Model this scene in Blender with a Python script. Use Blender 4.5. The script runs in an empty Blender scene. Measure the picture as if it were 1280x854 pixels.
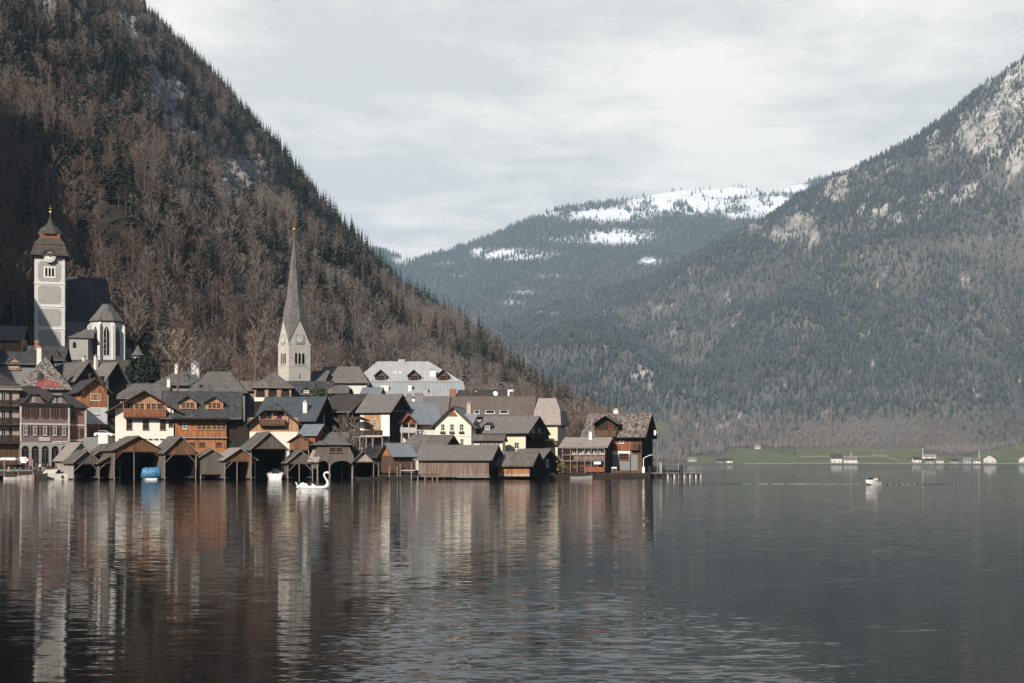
import bpy, bmesh, math, random
import numpy as np
from mathutils import Vector, Matrix
rnd = random.Random(7)
SC = bpy.context.scene
COL = SC.collection
R = math.radians

# ------------------------------------------------------------------ camera, world, sun, exposure
F, CH, HY = 1600.0, 3.4, 578.0          # focal length in px of a 1280 wide picture, eye height over the lake, horizon row
cam = bpy.data.objects.new('camera', bpy.data.cameras.new('camera'))
COL.objects.link(cam)
cam.location = (0, 0, CH); cam.rotation_euler = (R(90), 0, 0)
cam.data.sensor_width = 36; cam.data.lens = 36 * F / 1280
cam.data.shift_y = (HY - 427) / 1280
cam.data.clip_start = 0.5; cam.data.clip_end = 40000
SC.camera = cam
SUN_AZ, SUN_EL = 65.0, 32.0
S = Vector((-math.cos(R(SUN_AZ)) * math.cos(R(SUN_EL)), -math.sin(R(SUN_AZ)) * math.cos(R(SUN_EL)), math.sin(R(SUN_EL))))
sl = bpy.data.lights.new('sun', 'SUN'); sl.energy = 5.0; sl.angle = R(0.5); sl.color = (1.0, 0.92, 0.80)
so = bpy.data.objects.new('sun', sl); COL.objects.link(so)
so.rotation_euler = S.to_track_quat('Z', 'Y').to_euler()
SC.view_settings.view_transform = 'Standard'; SC.view_settings.look = 'None'
SC.view_settings.exposure = 0.36; SC.view_settings.gamma = 1.0
SC.render.engine = 'CYCLES'
cy = SC.cycles
cy.use_denoising = True
try: cy.denoiser = 'OPENIMAGEDENOISE'; cy.denoising_input_passes = 'RGB_ALBEDO_NORMAL'; cy.denoising_prefilter = 'ACCURATE'
except Exception: pass
cy.max_bounces = 5; cy.diffuse_bounces = 1; cy.glossy_bounces = 3; cy.transmission_bounces = 2; cy.volume_bounces = 0
cy.use_adaptive_sampling = True; cy.adaptive_threshold = 0.012
cy.sample_clamp_indirect = 6.0

W = bpy.data.worlds.new('World'); SC.world = W; W.use_nodes = True
def build_world():
    nt = W.node_tree; nt.nodes.clear()
    n = nt.nodes.new; L = nt.links.new
    out = n('ShaderNodeOutputWorld'); bg = n('ShaderNodeBackground'); L(bg.outputs[0], out.inputs[0])
    bg.inputs[1].default_value = 0.1
    sky = n('ShaderNodeTexSky'); sky.sky_type = 'NISHITA'; sky.sun_disc = False
    sky.sun_elevation = R(SUN_EL); sky.sun_rotation = math.atan2(S.x, S.y)
    sky.air_density = 1.0; sky.dust_density = 0.6; sky.ozone_density = 1.0
    tc = n('ShaderNodeTexCoord'); sep = n('ShaderNodeSeparateXYZ'); L(tc.outputs['Generated'], sep.inputs[0])
    # cloud layer on a flat deck overhead
    zz = n('ShaderNodeMath'); zz.operation = 'MAXIMUM'; L(sep.outputs[2], zz.inputs[0]); zz.inputs[1].default_value = 0.0
    za = n('ShaderNodeMath'); za.operation = 'ADD'; L(zz.outputs[0], za.inputs[0]); za.inputs[1].default_value = 0.10
    cx = n('ShaderNodeMath'); cx.operation = 'DIVIDE'; L(sep.outputs[0], cx.inputs[0]); L(za.outputs[0], cx.inputs[1])
    cyy = n('ShaderNodeMath'); cyy.operation = 'DIVIDE'; L(sep.outputs[1], cyy.inputs[0]); L(za.outputs[0], cyy.inputs[1])
    cmb = n('ShaderNodeCombineXYZ'); L(cx.outputs[0], cmb.inputs[0]); L(cyy.outputs[0], cmb.inputs[1]); cmb.inputs[2].default_value = 3.7
    def noise(scale, det, rough, sx=1, sy=1, off=0.0, dist=0.0):
        mp = n('ShaderNodeMapping'); mp.inputs['Scale'].default_value = (sx, sy, 1); mp.inputs['Location'].default_value = (off, off * .7, 0)
        L(cmb.outputs[0], mp.inputs[0])
        t = n('ShaderNodeTexNoise'); t.inputs['Scale'].default_value = scale; t.inputs['Detail'].default_value = det
        t.inputs['Roughness'].default_value = rough; t.inputs['Distortion'].default_value = dist
        L(mp.outputs[0], t.inputs['Vector']); return t.outputs[0]
    def ramp(src, a, b, ca=(0, 0, 0, 1), cb=(1, 1, 1, 1)):
        r = n('ShaderNodeValToRGB'); r.color_ramp.elements[0].position = a; r.color_ramp.elements[1].position = b
        r.color_ramp.elements[0].color = ca; r.color_ramp.elements[1].color = cb; L(src, r.inputs[0]); return r.outputs[0]
    n1 = noise(1.0, 7, .55, 1.0, .8, 2.3, .3); n2 = noise(1.7, 9, .6, 0.8, 0.8, 7.1, .12)
    # more sky shows overhead, the deck closes towards the horizon
    hz = n('ShaderNodeMapRange'); hz.inputs['From Min'].default_value = 0.345; hz.inputs['From Max'].default_value = 0.50
    hz.inputs['To Min'].default_value = 0.33; hz.inputs['To Max'].default_value = -0.22; L(sep.outputs[2], hz.inputs[0])
    ad = n('ShaderNodeMath'); ad.operation = 'ADD'; L(n1, ad.inputs[0]); L(hz.outputs[0], ad.inputs[1])
    cover = ramp(ad.outputs[0], 0.38, 0.66)
    n3 = noise(4.2, 8, .6, 0.8, 1.0, 3.3, .1)
    na = n('ShaderNodeMath'); na.operation = 'MULTIPLY_ADD'; L(n3, na.inputs[0]); na.inputs[1].default_value = .55; L(n2, na.inputs[2])
    shade = ramp(na.outputs[0], 0.68, 0.88, (6.3, 6.3, 6.2, 1), (8.9, 8.5, 8.05, 1))
    mix = n('ShaderNodeMix'); mix.data_type = 'RGBA'
    L(cover, mix.inputs[0]); L(sky.outputs[0], mix.inputs[6]); L(shade, mix.inputs[7])
    L(mix.outputs[2], bg.inputs[0])
build_world()

# ------------------------------------------------------------------ helpers
def wx(px, Y): return (px - 640.0) / F * Y
def wz(py, Y): return CH + (HY - py) / F * Y

def vnoise(x, y, seed=0):
    xi = np.floor(x); yi = np.floor(y); fx = x - xi; fy = y - yi
    fx = fx * fx * (3 - 2 * fx); fy = fy * fy * (3 - 2 * fy)
    def h(a, b):
        v = np.sin(a * 127.1 + b * 311.7 + seed * 74.7) * 43758.5453
        return v - np.floor(v)
    return (h(xi, yi) * (1 - fx) + h(xi + 1, yi) * fx) * (1 - fy) + (h(xi, yi + 1) * (1 - fx) + h(xi + 1, yi + 1) * fx) * fy
def fbm(x, y, o=4, seed=0):
    t = 0; a = .5; n = 0
    for i in range(o):
        t = t + a * vnoise(x, y, seed + i); n += a; x = x * 2.03 + 11.3; y = y * 2.03 + 5.1; a *= .5
    return t / n
def sstep(a, b, x):
    t = np.clip((x - a) / (b - a), 0, 1); return t * t * (3 - 2 * t)

def tag(o, label=None, cat=None, group=None, kind=None):
    if label: o['label'] = label
    if cat: o['category'] = cat
    if group: o['group'] = group
    if kind: o['kind'] = kind
    return o
def empty(name, loc, rz=0):
    o = bpy.data.objects.new(name, None); COL.objects.link(o); o.location = loc; o.rotation_euler = (0, 0, rz)
    o.empty_display_size = .3
    return o

def set_uv(me):
    nl = len(me.loops)
    if nl == 0: return
    nv = len(me.vertices); co = np.empty(nv * 3); me.vertices.foreach_get('co', co); co = co.reshape(-1, 3)
    npoly = len(me.polygons); no = np.empty(npoly * 3); me.polygons.foreach_get('normal', no); no = no.reshape(-1, 3)
    tot = np.empty(npoly, int); me.polygons.foreach_get('loop_total', tot)
    vi = np.empty(nl, int); me.loops.foreach_get('vertex_index', vi)
    nn = np.repeat(no, tot, axis=0); p = co[vi]
    hz = np.hypot(nn[:, 0], nn[:, 1]); flat = hz < 0.05; hz = np.where(flat, 1, hz)
    t = np.stack([np.where(flat, 1, -nn[:, 1] / hz), np.where(flat, 0, nn[:, 0] / hz), np.zeros(nl)], 1)
    w = np.cross(nn, t)
    w[flat] = (0, 1, 0)
    uv = np.stack([(p * t).sum(1), (p * w).sum(1)], 1).astype(np.float32)
    lay = me.uv_layers.new(name='UVMap'); lay.data.foreach_set('uv', uv.ravel())

class MB:
    def __init__(s): s.v = []; s.f = []; s.mi = []; s.cur = 0
    def mat(s, i): s.cur = i; return s
    def face(s, pts):
        b = len(s.v); s.v += [tuple(p) for p in pts]; s.f.append(tuple(range(b, b + len(pts)))); s.mi.append(s.cur)
    def fi(s, idx): s.f.append(tuple(idx)); s.mi.append(s.cur)
    def box(s, x0, y0, z0, x1, y1, z1):
        if x0 > x1: x0, x1 = x1, x0
        if y0 > y1: y0, y1 = y1, y0
        if z0 > z1: z0, z1 = z1, z0
        b = len(s.v)
        s.v += [(x0, y0, z0), (x1, y0, z0), (x1, y1, z0), (x0, y1, z0), (x0, y0, z1), (x1, y0, z1), (x1, y1, z1), (x0, y1, z1)]
        for q in ((0, 3, 2, 1), (4, 5, 6, 7), (0, 1, 5, 4), (1, 2, 6, 5), (2, 3, 7, 6), (3, 0, 4, 7)): s.fi([b + i for i in q])
        return s
    def prism(s, poly, fn):
        """poly: 2D points counter-clockwise; fn(u, v, t) -> 3D with t in {0, 1}"""
        n = len(poly); b = len(s.v)
        s.v += [tuple(fn(u, v, 0)) for u, v in poly] + [tuple(fn(u, v, 1)) for u, v in poly]
        s.fi([b + i for i in range(n)]); s.fi([b + n + i for i in reversed(range(n))])
        for i in range(n):
            j = (i + 1) % n; s.fi([b + j, b + i, b + n + i, b + n + j])
        return s
    def front(s, poly, y0, y1):            # polygon in x-z, thickness along y
        return s.prism(poly, lambda u, v, t: (u, y0 + (y1 - y0) * t, v))
    def shell(s, polys, t):                # roof shell: top polygons thickened downwards by t
        key = {}; edges = {}
        def idx(p, dz):
            k = (round(p[0], 4), round(p[1], 4), round(p[2] + dz, 4))
            if k not in key: key[k] = len(s.v); s.v.append((p[0], p[1], p[2] + dz))
            return key[k]
        for P in polys:
            if len(P) < 3: continue
            s.fi([idx(p, 0) for p in P]); s.fi([idx(p, -t) for p in reversed(P)])
            for i in range(len(P)):
                a, b = P[i], P[(i + 1) % len(P)]
                ka = tuple(round(c, 4) for c in a); kb = tuple(round(c, 4) for c in b)
                if (kb, ka) in edges: edges.pop((kb, ka))
                else: edges[(ka, kb)] = (a, b)
        for a, b in edges.values(): s.fi([idx(b, 0), idx(a, 0), idx(a, -t), idx(b, -t)])
        return s
    def tube(s, pts, rad, n=6, cap=True):
        pts = [Vector(p) for p in pts]
        if not isinstance(rad, (list, tuple)): rad = [rad] * len(pts)
        rings = []
        for i, p in enumerate(pts):
            d = (pts[min(i + 1, len(pts) - 1)] - pts[max(i - 1, 0)])
            d = d.normalized() if d.length > 1e-9 else Vector((0, 0, 1))
            a = d.cross(Vector((0, 1, 0)) if abs(d.y) < .9 else Vector((1, 0, 0))).normalized(); c = d.cross(a)
            b0 = len(s.v)
            for k in range(n):
                an = 2 * math.pi * k / n; s.v.append(tuple(p + (a * math.cos(an) + c * math.sin(an)) * rad[i]))
            rings.append(b0)
        for i in range(len(rings) - 1):
            for k in range(n):
                k2 = (k + 1) % n; s.fi([rings[i] + k, rings[i] + k2, rings[i + 1] + k2, rings[i + 1] + k])
        if cap:
            s.fi([rings[0] + k for k in reversed(range(n))]); s.fi([rings[-1] + k for k in range(n)])
        return s
    def lathe(s, prof, c=(0, 0, 0), n=12, rot=0.0, sq=None):
        rings = []
        for r, z in prof:
            b0 = len(s.v)
            for k in range(n):
                an = rot + 2 * math.pi * k / n; s.v.append((c[0] + r * math.cos(an), c[1] + r * math.sin(an), c[2] + z))
            rings.append(b0)
        for i in range(len(rings) - 1):
            for k in range(n):
                k2 = (k + 1) % n; s.fi([rings[i] + k, rings[i] + k2, rings[i + 1] + k2, rings[i + 1] + k])
        s.fi([rings[0] + k for k in reversed(range(n))]); s.fi([rings[-1] + k for k in range(n)])
        return s
    def loft(s, secs):                      # closed sections of equal length
        n = len(secs[0]); st = []
        for q in secs: st.append(len(s.v)); s.v += [tuple(p) for p in q]
        for i in range(len(secs) - 1):
            for k in range(n):
                k2 = (k + 1) % n; s.fi([st[i] + k, st[i] + k2, st[i + 1] + k2, st[i + 1] + k])
        s.fi([st[0] + k for k in reversed(range(n))]); s.fi([st[-1] + k for k in range(n)])
        return s
    def mesh(s, name, mats, smooth=False):
        me = bpy.data.meshes.new(name); me.from_pydata(s.v, [], s.f)
        if not isinstance(mats, (list, tuple)): mats = [mats]
        for m in mats: me.materials.append(m)
        me.polygons.foreach_set('material_index', s.mi)
        me.update()
        set_uv(me)
        if smooth: me.polygons.foreach_set('use_smooth', [True] * len(me.polygons))
        return me
    def build(s, name, mats, parent=None, kind=None, label=None, smooth=False):
        o = bpy.data.objects.new(name, s.mesh(name, mats, smooth)); COL.objects.link(o)
        if parent: o.parent = parent
        if kind: o['kind'] = kind
        if label: o['label'] = label
        return o

# ------------------------------------------------------------------ materials
class NT:
    def __init__(s, name):
        s.m = bpy.data.materials.new(name); s.m.use_nodes = True; s.t = s.m.node_tree
        s.b = s.t.nodes['Principled BSDF']
    def n(s, typ, **kw):
        o = s.t.nodes.new('ShaderNode' + typ)
        for k, v in kw.items(): setattr(o, k, v)
        return o
    def L(s, a, b): s.t.links.new(a, b)
    def math(s, op, a, b=None):
        o = s.n('Math', operation=op)
        for i, x in enumerate((a, b)):
            if x is None: continue
            if isinstance(x, (int, float)): o.inputs[i].default_value = x
            else: s.L(x, o.inputs[i])
        return o.outputs[0]
    def mix(s, f, a, b):
        o = s.n('Mix', data_type='RGBA')
        for i, x in ((0, f), (6, a), (7, b)):
            if isinstance(x, (int, float)): o.inputs[i].default_value = x
            elif isinstance(x, (tuple, list)): o.inputs[i].default_value = (*x[:3], 1)
            else: s.L(x, o.inputs[i])
        return o.outputs[2]
    def noise(s, vec, scale, det=3, rough=.55):
        o = s.n('TexNoise'); o.inputs['Scale'].default_value = scale; o.inputs['Detail'].default_value = det
        o.inputs['Roughness'].default_value = rough
        if vec is not None: s.L(vec, o.inputs['Vector'])
        return o
    def ramp(s, f, a, b):
        o = s.n('MapRange', clamp=True); o.inputs[1].default_value = a; o.inputs[2].default_value = b; s.L(f, o.inputs[0]); return o.outputs[0]
    def scalev(s, vec, sc):
        o = s.n('Mapping'); o.inputs['Scale'].default_value = sc; s.L(vec, o.inputs[0]); return o.outputs[0]
    def uv(s):
        o = s.n('UVMap'); return o.outputs[0]
    def bump(s, h, st, dist=.05):
        o = s.n('Bump'); o.inputs['Strength'].default_value = st; o.inputs['Distance'].default_value = dist
        s.L(h, o.inputs['Height']); s.L(o.outputs[0], s.b.inputs['Normal'])
    def fin(s, col, rough=.8, spec=.25, metal=0):
        if isinstance(col, (tuple, list)): s.b.inputs['Base Color'].default_value = (*col[:3], 1)
        else: s.L(col, s.b.inputs['Base Color'])
        s.b.inputs['Roughness'].default_value = rough; s.b.inputs['Specular IOR Level'].default_value = spec
        s.b.inputs['Metallic'].default_value = metal
        return s.m

def plain(name, c, rough=.7, spec=.3, var=.25, scale=1.5, metal=0):
    t = NT(name); tc = t.n('TexCoord')
    nz = t.noise(tc.outputs['Object'], scale, 4)
    col = t.mix(t.ramp(nz.outputs[0], .3, .7), tuple(x * (1 - var) for x in c), tuple(min(1, x * (1 + var)) for x in c))
    return t.fin(col, rough, spec, metal)
def plaster(name, c, dirt=(.25, .22, .2), amt=.35):
    t = NT(name); uv = t.uv()
    n1 = t.noise(t.scalev(uv, (.5, .25, 1)), 1.0, 5, .65); n2 = t.noise(t.scalev(uv, (1.6, .25, 1)), 1.3, 4, .6)
    col = t.mix(t.math('MULTIPLY', t.ramp(n1.outputs[0], .5, .78), amt), c, dirt)
    col = t.mix(t.math('MULTIPLY', t.ramp(n2.outputs[0], .55, .8), amt * .7), col, tuple(x * .55 for x in c))
    n3 = t.noise(uv, 9, 3); t.bump(n3.outputs[0], .25, .02)
    return t.fin(col, .9, .15)
def planks(name, a, b, w=.22, c=None, gap=.1):
    t = NT(name); uv = t.uv(); sp = t.n('SeparateXYZ'); t.L(uv, sp.inputs[0])
    x = t.math('DIVIDE', sp.outputs[0], w); fl = t.math('FLOOR', x); fr = t.math('FRACT', x)
    wn = t.n('TexWhiteNoise', noise_dimensions='1D'); t.L(fl, wn.inputs['W'])
    g = t.noise(t.scalev(uv, (7, .7, 1)), 1.0, 5, .65)
    f = t.math('ADD', t.math('MULTIPLY', wn.outputs[0], .55), t.math('MULTIPLY', t.ramp(g.outputs[0], .3, .7), .5))
    col = t.mix(f, a, b)
    if c:
        g2 = t.noise(t.scalev(uv, (2.2, .35, 1)), .8, 4, .6); col = t.mix(t.ramp(g2.outputs[0], .48, .66), col, c)
    gp = t.math('LESS_THAN', fr, gap)
    col = t.mix(gp, col, tuple(x * .25 for x in a))
    t.bump(t.math('SUBTRACT', t.math('MULTIPLY', g.outputs[0], .4), gp), .5, .03)
    return t.fin(col, .85, .15)
def shingles(name, a, b, w=.4, h=.33, c=None, camt=(.5, .68), rough=.85, spec=.2, rand=.7):
    t = NT(name); uv = t.uv(); sp = t.n('SeparateXYZ'); t.L(uv, sp.inputs[0])
    y = t.math('DIVIDE', sp.outputs[1], h); row = t.math('FLOOR', y); fy = t.math('FRACT', y)
    x = t.math('ADD', t.math('DIVIDE', sp.outputs[0], w), t.math('MULTIPLY', row, .47)); cx = t.math('FLOOR', x); fx = t.math('FRACT', x)
    cb = t.n('CombineXYZ'); t.L(cx, cb.inputs[0]); t.L(row, cb.inputs[1])
    wn = t.n('TexWhiteNoise', noise_dimensions='2D'); t.L(cb.outputs[0], wn.inputs['Vector'])
    n1 = t.noise(t.scalev(uv, (.5, .5, 1)), .9, 5, .65)
    f = t.math('ADD', t.math('MULTIPLY', wn.outputs[0], rand), t.math('MULTIPLY', t.ramp(n1.outputs[0], .3, .7), 1 - rand))
    col = t.mix(f, a, b)
    if c:
        n2 = t.noise(t.scalev(uv, (.8, .3, 1)), .7, 5, .7); col = t.mix(t.ramp(n2.outputs[0], *camt), col, c)
    e = t.math('LESS_THAN', fy, .12); e2 = t.math('LESS_THAN', fx, .07)
    ee = t.math('MAXIMUM', e, e2)
    col = t.mix(t.math('MULTIPLY', ee, .6), col, tuple(q * .4 for q in a))
    t.bump(t.math('SUBTRACT', t.math('ADD', fy, t.math('MULTIPLY', wn.outputs[0], .5)), ee), .35, .04)
    return t.fin(col, rough, spec)
def ribs(name, a, b, w=.55, rough=.45, spec=.5, metal=0.0):
    t = NT(name); uv = t.uv(); sp = t.n('SeparateXYZ'); t.L(uv, sp.inputs[0])
    x = t.math('DIVIDE', sp.outputs[0], w); fr = t.math('FRACT', x); fl = t.math('FLOOR', x)
    wn = t.n('TexWhiteNoise', noise_dimensions='1D'); t.L(fl, wn.inputs['W'])
    n1 = t.noise(t.scalev(uv, (.35, .8, 1)), .8, 5, .65)
    f = t.math('ADD', t.math('MULTIPLY', wn.outputs[0], .3), t.math('MULTIPLY', t.ramp(n1.outputs[0], .3, .7), .7))
    rb = t.math('LESS_THAN', fr, .12)
    col = t.mix(f, a, b); col = t.mix(t.math('MULTIPLY', rb, .45), col, tuple(q * .45 for q in a))
    t.bump(rb, .5, .06)
    return t.fin(col, rough, spec, metal)

m = {}
m['slate'] = shingles('slate_roof', (.035, .035, .037), (.09, .09, .092), .5, .35, (.12, .115, .11))
m['slate_blue'] = ribs('blue_slate_roof', (.05, .058, .066), (.09, .102, .113), .6, .55, .28)
m['slate_bluegrey'] = ribs('blue_grey_roof', (.14, .16, .175), (.22, .24, .255), .6, .55, .28)
m['shingle_grey'] = shingles('weathered_grey_shingle', (.10, .092, .086), (.20, .185, .172), .3, .4, (.07, .06, .052))
m['shingle_brown'] = shingles('weathered_brown_shingle', (.10, .085, .075), (.19, .165, .15), .35, .4, (.24, .22, .2))
m['shingle_taupe'] = shingles('taupe_shingle', (.15, .135, .125), (.22, .20, .19), .4, .38, (.28, .26, .24), (.6, .8))
m['shingle_pale'] = shingles('pale_brown_shingle', (.27, .23, .205), (.38, .33, .3), .35, .4, (.2, .17, .15), (.55, .75))
m['speckled'] = shingles('speckled_shingle', (.03, .025, .024), (.36, .31, .28), .42, .38, None, rand=.92)
m['speckled_right'] = shingles('speckled_brown_shingle', (.03, .022, .02), (.34, .28, .25), .42, .38, None, rand=.92)
m['red_tile'] = shingles('red_roof_tile', (.20, .045, .04), (.36, .13, .12), .45, .4, (.16, .06, .055), (.5, .7), rand=.9)
m['brown_ribbed'] = ribs('brown_ribbed_roof', (.115, .088, .07), (.17, .135, .11), .8, .6, .3)
m['silver'] = ribs('silver_metal_roof', (.33, .34, .335), (.45, .455, .445), .75, .55, .22)
m['silver_blue'] = ribs('silver_blue_metal_roof', (.25, .275, .285), (.34, .36, .362), .9, .55, .22)
m['cap'] = shingles('dark_cap_shingle', (.055, .047, .042), (.12, .105, .095), .35, .35, None)
m['wood_umber'] = planks('umber_boards', (.12, .065, .04), (.27, .15, .09), .24, (.33, .14, .06))
m['rock'] = plain('limestone_crag', (.23, .215, .203), .95, .1, .45, .35)
m['dark_stone'] = plaster('dark_stone_wall', (.085, .075, .068), (.04, .036, .033), .6)
m['apse'] = plaster('shade_grey_apse_render', (.56, .55, .53), (.3, .29, .28), .5)  # white wall greyed, its half shade put into the colour
m['spire'] = shingles('spire_shingle', (.12, .11, .106), (.215, .2, .19), .35, .4, (.09, .085, .08))
m['dark_roof'] = ribs('dark_brown_roof', (.045, .038, .034), (.075, .062, .056), .7, .7, .25)
m['white'] = plaster('white_render', (.80, .76, .69), (.45, .4, .34), .3)
m['white_cool'] = plaster('old_white_render', (.64, .63, .605), (.30, .29, .27), .6)
m['cream'] = plaster('cream_render', (.76, .71, .60), (.45, .4, .3), .3)
m['yellow'] = plaster('yellow_render', (.70, .63, .47), (.5, .4, .25), .25)
m['dull_cream'] = plaster('dull_cream_render', (.42, .36, .29), (.2, .17, .14), .4)
m['mauve'] = plaster('mauve_render', (.22, .15, .148), (.12, .085, .085), .5)
m['rust_render'] = plaster('reddish_render', (.25, .135, .11), (.2, .1, .08), .4)
m['grey_render'] = plaster('grey_render', (.40, .39, .365), (.2, .2, .19), .5)
m['shade_render'] = plaster('dark_grey_render', (.22, .22, .22), (.12, .12, .12), .4)  # dark grey; on the chalet's lower wall it stands in for shade
m['stone'] = shingles('tower_stone', (.50, .46, .42), (.66, .62, .56), .9, .42, (.40, .36, .33), (.55, .75), .9, .15, .55)
m['panel_grey'] = plaster('grey_plaster_panel', (.37, .36, .33), (.19, .185, .17), .75)
m['wood_orange'] = planks('orange_larch_boards', (.34, .13, .056), (.52, .24, .112), .3, (.17, .07, .038))
m['wood_red'] = planks('red_brown_boards', (.24, .085, .045), (.36, .14, .075), .26, (.14, .055, .035))
m['wood_honey'] = planks('honey_boards', (.40, .22, .125), (.56, .35, .215), .3, (.27, .14, .08))
m['wood_brown'] = planks('brown_boards', (.10, .058, .038), (.19, .11, .068), .24, (.07, .045, .035))
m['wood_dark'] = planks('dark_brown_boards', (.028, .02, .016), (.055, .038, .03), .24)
m['wood_black'] = planks('tarred_boards', (.012, .010, .009), (.024, .02, .018), .24)  # near-black: puts shade into right gables and boathouse interiors
m['wood_grey'] = planks('weathered_grey_boards', (.095, .083, .074), (.21, .185, .168), .22, (.15, .10, .075))
m['wood_silver'] = planks('silvered_boards', (.36, .33, .30), (.52, .48, .45), .22, (.24, .15, .11))
m['wood_rusty'] = planks('rusty_grey_boards', (.13, .098, .082), (.30, .25, .225), .24, (.21, .095, .05))
m['post'] = plain('pale_post_wood', (.24, .21, .185), .85, .15, .35, 2.5)
m['post_dark'] = plain('dark_post_wood', (.035, .03, .027), .8, .2, .35, 2.5)
m['beam'] = plain('brown_beam', (.12, .07, .045), .85, .2, .3, 2)
m['fascia'] = plain('pale_fascia', (.34, .29, .25), .8, .2, .25, 2)
m['frame'] = plain('white_frame', (.60, .57, .53), .6, .3, .1)
m['frame_brown'] = plain('brown_frame', (.16, .085, .05), .7, .3, .2)
m['shutter'] = plain('dark_brown_shutter', (.05, .03, .026), .7, .3, .2)
m['trim'] = plain('pale_trim', (.56, .52, .48), .8, .2, .15)
m['trim_white'] = plain('white_trim', (.78, .75, .71), .8, .2, .1)
m['glass'] = plain('dark_window_glass', (.018, .02, .023), .08, .6, .3)
m['black'] = plain('deep_brown_interior', (.012, .010, .009), .9, .1, .2)  # black sheets stand for the unlit depth of openings
m['copper_red'] = planks('red_lead_panel', (.24, .09, .055), (.34, .14, .085), .6)
m['chimney_white'] = plaster('white_chimney', (.74, .71, .67), (.4, .38, .35), .4)
m['chimney_brick'] = shingles('brick_chimney', (.30, .12, .075), (.42, .2, .13), .25, .1, None)
m['chimney_buff'] = plaster('buff_chimney', (.52, .40, .32), (.3, .22, .18), .4)
m['chimney_grey'] = plaster('grey_chimney', (.27, .26, .26), (.15, .15, .15), .4)
m['gold'] = plain('gilded_metal', (.62, .40, .12), .35, .5, .1, 2, .8)
m['clock'] = plain('clock_face_white', (.72, .71, .68), .6, .3, .08)
m['hand'] = plain('black_metal', (.02, .02, .022), .5, .4, .2)
m['white_paint'] = plain('white_gloss_paint', (.82, .82, .81), .3, .5, .05)
m['tarp'] = plain('blue_tarpaulin', (.07, .21, .38), .5, .35, .3, 1.2)
m['green_dark'] = plain('dark_green_paint', (.015, .04, .032), .3, .5, .2)
m['concrete'] = plaster('pale_concrete', (.52, .48, .44), (.3, .27, .25), .5)
m['paving'] = plaster('quay_paving', (.34, .31, .285), (.2, .18, .17), .5)
m['tyre'] = plain('tyre_rubber', (.02, .02, .02), .8, .2, .2)
m['car_grey'] = plain('blue_grey_car_paint', (.12, .15, .18), .25, .6, .05)
m['car_black'] = plain('black_car_paint', (.015, .018, .018), .2, .6, .1)
m['car_white'] = plain('white_car_paint', (.7, .7, .69), .3, .5, .05)
m['skin'] = plain('skin', (.55, .34, .25), .6, .3, .1)
m['hair'] = plain('dark_hair', (.025, .018, .014), .7, .3, .2)
m['cloth_dark'] = plain('dark_cloth', (.03, .03, .035), .9, .1, .2)
m['cloth_white'] = plain('white_cloth', (.78, .77, .75), .9, .1, .06)
m['cloth_beige'] = plain('beige_cloth', (.55, .48, .4), .9, .1, .1)
m['cloth_red'] = plain('red_cloth', (.45, .07, .06), .9, .1, .1)
m['cloth_blue'] = plain('blue_cloth', (.08, .12, .2), .9, .1, .1)
m['red_paint'] = plain('red_paint', (.5, .06, .05), .5, .4, .1)
m['orange_paint'] = plain('orange_plastic', (.7, .22, .08), .5, .4, .1)
m['flower'] = plain('flower_petals', (.5, .12, .12), .8, .2, .5, 9)
m['bark'] = plain('grey_bark', (.16, .125, .105), .9, .1, .3, 3)

def tree_mat(name, a, b, rough=.9):
    t = NT(name); oi = t.n('ObjectInfo')
    tc = t.n('TexCoord'); nz = t.noise(tc.outputs['Object'], .35, 3)
    f = t.math('ADD', t.math('MULTIPLY', oi.outputs['Random'], .65), t.math('MULTIPLY', t.ramp(nz.outputs[0], .3, .7), .35))
    return t.fin(t.mix(f, a, b), rough, .1)
m['twig'] = tree_mat('bare_twigs', (.125, .104, .093), (.28, .24, .218))
m['twig_red'] = tree_mat('reddish_bare_twigs', (.125, .083, .066), (.225, .155, .125))
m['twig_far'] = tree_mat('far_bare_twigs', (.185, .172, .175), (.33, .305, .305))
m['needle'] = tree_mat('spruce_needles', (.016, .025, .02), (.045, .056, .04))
m['needle_far'] = tree_mat('hazed_far_needles', (.04, .055, .062), (.125, .145, .145))  # bluish and pale: distance haze partly put into the colour
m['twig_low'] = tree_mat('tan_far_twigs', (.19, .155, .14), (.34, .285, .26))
m['twig_gold'] = tree_mat('golden_twigs', (.22, .17, .06), (.34, .27, .11))
m['bush_green'] = tree_mat('evergreen_leaves', (.06, .07, .025), (.13, .13, .05))
# ------------------------------------------------------------------ terrain, lake
def grid_mesh(name, X, Y, Z, mat, attrs=None, kind='structure', smooth=True):
    ny, nx = X.shape
    me = bpy.data.meshes.new(name)
    co = np.stack([X, Y, Z], -1).reshape(-1, 3).astype(np.float32)
    i = np.arange(ny * nx).reshape(ny, nx)
    q = np.stack([i[:-1, :-1], i[:-1, 1:], i[1:, 1:], i[1:, :-1]], -1).reshape(-1, 4)
    me.vertices.add(len(co)); me.vertices.foreach_set('co', co.ravel())
    me.loops.add(q.size); me.loops.foreach_set('vertex_index', q.ravel().astype(np.int32))
    me.polygons.add(len(q)); me.polygons.foreach_set('loop_start', (np.arange(len(q)) * 4).astype(np.int32))
    me.polygons.foreach_set('loop_total', np.full(len(q), 4, np.int32))
    me.polygons.foreach_set('use_smooth', [smooth] * len(q))
    me.update(); me.validate()
    for k, v in (attrs or {}).items():
        a = me.attributes.new(k, 'FLOAT', 'POINT'); a.data.foreach_set('value', v.ravel().astype(np.float32))
    me.materials.append(mat)
    o = bpy.data.objects.new(name, me); COL.objects.link(o); o['kind'] = kind
    return o

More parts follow.
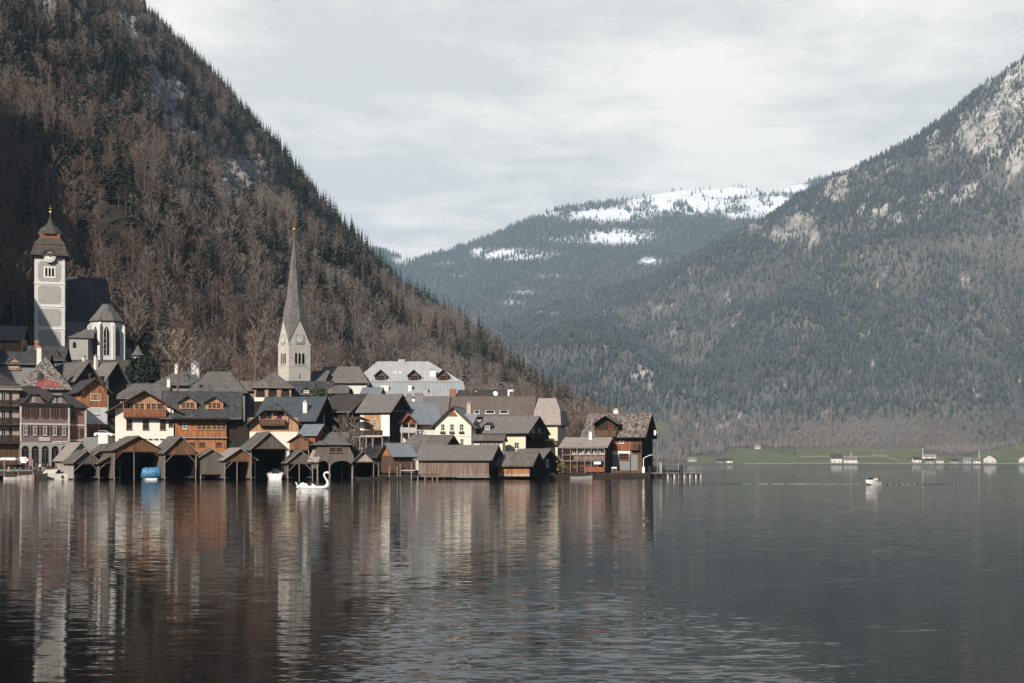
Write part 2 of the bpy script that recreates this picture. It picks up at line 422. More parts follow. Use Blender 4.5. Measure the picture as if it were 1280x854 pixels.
def ground_mat(name, a, b, rock, rock2, green=None, snow=None, sc=.02, brk=1.3):
    t = NT(name); tc = t.n('TexCoord'); v = tc.outputs['Object']
    n1 = t.noise(v, sc, 6, .65); n2 = t.noise(v, sc * 5, 6, .7)
    col = t.mix(t.ramp(n1.outputs[0], .35, .65), a, b)
    n3 = t.noise(t.scalev(v, (1, 1, .45)), sc * 3.2, 8, .75)
    rk = t.n('Attribute', attribute_name='rock')
    f = t.ramp(t.math('ADD', rk.outputs['Fac'], t.math('MULTIPLY', t.math('SUBTRACT', n3.outputs[0], .5), brk)), .35, .6)
    rc = t.mix(t.ramp(n2.outputs[0], .4, .62), rock, rock2)
    col = t.mix(f, col, rc)
    if green:
        g = t.n('Attribute', attribute_name='green'); col = t.mix(t.ramp(g.outputs['Fac'], .3, .6), col, t.mix(t.ramp(n2.outputs[0], .35, .65), green, tuple(x * .7 for x in green)))
    if snow:
        g = t.n('Attribute', attribute_name='snow')
        n4 = t.noise(t.scalev(v, (1, .35, 1)), sc * 20, 7, .8)
        ff = t.ramp(t.math('ADD', g.outputs['Fac'], t.math('MULTIPLY', t.math('SUBTRACT', n4.outputs[0], .5), 2.0)), .32, .72)
        col = t.mix(ff, col, snow)
    t.bump(n2.outputs[0], .6, 2.0)
    return t.fin(col, .95, .1)

interp = np.interp
LS = np.array([(-900, -520), (-400, -470), (-200, -380), (0, -200), (100, -92), (185, 0), (230, 45), (290, 112), (330, 158), (380, 214), (420, 264), (460, 302), (500, 346), (540, 375), (580, 402), (620, 432), (660, 462), (700, 492), (740, 521), (770, 545), (800, 566), (826, 577), (900, 585)], float)
LR = np.array([(-900, 1500), (200, 1400), (300, 1350), (400, 1250), (500, 1130), (600, 980), (700, 830), (760, 720), (900, 640)], float)
LT = np.array([(-900, 60), (-100, 34), (60, 28), (150, 25), (220, 17), (320, 11), (450, 9), (620, 6), (720, 3.5), (812, 2.5), (900, -3)], float)
def ground_low(px, Y):
    T = interp(px, LT[:, 0], LT[:, 1])
    flat = interp(px, [-300, 110, 200, 900], [1.5, 1.5, 1.2, 1.1])
    g = flat + (T - flat) * sstep(274, 342, Y)
    shore = interp(px, [-900, 0, 94, 96, 500, 690, 812, 818, 900], [256, 256, 256, 259, 259, 264, 270, 300, 400])
    g = np.where(Y < shore, -3.0, g)
    edge = sstep(812, 826, px) * (Y < 420)
    return g * (1 - edge) + (-3.0) * edge
def left_hill(px, Y):
    Rr = interp(px, LR[:, 0], LR[:, 1])
    ps = interp(px, LS[:, 0], LS[:, 1])
    zr = CH + (HY - ps) / F * Rr - 13.0 * np.clip((Rr - 600) / 300, .3, 1)
    T = interp(px, LT[:, 0], LT[:, 1])
    t = (Y - 342) / (Rr - 342)
    tc = np.clip(t, 0, 1)
    sag = interp(px, [0, 150, 300, 500, 700], [.02, .05, .10, .12, .10])
    prof = tc - sag * np.sin(np.pi * tc) * (1 - tc)
    z = T + (zr - T) * prof
    X = (px - 640) / F * Y
    amp = np.clip(t * 5, 0, 1) * np.clip((1.04 - t) * 3, .25, 1) * np.clip((zr - T) / 200, 0.05, 1)
    z = z + amp * (115 * (fbm(X / 150, Y / 230, 4, 3) - .5) + 26 * (fbm(X / 45, Y / 70, 3, 9) - .5))
    z = z - np.where(t > 1, (Y - Rr) * .55, 0)
    return np.where(Y <= 342, ground_low(px, Y), z)
ROCKS = [(207, 118, 26, 22, 1), (216, 158, 22, 16, .9), (190, 95, 14, 12, .6), (238, 175, 18, 14, .8), (60, 6, 14, 16, 1.0), (165, 55, 14, 18, .5), (300, 225, 34, 32, .9), (283, 205, 14, 16, .55), (312, 245, 12, 10, .8), (100, 25, 20, 12, .45), (250, 232, 30, 18, .35), (155, 30, 24, 12, .5), (120, 60, 18, 14, .4)]
def rockf(px, py, lst):
    r = 0 * px
    for a, b, sx, sy, am in lst: r = np.maximum(r, am * np.exp(-(((px - a) / sx) ** 2 + ((py - b) / sy) ** 2)))
    return r
cols = np.concatenate([np.arange(-900, -120, 30.), np.arange(-120, 840, 4.), np.arange(840, 901, 15.)])
rows = np.concatenate([np.array([240, 252, 255.9, 256.1, 258.9, 259.1, 263.9, 264.1, 269.9, 270.1]), np.arange(274, 342, 4.), np.arange(342, 1420, 9.), np.arange(1430, 2000, 60.)])
PX, YY = np.meshgrid(cols, rows)
ZZ = left_hill(PX, YY)
PY = HY - (ZZ - CH) / YY * F
RK = np.maximum(rockf(PX, PY, ROCKS), .42 * sstep(.52, .7, fbm(PX / 26, YY / 90 + PY / 30, 4, 71)) * sstep(300, 200, PY) * sstep(40, 120, PX)) * (YY > 420)
ZZ = ZZ + RK * 10 * (fbm(PX / 5, YY / 14, 3, 21) - .35)
hill = grid_mesh('hillside', (PX - 640) / F * YY, YY, ZZ, ground_mat('forest_floor', (.030, .024, .020), (.06, .048, .039), (.22, .19, .17), (.50, .42, .36), sc=.03, brk=1.9), {'rock': RK})

# unseen flank added west of the village, crest shaped to shade the left slope
fx = np.linspace(-640, -50, 120); fy = np.linspace(-350, 640, 130)
FX, FY = np.meshgrid(fx, fy)
CREST = np.array([(-350, 30), (150, 22), (182, 20), (194, 22), (201, 24), (219, 31), (238, 44), (280, 88), (336, 106), (360, 119), (380, 131), (447, 173), (463, 181), (483, 212), (500, 219), (515, 214), (540, 190), (562, 120), (600, 40), (640, 0)], float)
def FLANK(X, Y):
    d = -X - .41 * np.maximum(Y, 0) - 8
    return -6 + (interp(Y, CREST[:, 0], CREST[:, 1]) + 8 + .28 * np.clip(d - 30, 0, 220) + 14 * (fbm(X / 40, Y / 40, 3, 33) - .5) * sstep(20, 60, d)) * sstep(0, 32, d)
FZ = FLANK(FX, FY)
grid_mesh('unseen_flank', FX, FY, FZ, hill.data.materials[0], {'rock': FX * 0 + .2})

RS = np.array([(420, 520), (520, 466), (560, 446), (600, 412), (640, 398), (700, 376), (760, 361), (800, 350), (850, 328), (900, 302), (950, 278), (990, 247), (1050, 214), (1100, 191), (1150, 168), (1180, 148), (1215, 120), (1250, 98), (1280, 76), (1400, -4), (1600, -100), (2000, -200)], float)
RRg = np.array([(420, 4400), (560, 4200), (800, 3900), (1000, 3500), (1280, 3200), (2000, 3000)], float)
def right_mtn(px, Y):
    Rr = interp(px, RRg[:, 0], RRg[:, 1]); ps = interp(px, RS[:, 0], RS[:, 1])
    zr = CH + (HY - ps) / F * Rr
    X = (px - 640) / F * Y
    shore = 1850 + 14 * (fbm(px / 60, px * 0, 2, 5) - .5)
    mead = 2110 + interp(px, [700, 850, 1000, 1150, 1230, 1290, 1500], [-120, -100, 0, -30, 20, 160, 220])
    zm = 22 + interp(px, [700, 850, 1000, 1150, 1230, 1290, 1500], [-6, -4, 2, 0, 6, 22, 26])
    z = np.where(Y < shore, -3, 1.2 + (zm - 1.2) * np.clip((Y - shore - 12) / (mead - shore - 12), 0, 1) ** 1.2)
    t = np.clip((Y - mead) / (Rr - mead), 0, None); tc = np.clip(t, 0, 1)
    prof = tc - .12 * np.sin(np.pi * tc) * (1 - tc)
    zz = zm + (zr - zm) * prof
    amp = np.clip(t * 4, 0, 1) * np.clip((1.02 - t) * 3, .12, 1)
    zz = zz + amp * (420 * (fbm(X / 430, Y / 600, 4, 41) - .5) + 100 * (fbm(X / 160, Y / 190, 4, 43) - .5))
    zz = zz - np.where(t > 1, (Y - Rr) * .5, 0)
    return np.where(Y > mead, zz, z)
RROCK = [(1228, 170, 26, 22, .8), (1240, 150, 12, 18, .95), (1175, 190, 18, 12, .7), (1208, 145, 18, 12, .6), (1265, 130, 22, 26, .75), (1060, 212, 14, 8, .8), (1085, 222, 22, 10, .6), (1050, 240, 22, 16, .6), (1000, 282, 26, 20, .85), (975, 295, 24, 12, .75), (1018, 300, 10, 10, .8), (945, 288, 20, 10, .6), (805, 466, 26, 7, .75), (860, 452, 14, 4, .6), (790, 470, 30, 5, .5), (1110, 205, 20, 10, .5), (735, 372, 12, 7, .5), (860, 340, 18, 6, .45), (820, 348, 12, 8, .4), (1275, 95, 20, 18, .5)]
cols2 = np.arange(420, 2000, 7.); rows2 = np.concatenate([np.array([1700., 1830, 1845, 1852, 1858, 1866, 1880]), np.arange(1900, 4450, 22.), np.arange(4500, 5600, 200.)])
PX2, YY2 = np.meshgrid(cols2, rows2); ZZ2 = right_mtn(PX2, YY2); PY2 = HY - (ZZ2 - CH) / YY2 * F
RK2 = np.maximum(rockf(PX2, PY2, RROCK), .95 * sstep(.47, .64, fbm(PX2 / 22 + PY2 / 40, PY2 / 30, 4, 57)) * sstep(360, 260, PY2 + (PX2 - 1000) * .12) * sstep(900, 990, PX2)) * (YY2 > 2150)
RK2 = np.maximum(RK2, .4 * sstep(.6, .72, fbm(PX2 / 14, PY2 / 12, 3, 58)) * (YY2 > 2250))
ZZ2 = ZZ2 + RK2 * 40 * (fbm(PX2 / 9, YY2 / 50, 3, 51) - .4)
def greenf(px, py, Y):
    g = (Y > 1875) * (Y < 2260) * ((sstep(895, 925, px) * (1 - sstep(1140, 1165, px)) * (py > 561)) + sstep(1205, 1225, px) * (py > 585 - (px - 1150) * .24) * (py > 551))
    g = np.maximum(g, 1.0 * (np.abs((px - 822) / 18) ** 2 + ((py - 535) / 9) ** 2 < 1) * (Y < 2900))
    g = np.maximum(g, .8 * (Y > 1870) * (py > 570) * (Y < 2150) * (px > 860))
    return g
GR2 = greenf(PX2, PY2, YY2)
SN2 = .34 * sstep(1120, 1260, PX2) * sstep(260, 120, PY2) * (YY2 > 2600)
grid_mesh('mountain', (PX2 - 640) / F * YY2, YY2, ZZ2, ground_mat('mountain_slope', (.08, .078, .076), (.125, .12, .115), (.22, .21, .20), (.42, .385, .355), (.15, .16, .085), (.75, .77, .8), sc=.006, brk=2.2), {'rock': RK2, 'green': GR2, 'snow': SN2})

FS = np.array([(300, 345), (380, 338), (440, 322), (470, 310), (492, 318), (511, 328), (530, 322), (560, 314), (600, 301), (660, 276), (700, 262), (760, 253), (820, 242), (850, 237), (900, 235), (926, 230), (945, 236), (958, 243), (990, 231), (1040, 218), (1100, 212), (1400, 190)], float)
def far_mtn(px, Y):
    ps = interp(px, FS[:, 0], FS[:, 1]); Rr = 7000
    zr = CH + (HY - ps) / F * Rr
    X = (px - 640) / F * Y; t = np.clip((Y - 4300) / (Rr - 4300), 0, None); tc = np.clip(t, 0, 1)
    z = 190 + (zr - 190) * (tc - .06 * np.sin(np.pi * tc) * (1 - tc))
    amp = np.clip(t * 4, 0, 1) * np.clip((1.02 - t) * 3, .16, 1)
    z = z + amp * (330 * (fbm(X / 1500, Y / 1300, 4, 61) - .5) + 70 * (fbm(X / 330, Y / 400, 4, 63) - .5))
    return z - np.where(t > 1, (Y - Rr) * .4, 0)
SNOWS = [(640, 318, 55, 8, 1), (600, 315, 20, 7, .8), (760, 268, 70, 12, .95), (850, 255, 85, 14, 1.1), (770, 296, 50, 11, 1), (735, 300, 60, 6, .8), (960, 256, 45, 13, 1.2), (930, 268, 40, 7, .9), (700, 268, 40, 5, .8), (810, 326, 22, 6, .7), (660, 366, 26, 4, .6), (640, 378, 18, 4, .55), (500, 326, 16, 8, .8), (990, 235, 30, 8, 1), (905, 240, 80, 8, 1.2), (830, 243, 40, 6, 1), (560, 330, 30, 5, .5), (690, 345, 30, 4, .5), (580, 345, 24, 5, .4)]
cols3 = np.arange(300, 1400, 6.); rows3 = np.concatenate([np.arange(4300, 7060, 24.), np.arange(7100, 7900, 200.)])
PX3, YY3 = np.meshgrid(cols3, rows3); ZZ3 = far_mtn(PX3, YY3); PY3 = HY - (ZZ3 - CH) / YY3 * F
SN3 = rockf(PX3, PY3, SNOWS)
grid_mesh('far_mountain', (PX3 - 640) / F * YY3, YY3, ZZ3, ground_mat('snowy_mountain_slope', (.06, .06, .055), (.09, .085, .075), (.2, .19, .18), (.3, .28, .26), None, (.66, .68, .72), sc=.0035), {'snow': SN3, 'rock': SN3 * .2})

# unseen mountains closing the lake basin behind the viewer, added to cut low skylight
ang = np.radians(np.arange(44, 317, 3.)); rad = np.linspace(1500, 4200, 46)
AN, RD = np.meshgrid(ang, rad)
VX, VY = -RD * np.sin(AN), RD * np.cos(AN)
VZ = -6 + sstep(1500, 3500, RD) ** .8 * (1150 + 700 * (fbm(VX / 900 + 40, VY / 900 + 40, 4, 81) - .5)) * (1 - .5 * sstep(3600, 4200, RD))
grid_mesh('unseen_mountain', VX, VY, VZ, hill.data.materials[0], {'rock': VX * 0 + .1})
g = MB(); g.face([(-9000, -5000, -5), (9000, -5000, -5), (9000, 9000, -5), (-9000, 9000, -5)]); g.build('ground', plain('lake_bed', (.05, .05, .045)), kind='structure')

def water_mat():
    t = NT('lake_water'); tc = t.n('TexCoord'); v = tc.outputs['Object']; sp = t.n('SeparateXYZ'); t.L(v, sp.inputs[0])
    def slope(sc, det, rough):
        nz = t.noise(t.scalev(v, sc), 1.0, det, rough); s2 = t.n('Vector' + 'Math', operation='SUBTRACT'); t.L(nz.outputs['Color'], s2.inputs[0]); s2.inputs[1].default_value = (.5, .5, .5); return s2.outputs[0]
    a = slope((.9, 2.9, 1), 3, .55); b = slope((2.6, 9.5, 1), 2, .5); c = slope((.09, .14, 1), 2, .5)
    def vs(x, k):
        o = t.n('VectorMath', operation='SCALE'); t.L(x, o.inputs[0])
        if isinstance(k, (int, float)): o.inputs['Scale'].default_value = k
        else: t.L(k, o.inputs['Scale'])
        return o.outputs[0]
    def va(x, y):
        o = t.n('VectorMath', operation='ADD'); t.L(x, o.inputs[0]); t.L(y, o.inputs[1]); return o.outputs[0]
    # breeze patches: rougher water near the viewer, glassy off the village, a ruffled band along the far shore
    pat = t.noise(t.scalev(v, (.035, .045, 1)), 1.0, 3, .55)
    ex = t.math('POWER', t.math('DIVIDE', t.math('SUBTRACT', sp.outputs[0], 1.4), 5.0), 2.0); ey = t.math('POWER', t.math('DIVIDE', t.math('SUBTRACT', sp.outputs[1], 20.0), 17.0), 2.0)
    gust = t.ramp(t.math('ADD', t.math('ADD', ex, ey), t.math('MULTIPLY', t.math('SUBTRACT', pat.outputs[0], .5), 1.6)), 1.35, .35)
    near = t.math('ADD', t.math('MULTIPLY', gust, .62), t.math('MULTIPLY', t.ramp(sp.outputs[1], 60, 16), .012))
    gl = t.noise(t.scalev(v, (.3, .55, 1)), 1.0, 3, .6)
    glm = t.math('MULTIPLY', t.math('MULTIPLY', t.ramp(gl.outputs[0], .56, .68), t.ramp(sp.outputs[1], 120, 30)), t.ramp(sp.outputs[0], -6, 6))
    near = t.math('ADD', near, t.math('MULTIPLY', glm, .55))
    base = t.math('ADD', t.math('ADD', t.math('MULTIPLY', t.ramp(sp.outputs[1], 24, 110), .45), .65), t.math('MULTIPLY', t.ramp(sp.outputs[1], 90, 210), 1.3))
    k1 = t.math('ADD', t.math('MULTIPLY', near, .27), t.math('MULTIPLY', base, .09))
    farr = t.math('MULTIPLY', t.ramp(sp.outputs[1], 500, 640), .75)
    k1 = t.math('ADD', k1, farr)
    tot = va(va(vs(a, k1), vs(b, t.math('ADD', t.math('ADD', t.math('MULTIPLY', near, .46), t.math('MULTIPLY', base, .10)), farr))), vs(c, .006))
    fl = t.n('VectorMath', operation='MULTIPLY'); t.L(tot, fl.inputs[0]); fl.inputs[1].default_value = (.24, 1, 0)
    up = va(fl.outputs[0], (lambda q: (setattr(q.inputs[0], 'default_value', 0), setattr(q.inputs[2], 'default_value', 1), q.outputs[0])[2])(t.n('CombineXYZ')))
    nn = t.n('VectorMath', operation='NORMALIZE'); t.L(up, nn.inputs[0]); t.L(nn.outputs[0], t.b.inputs['Normal'])
    t.b.inputs['Roughness'].default_value = .035
    t.b.inputs['Base Color'].default_value = (.007, .0065, .006, 1); t.b.inputs['IOR'].default_value = 1.2
    t.b.inputs['Specular IOR Level'].default_value = .5
    return t.m
WATER = water_mat()
g = MB(); g.face([(-4000, -1900, 0), (4000, -1900, 0), (4000, 2600, 0), (-4000, 2600, 0)]); g.build('lake_water', WATER, kind='structure')

# ------------------------------------------------------------------ trees
def bare_tree(seed, h=14.0, spread=.42, n1=13, n2=5, n3=5, tw=.05):
    r = random.Random(seed); T = MB(); C = MB()
    lean = Vector((r.uniform(-.06, .06), r.uniform(-.06, .06), 1))
    def at(t): return lean * (h * .9 * t) + Vector((math.sin(t * 5 + seed), math.cos(t * 4 + seed), 0)) * .25 * t
    T.tube([at(0) - Vector((0, 0, 1.2)), at(.25), at(.55), at(.8), at(1)], [.24, .18, .12, .07, .02], 5)
    for i in range(n1):
        t = .22 + .76 * (i + r.random()) / n1; az = i * 2.4 + r.uniform(-.4, .4)
        ln = h * spread * (1.05 - .75 * abs(t - .45) - .25 * t) * r.uniform(.75, 1.15)
        el = R(r.uniform(28, 62)); d = Vector((math.cos(az) * math.cos(el), math.sin(az) * math.cos(el), math.sin(el)))
        p0 = at(t); p1 = p0 + d * ln * .5; p2 = p1 + (d + Vector((0, 0, .35))).normalized() * ln * .5
        C.tube([p0, p1, p2], [.075, .05, .015], 3, False)
        for j in range(n2):
            s = .3 + .7 * (j + r.random()) / n2
            q0 = p0.lerp(p1, s * 2) if s < .5 else p1.lerp(p2, s * 2 - 1)
            e = (d + Vector((r.uniform(-1, 1), r.uniform(-1, 1), r.uniform(-.1, .9))) * .85).normalized(); l2 = ln * r.uniform(.25, .5)
            q1 = q0 + e * l2
            C.tube([q0, q1], [.035, .012], 3, False)
            for k in range(n3):
                u = q0.lerp(q1, .2 + .8 * (k + r.random()) / n3)
                f = (e + Vector((r.uniform(-1, 1), r.uniform(-1, 1), r.uniform(-.2, 1))) * .9).normalized(); l3 = r.uniform(.6, 1.5)
                sd = f.cross(Vector((r.uniform(-1, 1), r.uniform(-1, 1), r.uniform(-1, 1)))).normalized() * tw
                w2 = u + f * l3; b = len(C.v)
                C.v += [tuple(u - sd), tuple(u + sd), tuple(w2)]; C.fi((b, b + 1, b + 2))
    return T, C
def spruce(seed, h=20.0, lev=15, per=8, wid=.17):
    r = random.Random(seed); T = MB(); C = MB()
    T.tube([(0, 0, -1.5), (0, 0, h * .5), (0, 0, h * .97)], [.28, .17, .02], 5)
    for i in range(lev):
        t = i / (lev - 1); z = h * (.10 + .88 * t)
        if r.random() < .06: continue
        ln = h * wid * (1 - t) ** .85 * r.uniform(.7, 1.15) + .25
        for k in range(per if t < .8 else 5):
            az = k * 2 * math.pi / per + i * 1.1 + r.uniform(-.35, .35); l = ln * r.uniform(.65, 1.2)
            dx, dy = math.cos(az), math.sin(az); dr = l * r.uniform(.12, .42)
            w = l * .28 + .12; zz = z + r.uniform(-.3, .3)
            b = len(C.v)
            C.v += [(0, 0, zz + .25), (dx * l * .6 - dy * w, dy * l * .6 + dx * w, zz - dr * .75), (dx * l, dy * l, zz - dr), (dx * l * .6 + dy * w, dy * l * .6 - dx * w, zz - dr * .75), (dx * l * .55, dy * l * .55, zz - dr * .2)]
            C.fi((b, b + 1, b + 4)); C.fi((b + 1, b + 2, b + 4)); C.fi((b + 2, b + 3, b + 4)); C.fi((b + 3, b, b + 4))
    return T, C
def far_spruce(seed, h=22.0):
    r = random.Random(seed); C = MB(); lev = 7
    for i in range(lev):
        t = i / lev; z = h * (.06 + .88 * t); ln = h * .17 * (1 - t) ** .8 + .4; n = 6
        rot = r.uniform(0, 6)
        for k in range(n):
            az = rot + k * 2 * math.pi / n + r.uniform(-.3, .3); l = ln * r.uniform(.6, 1.25); w = .55
            a1, a2 = az - w, az + w; b = len(C.v); dz = h * .10
            C.v += [(0, 0, z + h * .13), (math.cos(a1) * l * .75, math.sin(a1) * l * .75, z - dz * .1), (math.cos(az) * l * 1.1, math.sin(az) * l * 1.1, z - dz * .35), (math.cos(a2) * l * .75, math.sin(a2) * l * .75, z - dz * .1)]
            C.fi((b, b + 1, b + 2)); C.fi((b, b + 2, b + 3))
    return C
def far_bare(seed, h=15.0):
    r = random.Random(seed); C = MB()
    C.tube([(0, 0, -1), (0, 0, h * .9)], [.22, .03], 3, False)
    for i in range(70):
        t = r.uniform(.25, 1); p = Vector((0, 0, h * .8 * t)); az = r.uniform(0, 6.3); el = r.uniform(.35, 1.2)
        d = Vector((math.cos(az) * math.cos(el), math.sin(az) * math.cos(el), math.sin(el))); l = h * .34 * (1.15 - .6 * t) * r.uniform(.5, 1.1)
        sd = d.cross(Vector((r.uniform(-1, 1), r.uniform(-1, 1), .3))).normalized() * .17; p = p + d * l * r.uniform(0, .45); b = len(C.v)
        C.v += [tuple(p - sd), tuple(p + sd), tuple(p + d * l)]; C.fi((b, b + 1, b + 2))
    return C
def joined(T, C):
    J = MB(); J.v = list(T.v); J.f = list(T.f); J.mi = [0] * len(T.f); o = len(J.v)
    J.v += C.v; J.f += [tuple(i + o for i in f) for f in C.f]; J.mi += [1] * len(C.f); return J
BT = [bare_tree(s, h, sp) for s, h, sp in ((1, 14, .42), (2, 16, .36), (3, 12, .48), (4, 15, .34), (5, 11, .5), (6, 17, .32))]
ST = [spruce(s, h, l, 8, w) for s, h, l, w in ((11, 20, 16, .16), (12, 24, 18, .13), (13, 17, 13, .19), (14, 22, 17, .14))]
bt_mesh = [(T.mesh('bare_trunk', m['bark']), C.mesh('bare_crown', m['twig'])) for T, C in BT]
br_mesh = [C.mesh('bare_crown_reddish', m['twig_red']) for T, C in BT]
st_mesh = [(T.mesh('spruce_trunk', m['bark']), C.mesh('spruce_crown', m['needle'])) for T, C in ST]

def proto_coll(name, meshes):
    c = bpy.data.collections.new(name)
    for i, me in enumerate(meshes):
        o = bpy.data.objects.new('%s_%02d' % (name, i), me); c.objects.link(o)
    return c
def scatter(name, P, rot, scl, idx, coll):
    me = bpy.data.meshes.new(name); n = len(P)
    me.vertices.add(n); me.vertices.foreach_set('co', np.asarray(P, np.float32).ravel())
    for k, t, d in (('t_scale', 'FLOAT', scl), ('t_idx', 'INT', idx)):
        a = me.attributes.new(k, t, 'POINT'); a.data.foreach_set('value', d)
    a = me.attributes.new('t_rot', 'FLOAT_VECTOR', 'POINT'); a.data.foreach_set('vector', np.asarray(rot, np.float32).ravel())
    o = bpy.data.objects.new(name, me); COL.objects.link(o); o['kind'] = 'stuff'
    ng = bpy.data.node_groups.new(name + '_nodes', 'GeometryNodeTree')
    ng.interface.new_socket('Geometry', in_out='INPUT', socket_type='NodeSocketGeometry')
    ng.interface.new_socket('Geometry', in_out='OUTPUT', socket_type='NodeSocketGeometry')
    N = ng.nodes.new; L = ng.links.new
    gi = N('NodeGroupInput'); go = N('NodeGroupOutput'); ci = N('GeometryNodeCollectionInfo'); ip = N('GeometryNodeInstanceOnPoints')
    ci.inputs['Collection'].default_value = coll; ci.inputs['Separate Children'].default_value = True; ci.inputs['Reset Children'].default_value = True
    ip.inputs['Pick Instance'].default_value = True
    def att(nm, ty):
        a = N('GeometryNodeInputNamedAttribute'); a.data_type = ty; a.inputs[0].default_value = nm; return a.outputs[0]
    L(gi.outputs[0], ip.inputs['Points']); L(ci.outputs[0], ip.inputs['Instance'])
    L(att('t_idx', 'INT'), ip.inputs['Instance Index']); L(att('t_rot', 'FLOAT_VECTOR'), ip.inputs['Rotation']); L(att('t_scale', 'FLOAT'), ip.inputs['Scale'])
    L(ip.outputs[0], go.inputs[0])
    md = o.modifiers.new('scatter', 'NODES'); md.node_group = ng
    return o

rg = np.random.default_rng(5)
def sample(n, p0, p1, Y0, Y1):
    px = rg.uniform(p0, p1, n); Y = np.sqrt(rg.uniform(Y0 ** 2, Y1 ** 2, n)); return px, Y
# --- left hill
Na = int((950 / F) * (1420 ** 2 - 345 ** 2) / 2 / 20)
px, Y = sample(Na, -110, 840, 345, 1425)
z = left_hill(px, Y); X = (px - 640) / F * Y; py = HY - (z - CH) / Y * F
Rr = interp(px, LR[:, 0], LR[:, 1]); t = (Y - 342) / (Rr - 342)
rk = rockf(px, py, ROCKS)
CON = [(150, 110, 60, 70, .8), (50, 60, 60, 50, .7), (230, 140, 30, 50, .6), (370, 225, 40, 45, .8), (455, 300, 50, 26, 1.2), (250, 60, 40, 50, .7), (185, 160, 30, 30, .5), (330, 160, 40, 40, .9), (600, 470, 26, 26, .5), (640, 480, 20, 20, .5), (740, 520, 16, 14, .7), (430, 345, 60, 40, .45), (310, 300, 30, 50, .35), (160, 260, 24, 24, .5), (240, 350, 30, 30, .35)]
conp = .06 + rockf(px, py, CON) + .9 * sstep(.88, .97, t) * (px < 560) + .35 * sstep(.55, .7, fbm(X / 60, Y / 90, 3, 77))
keep = (z > .6) & (t < 1.02) & (rg.random(Na) > np.maximum(rk, rockf(px, py - 8, ROCKS)) * 1.7) & (px < 826) & (py < 575)
keep &= ~((Y < 372) & (px < 190))
keep &= rg.random(Na) < (.55 + .8 * fbm(X / 40, Y / 60, 3, 15))
px, Y, z, X, py, t, conp = [q[keep] for q in (px, Y, z, X, py, t, conp)]
isc = rg.random(len(px)) < conp
scl = np.where(isc, rg.uniform(.55, 1.1, len(px)), rg.uniform(.5, 1.2, len(px)))
redp = (rg.random(len(px)) < .10 + .62 * sstep(680, 480, Y) * (px < 560) + .5 * sstep(.5, .68, fbm(X / 70, Y / 90, 3, 88)) + .3 * (px > 600))
size = scl * np.where(isc, 20, 14) / Y
order = np.argsort(-size)
# keep as things only those standing clear of the roofs in the picture
roofline = interp(px, [0, 40, 100, 160, 230, 340, 395, 540, 640, 700, 730, 760, 815], [400, 300, 340, 430, 455, 470, 470, 460, 495, 505, 530, 518, 545])
top = py - scl * np.where(isc, 20, 14) / Y * F * .75
vis = (top < roofline) & (px > 2)
nb = nc = 0; single = np.zeros(len(px), bool)
for i in order:
    if not vis[i]: continue
    if isc[i] and nc < 230: nc += 1; single[i] = True
    elif not isc[i] and nb < 290: nb += 1; single[i] = True
    if nc >= 230 and nb >= 290: break
rz = rg.uniform(0, 6.283, len(px))
def tree_object(name, trunk, crown, loc, rz, s, label, group, cat='tree'):
    o = bpy.data.objects.new(name, trunk); COL.objects.link(o); o.location = loc; o.rotation_euler = (0, 0, rz); o.scale = (s, s, s)
    tag(o, label, cat, group)
    c = bpy.data.objects.new('crown', crown); COL.objects.link(c); c.parent = o
    return o
for i in np.where(single)[0]:
    loc = (X[i], Y[i], z[i])
    if isc[i]:
        tr, cr = st_mesh[i % 4]; tree_object('spruce_tree', tr, cr, loc, rz[i], scl[i], 'dark green spruce standing among the bare trees of the near slope', 'dark spruces on the near slope')
    elif redp[i]:
        tr, _ = bt_mesh[i % 6]; tree_object('bare_tree', tr, br_mesh[i % 6], loc, rz[i], scl[i], 'leafless tree with reddish brown twigs on the slope behind the village', 'reddish leafless trees behind the village')
    else:
        tr, cr = bt_mesh[i % 6]; tree_object('bare_tree', tr, cr, loc, rz[i], scl[i], 'leafless grey brown tree on the steep slope behind the village', 'grey brown leafless trees behind the village')
rest = ~single
bare_all = [joined(T, C).mesh('bare_tree_far', [m['bark'], m['twig']]) for T, C in BT] + [joined(T, C).mesh('bare_tree_red', [m['bark'], m['twig_red']]) for T, C in BT]
spr_all = [joined(T, C).mesh('spruce_far', [m['bark'], m['needle']]) for T, C in ST]
cc = proto_coll('slope_tree', bare_all + spr_all)
n = rest.sum(); ridx = rg.integers(0, 6, n)
idx = np.where(isc[rest], 12 + ridx % 4, ridx + 6 * redp[rest]).astype(np.int32)
rot = np.stack([rg.normal(0, .04, n), rg.normal(0, .04, n), rz[rest]], 1)
tag(scatter('hillside_forest', np.stack([X, Y, z], 1)[rest], rot, scl[rest].astype(np.float32), idx, cc), 'mixed bare and spruce forest covering the near hillside', 'forest')
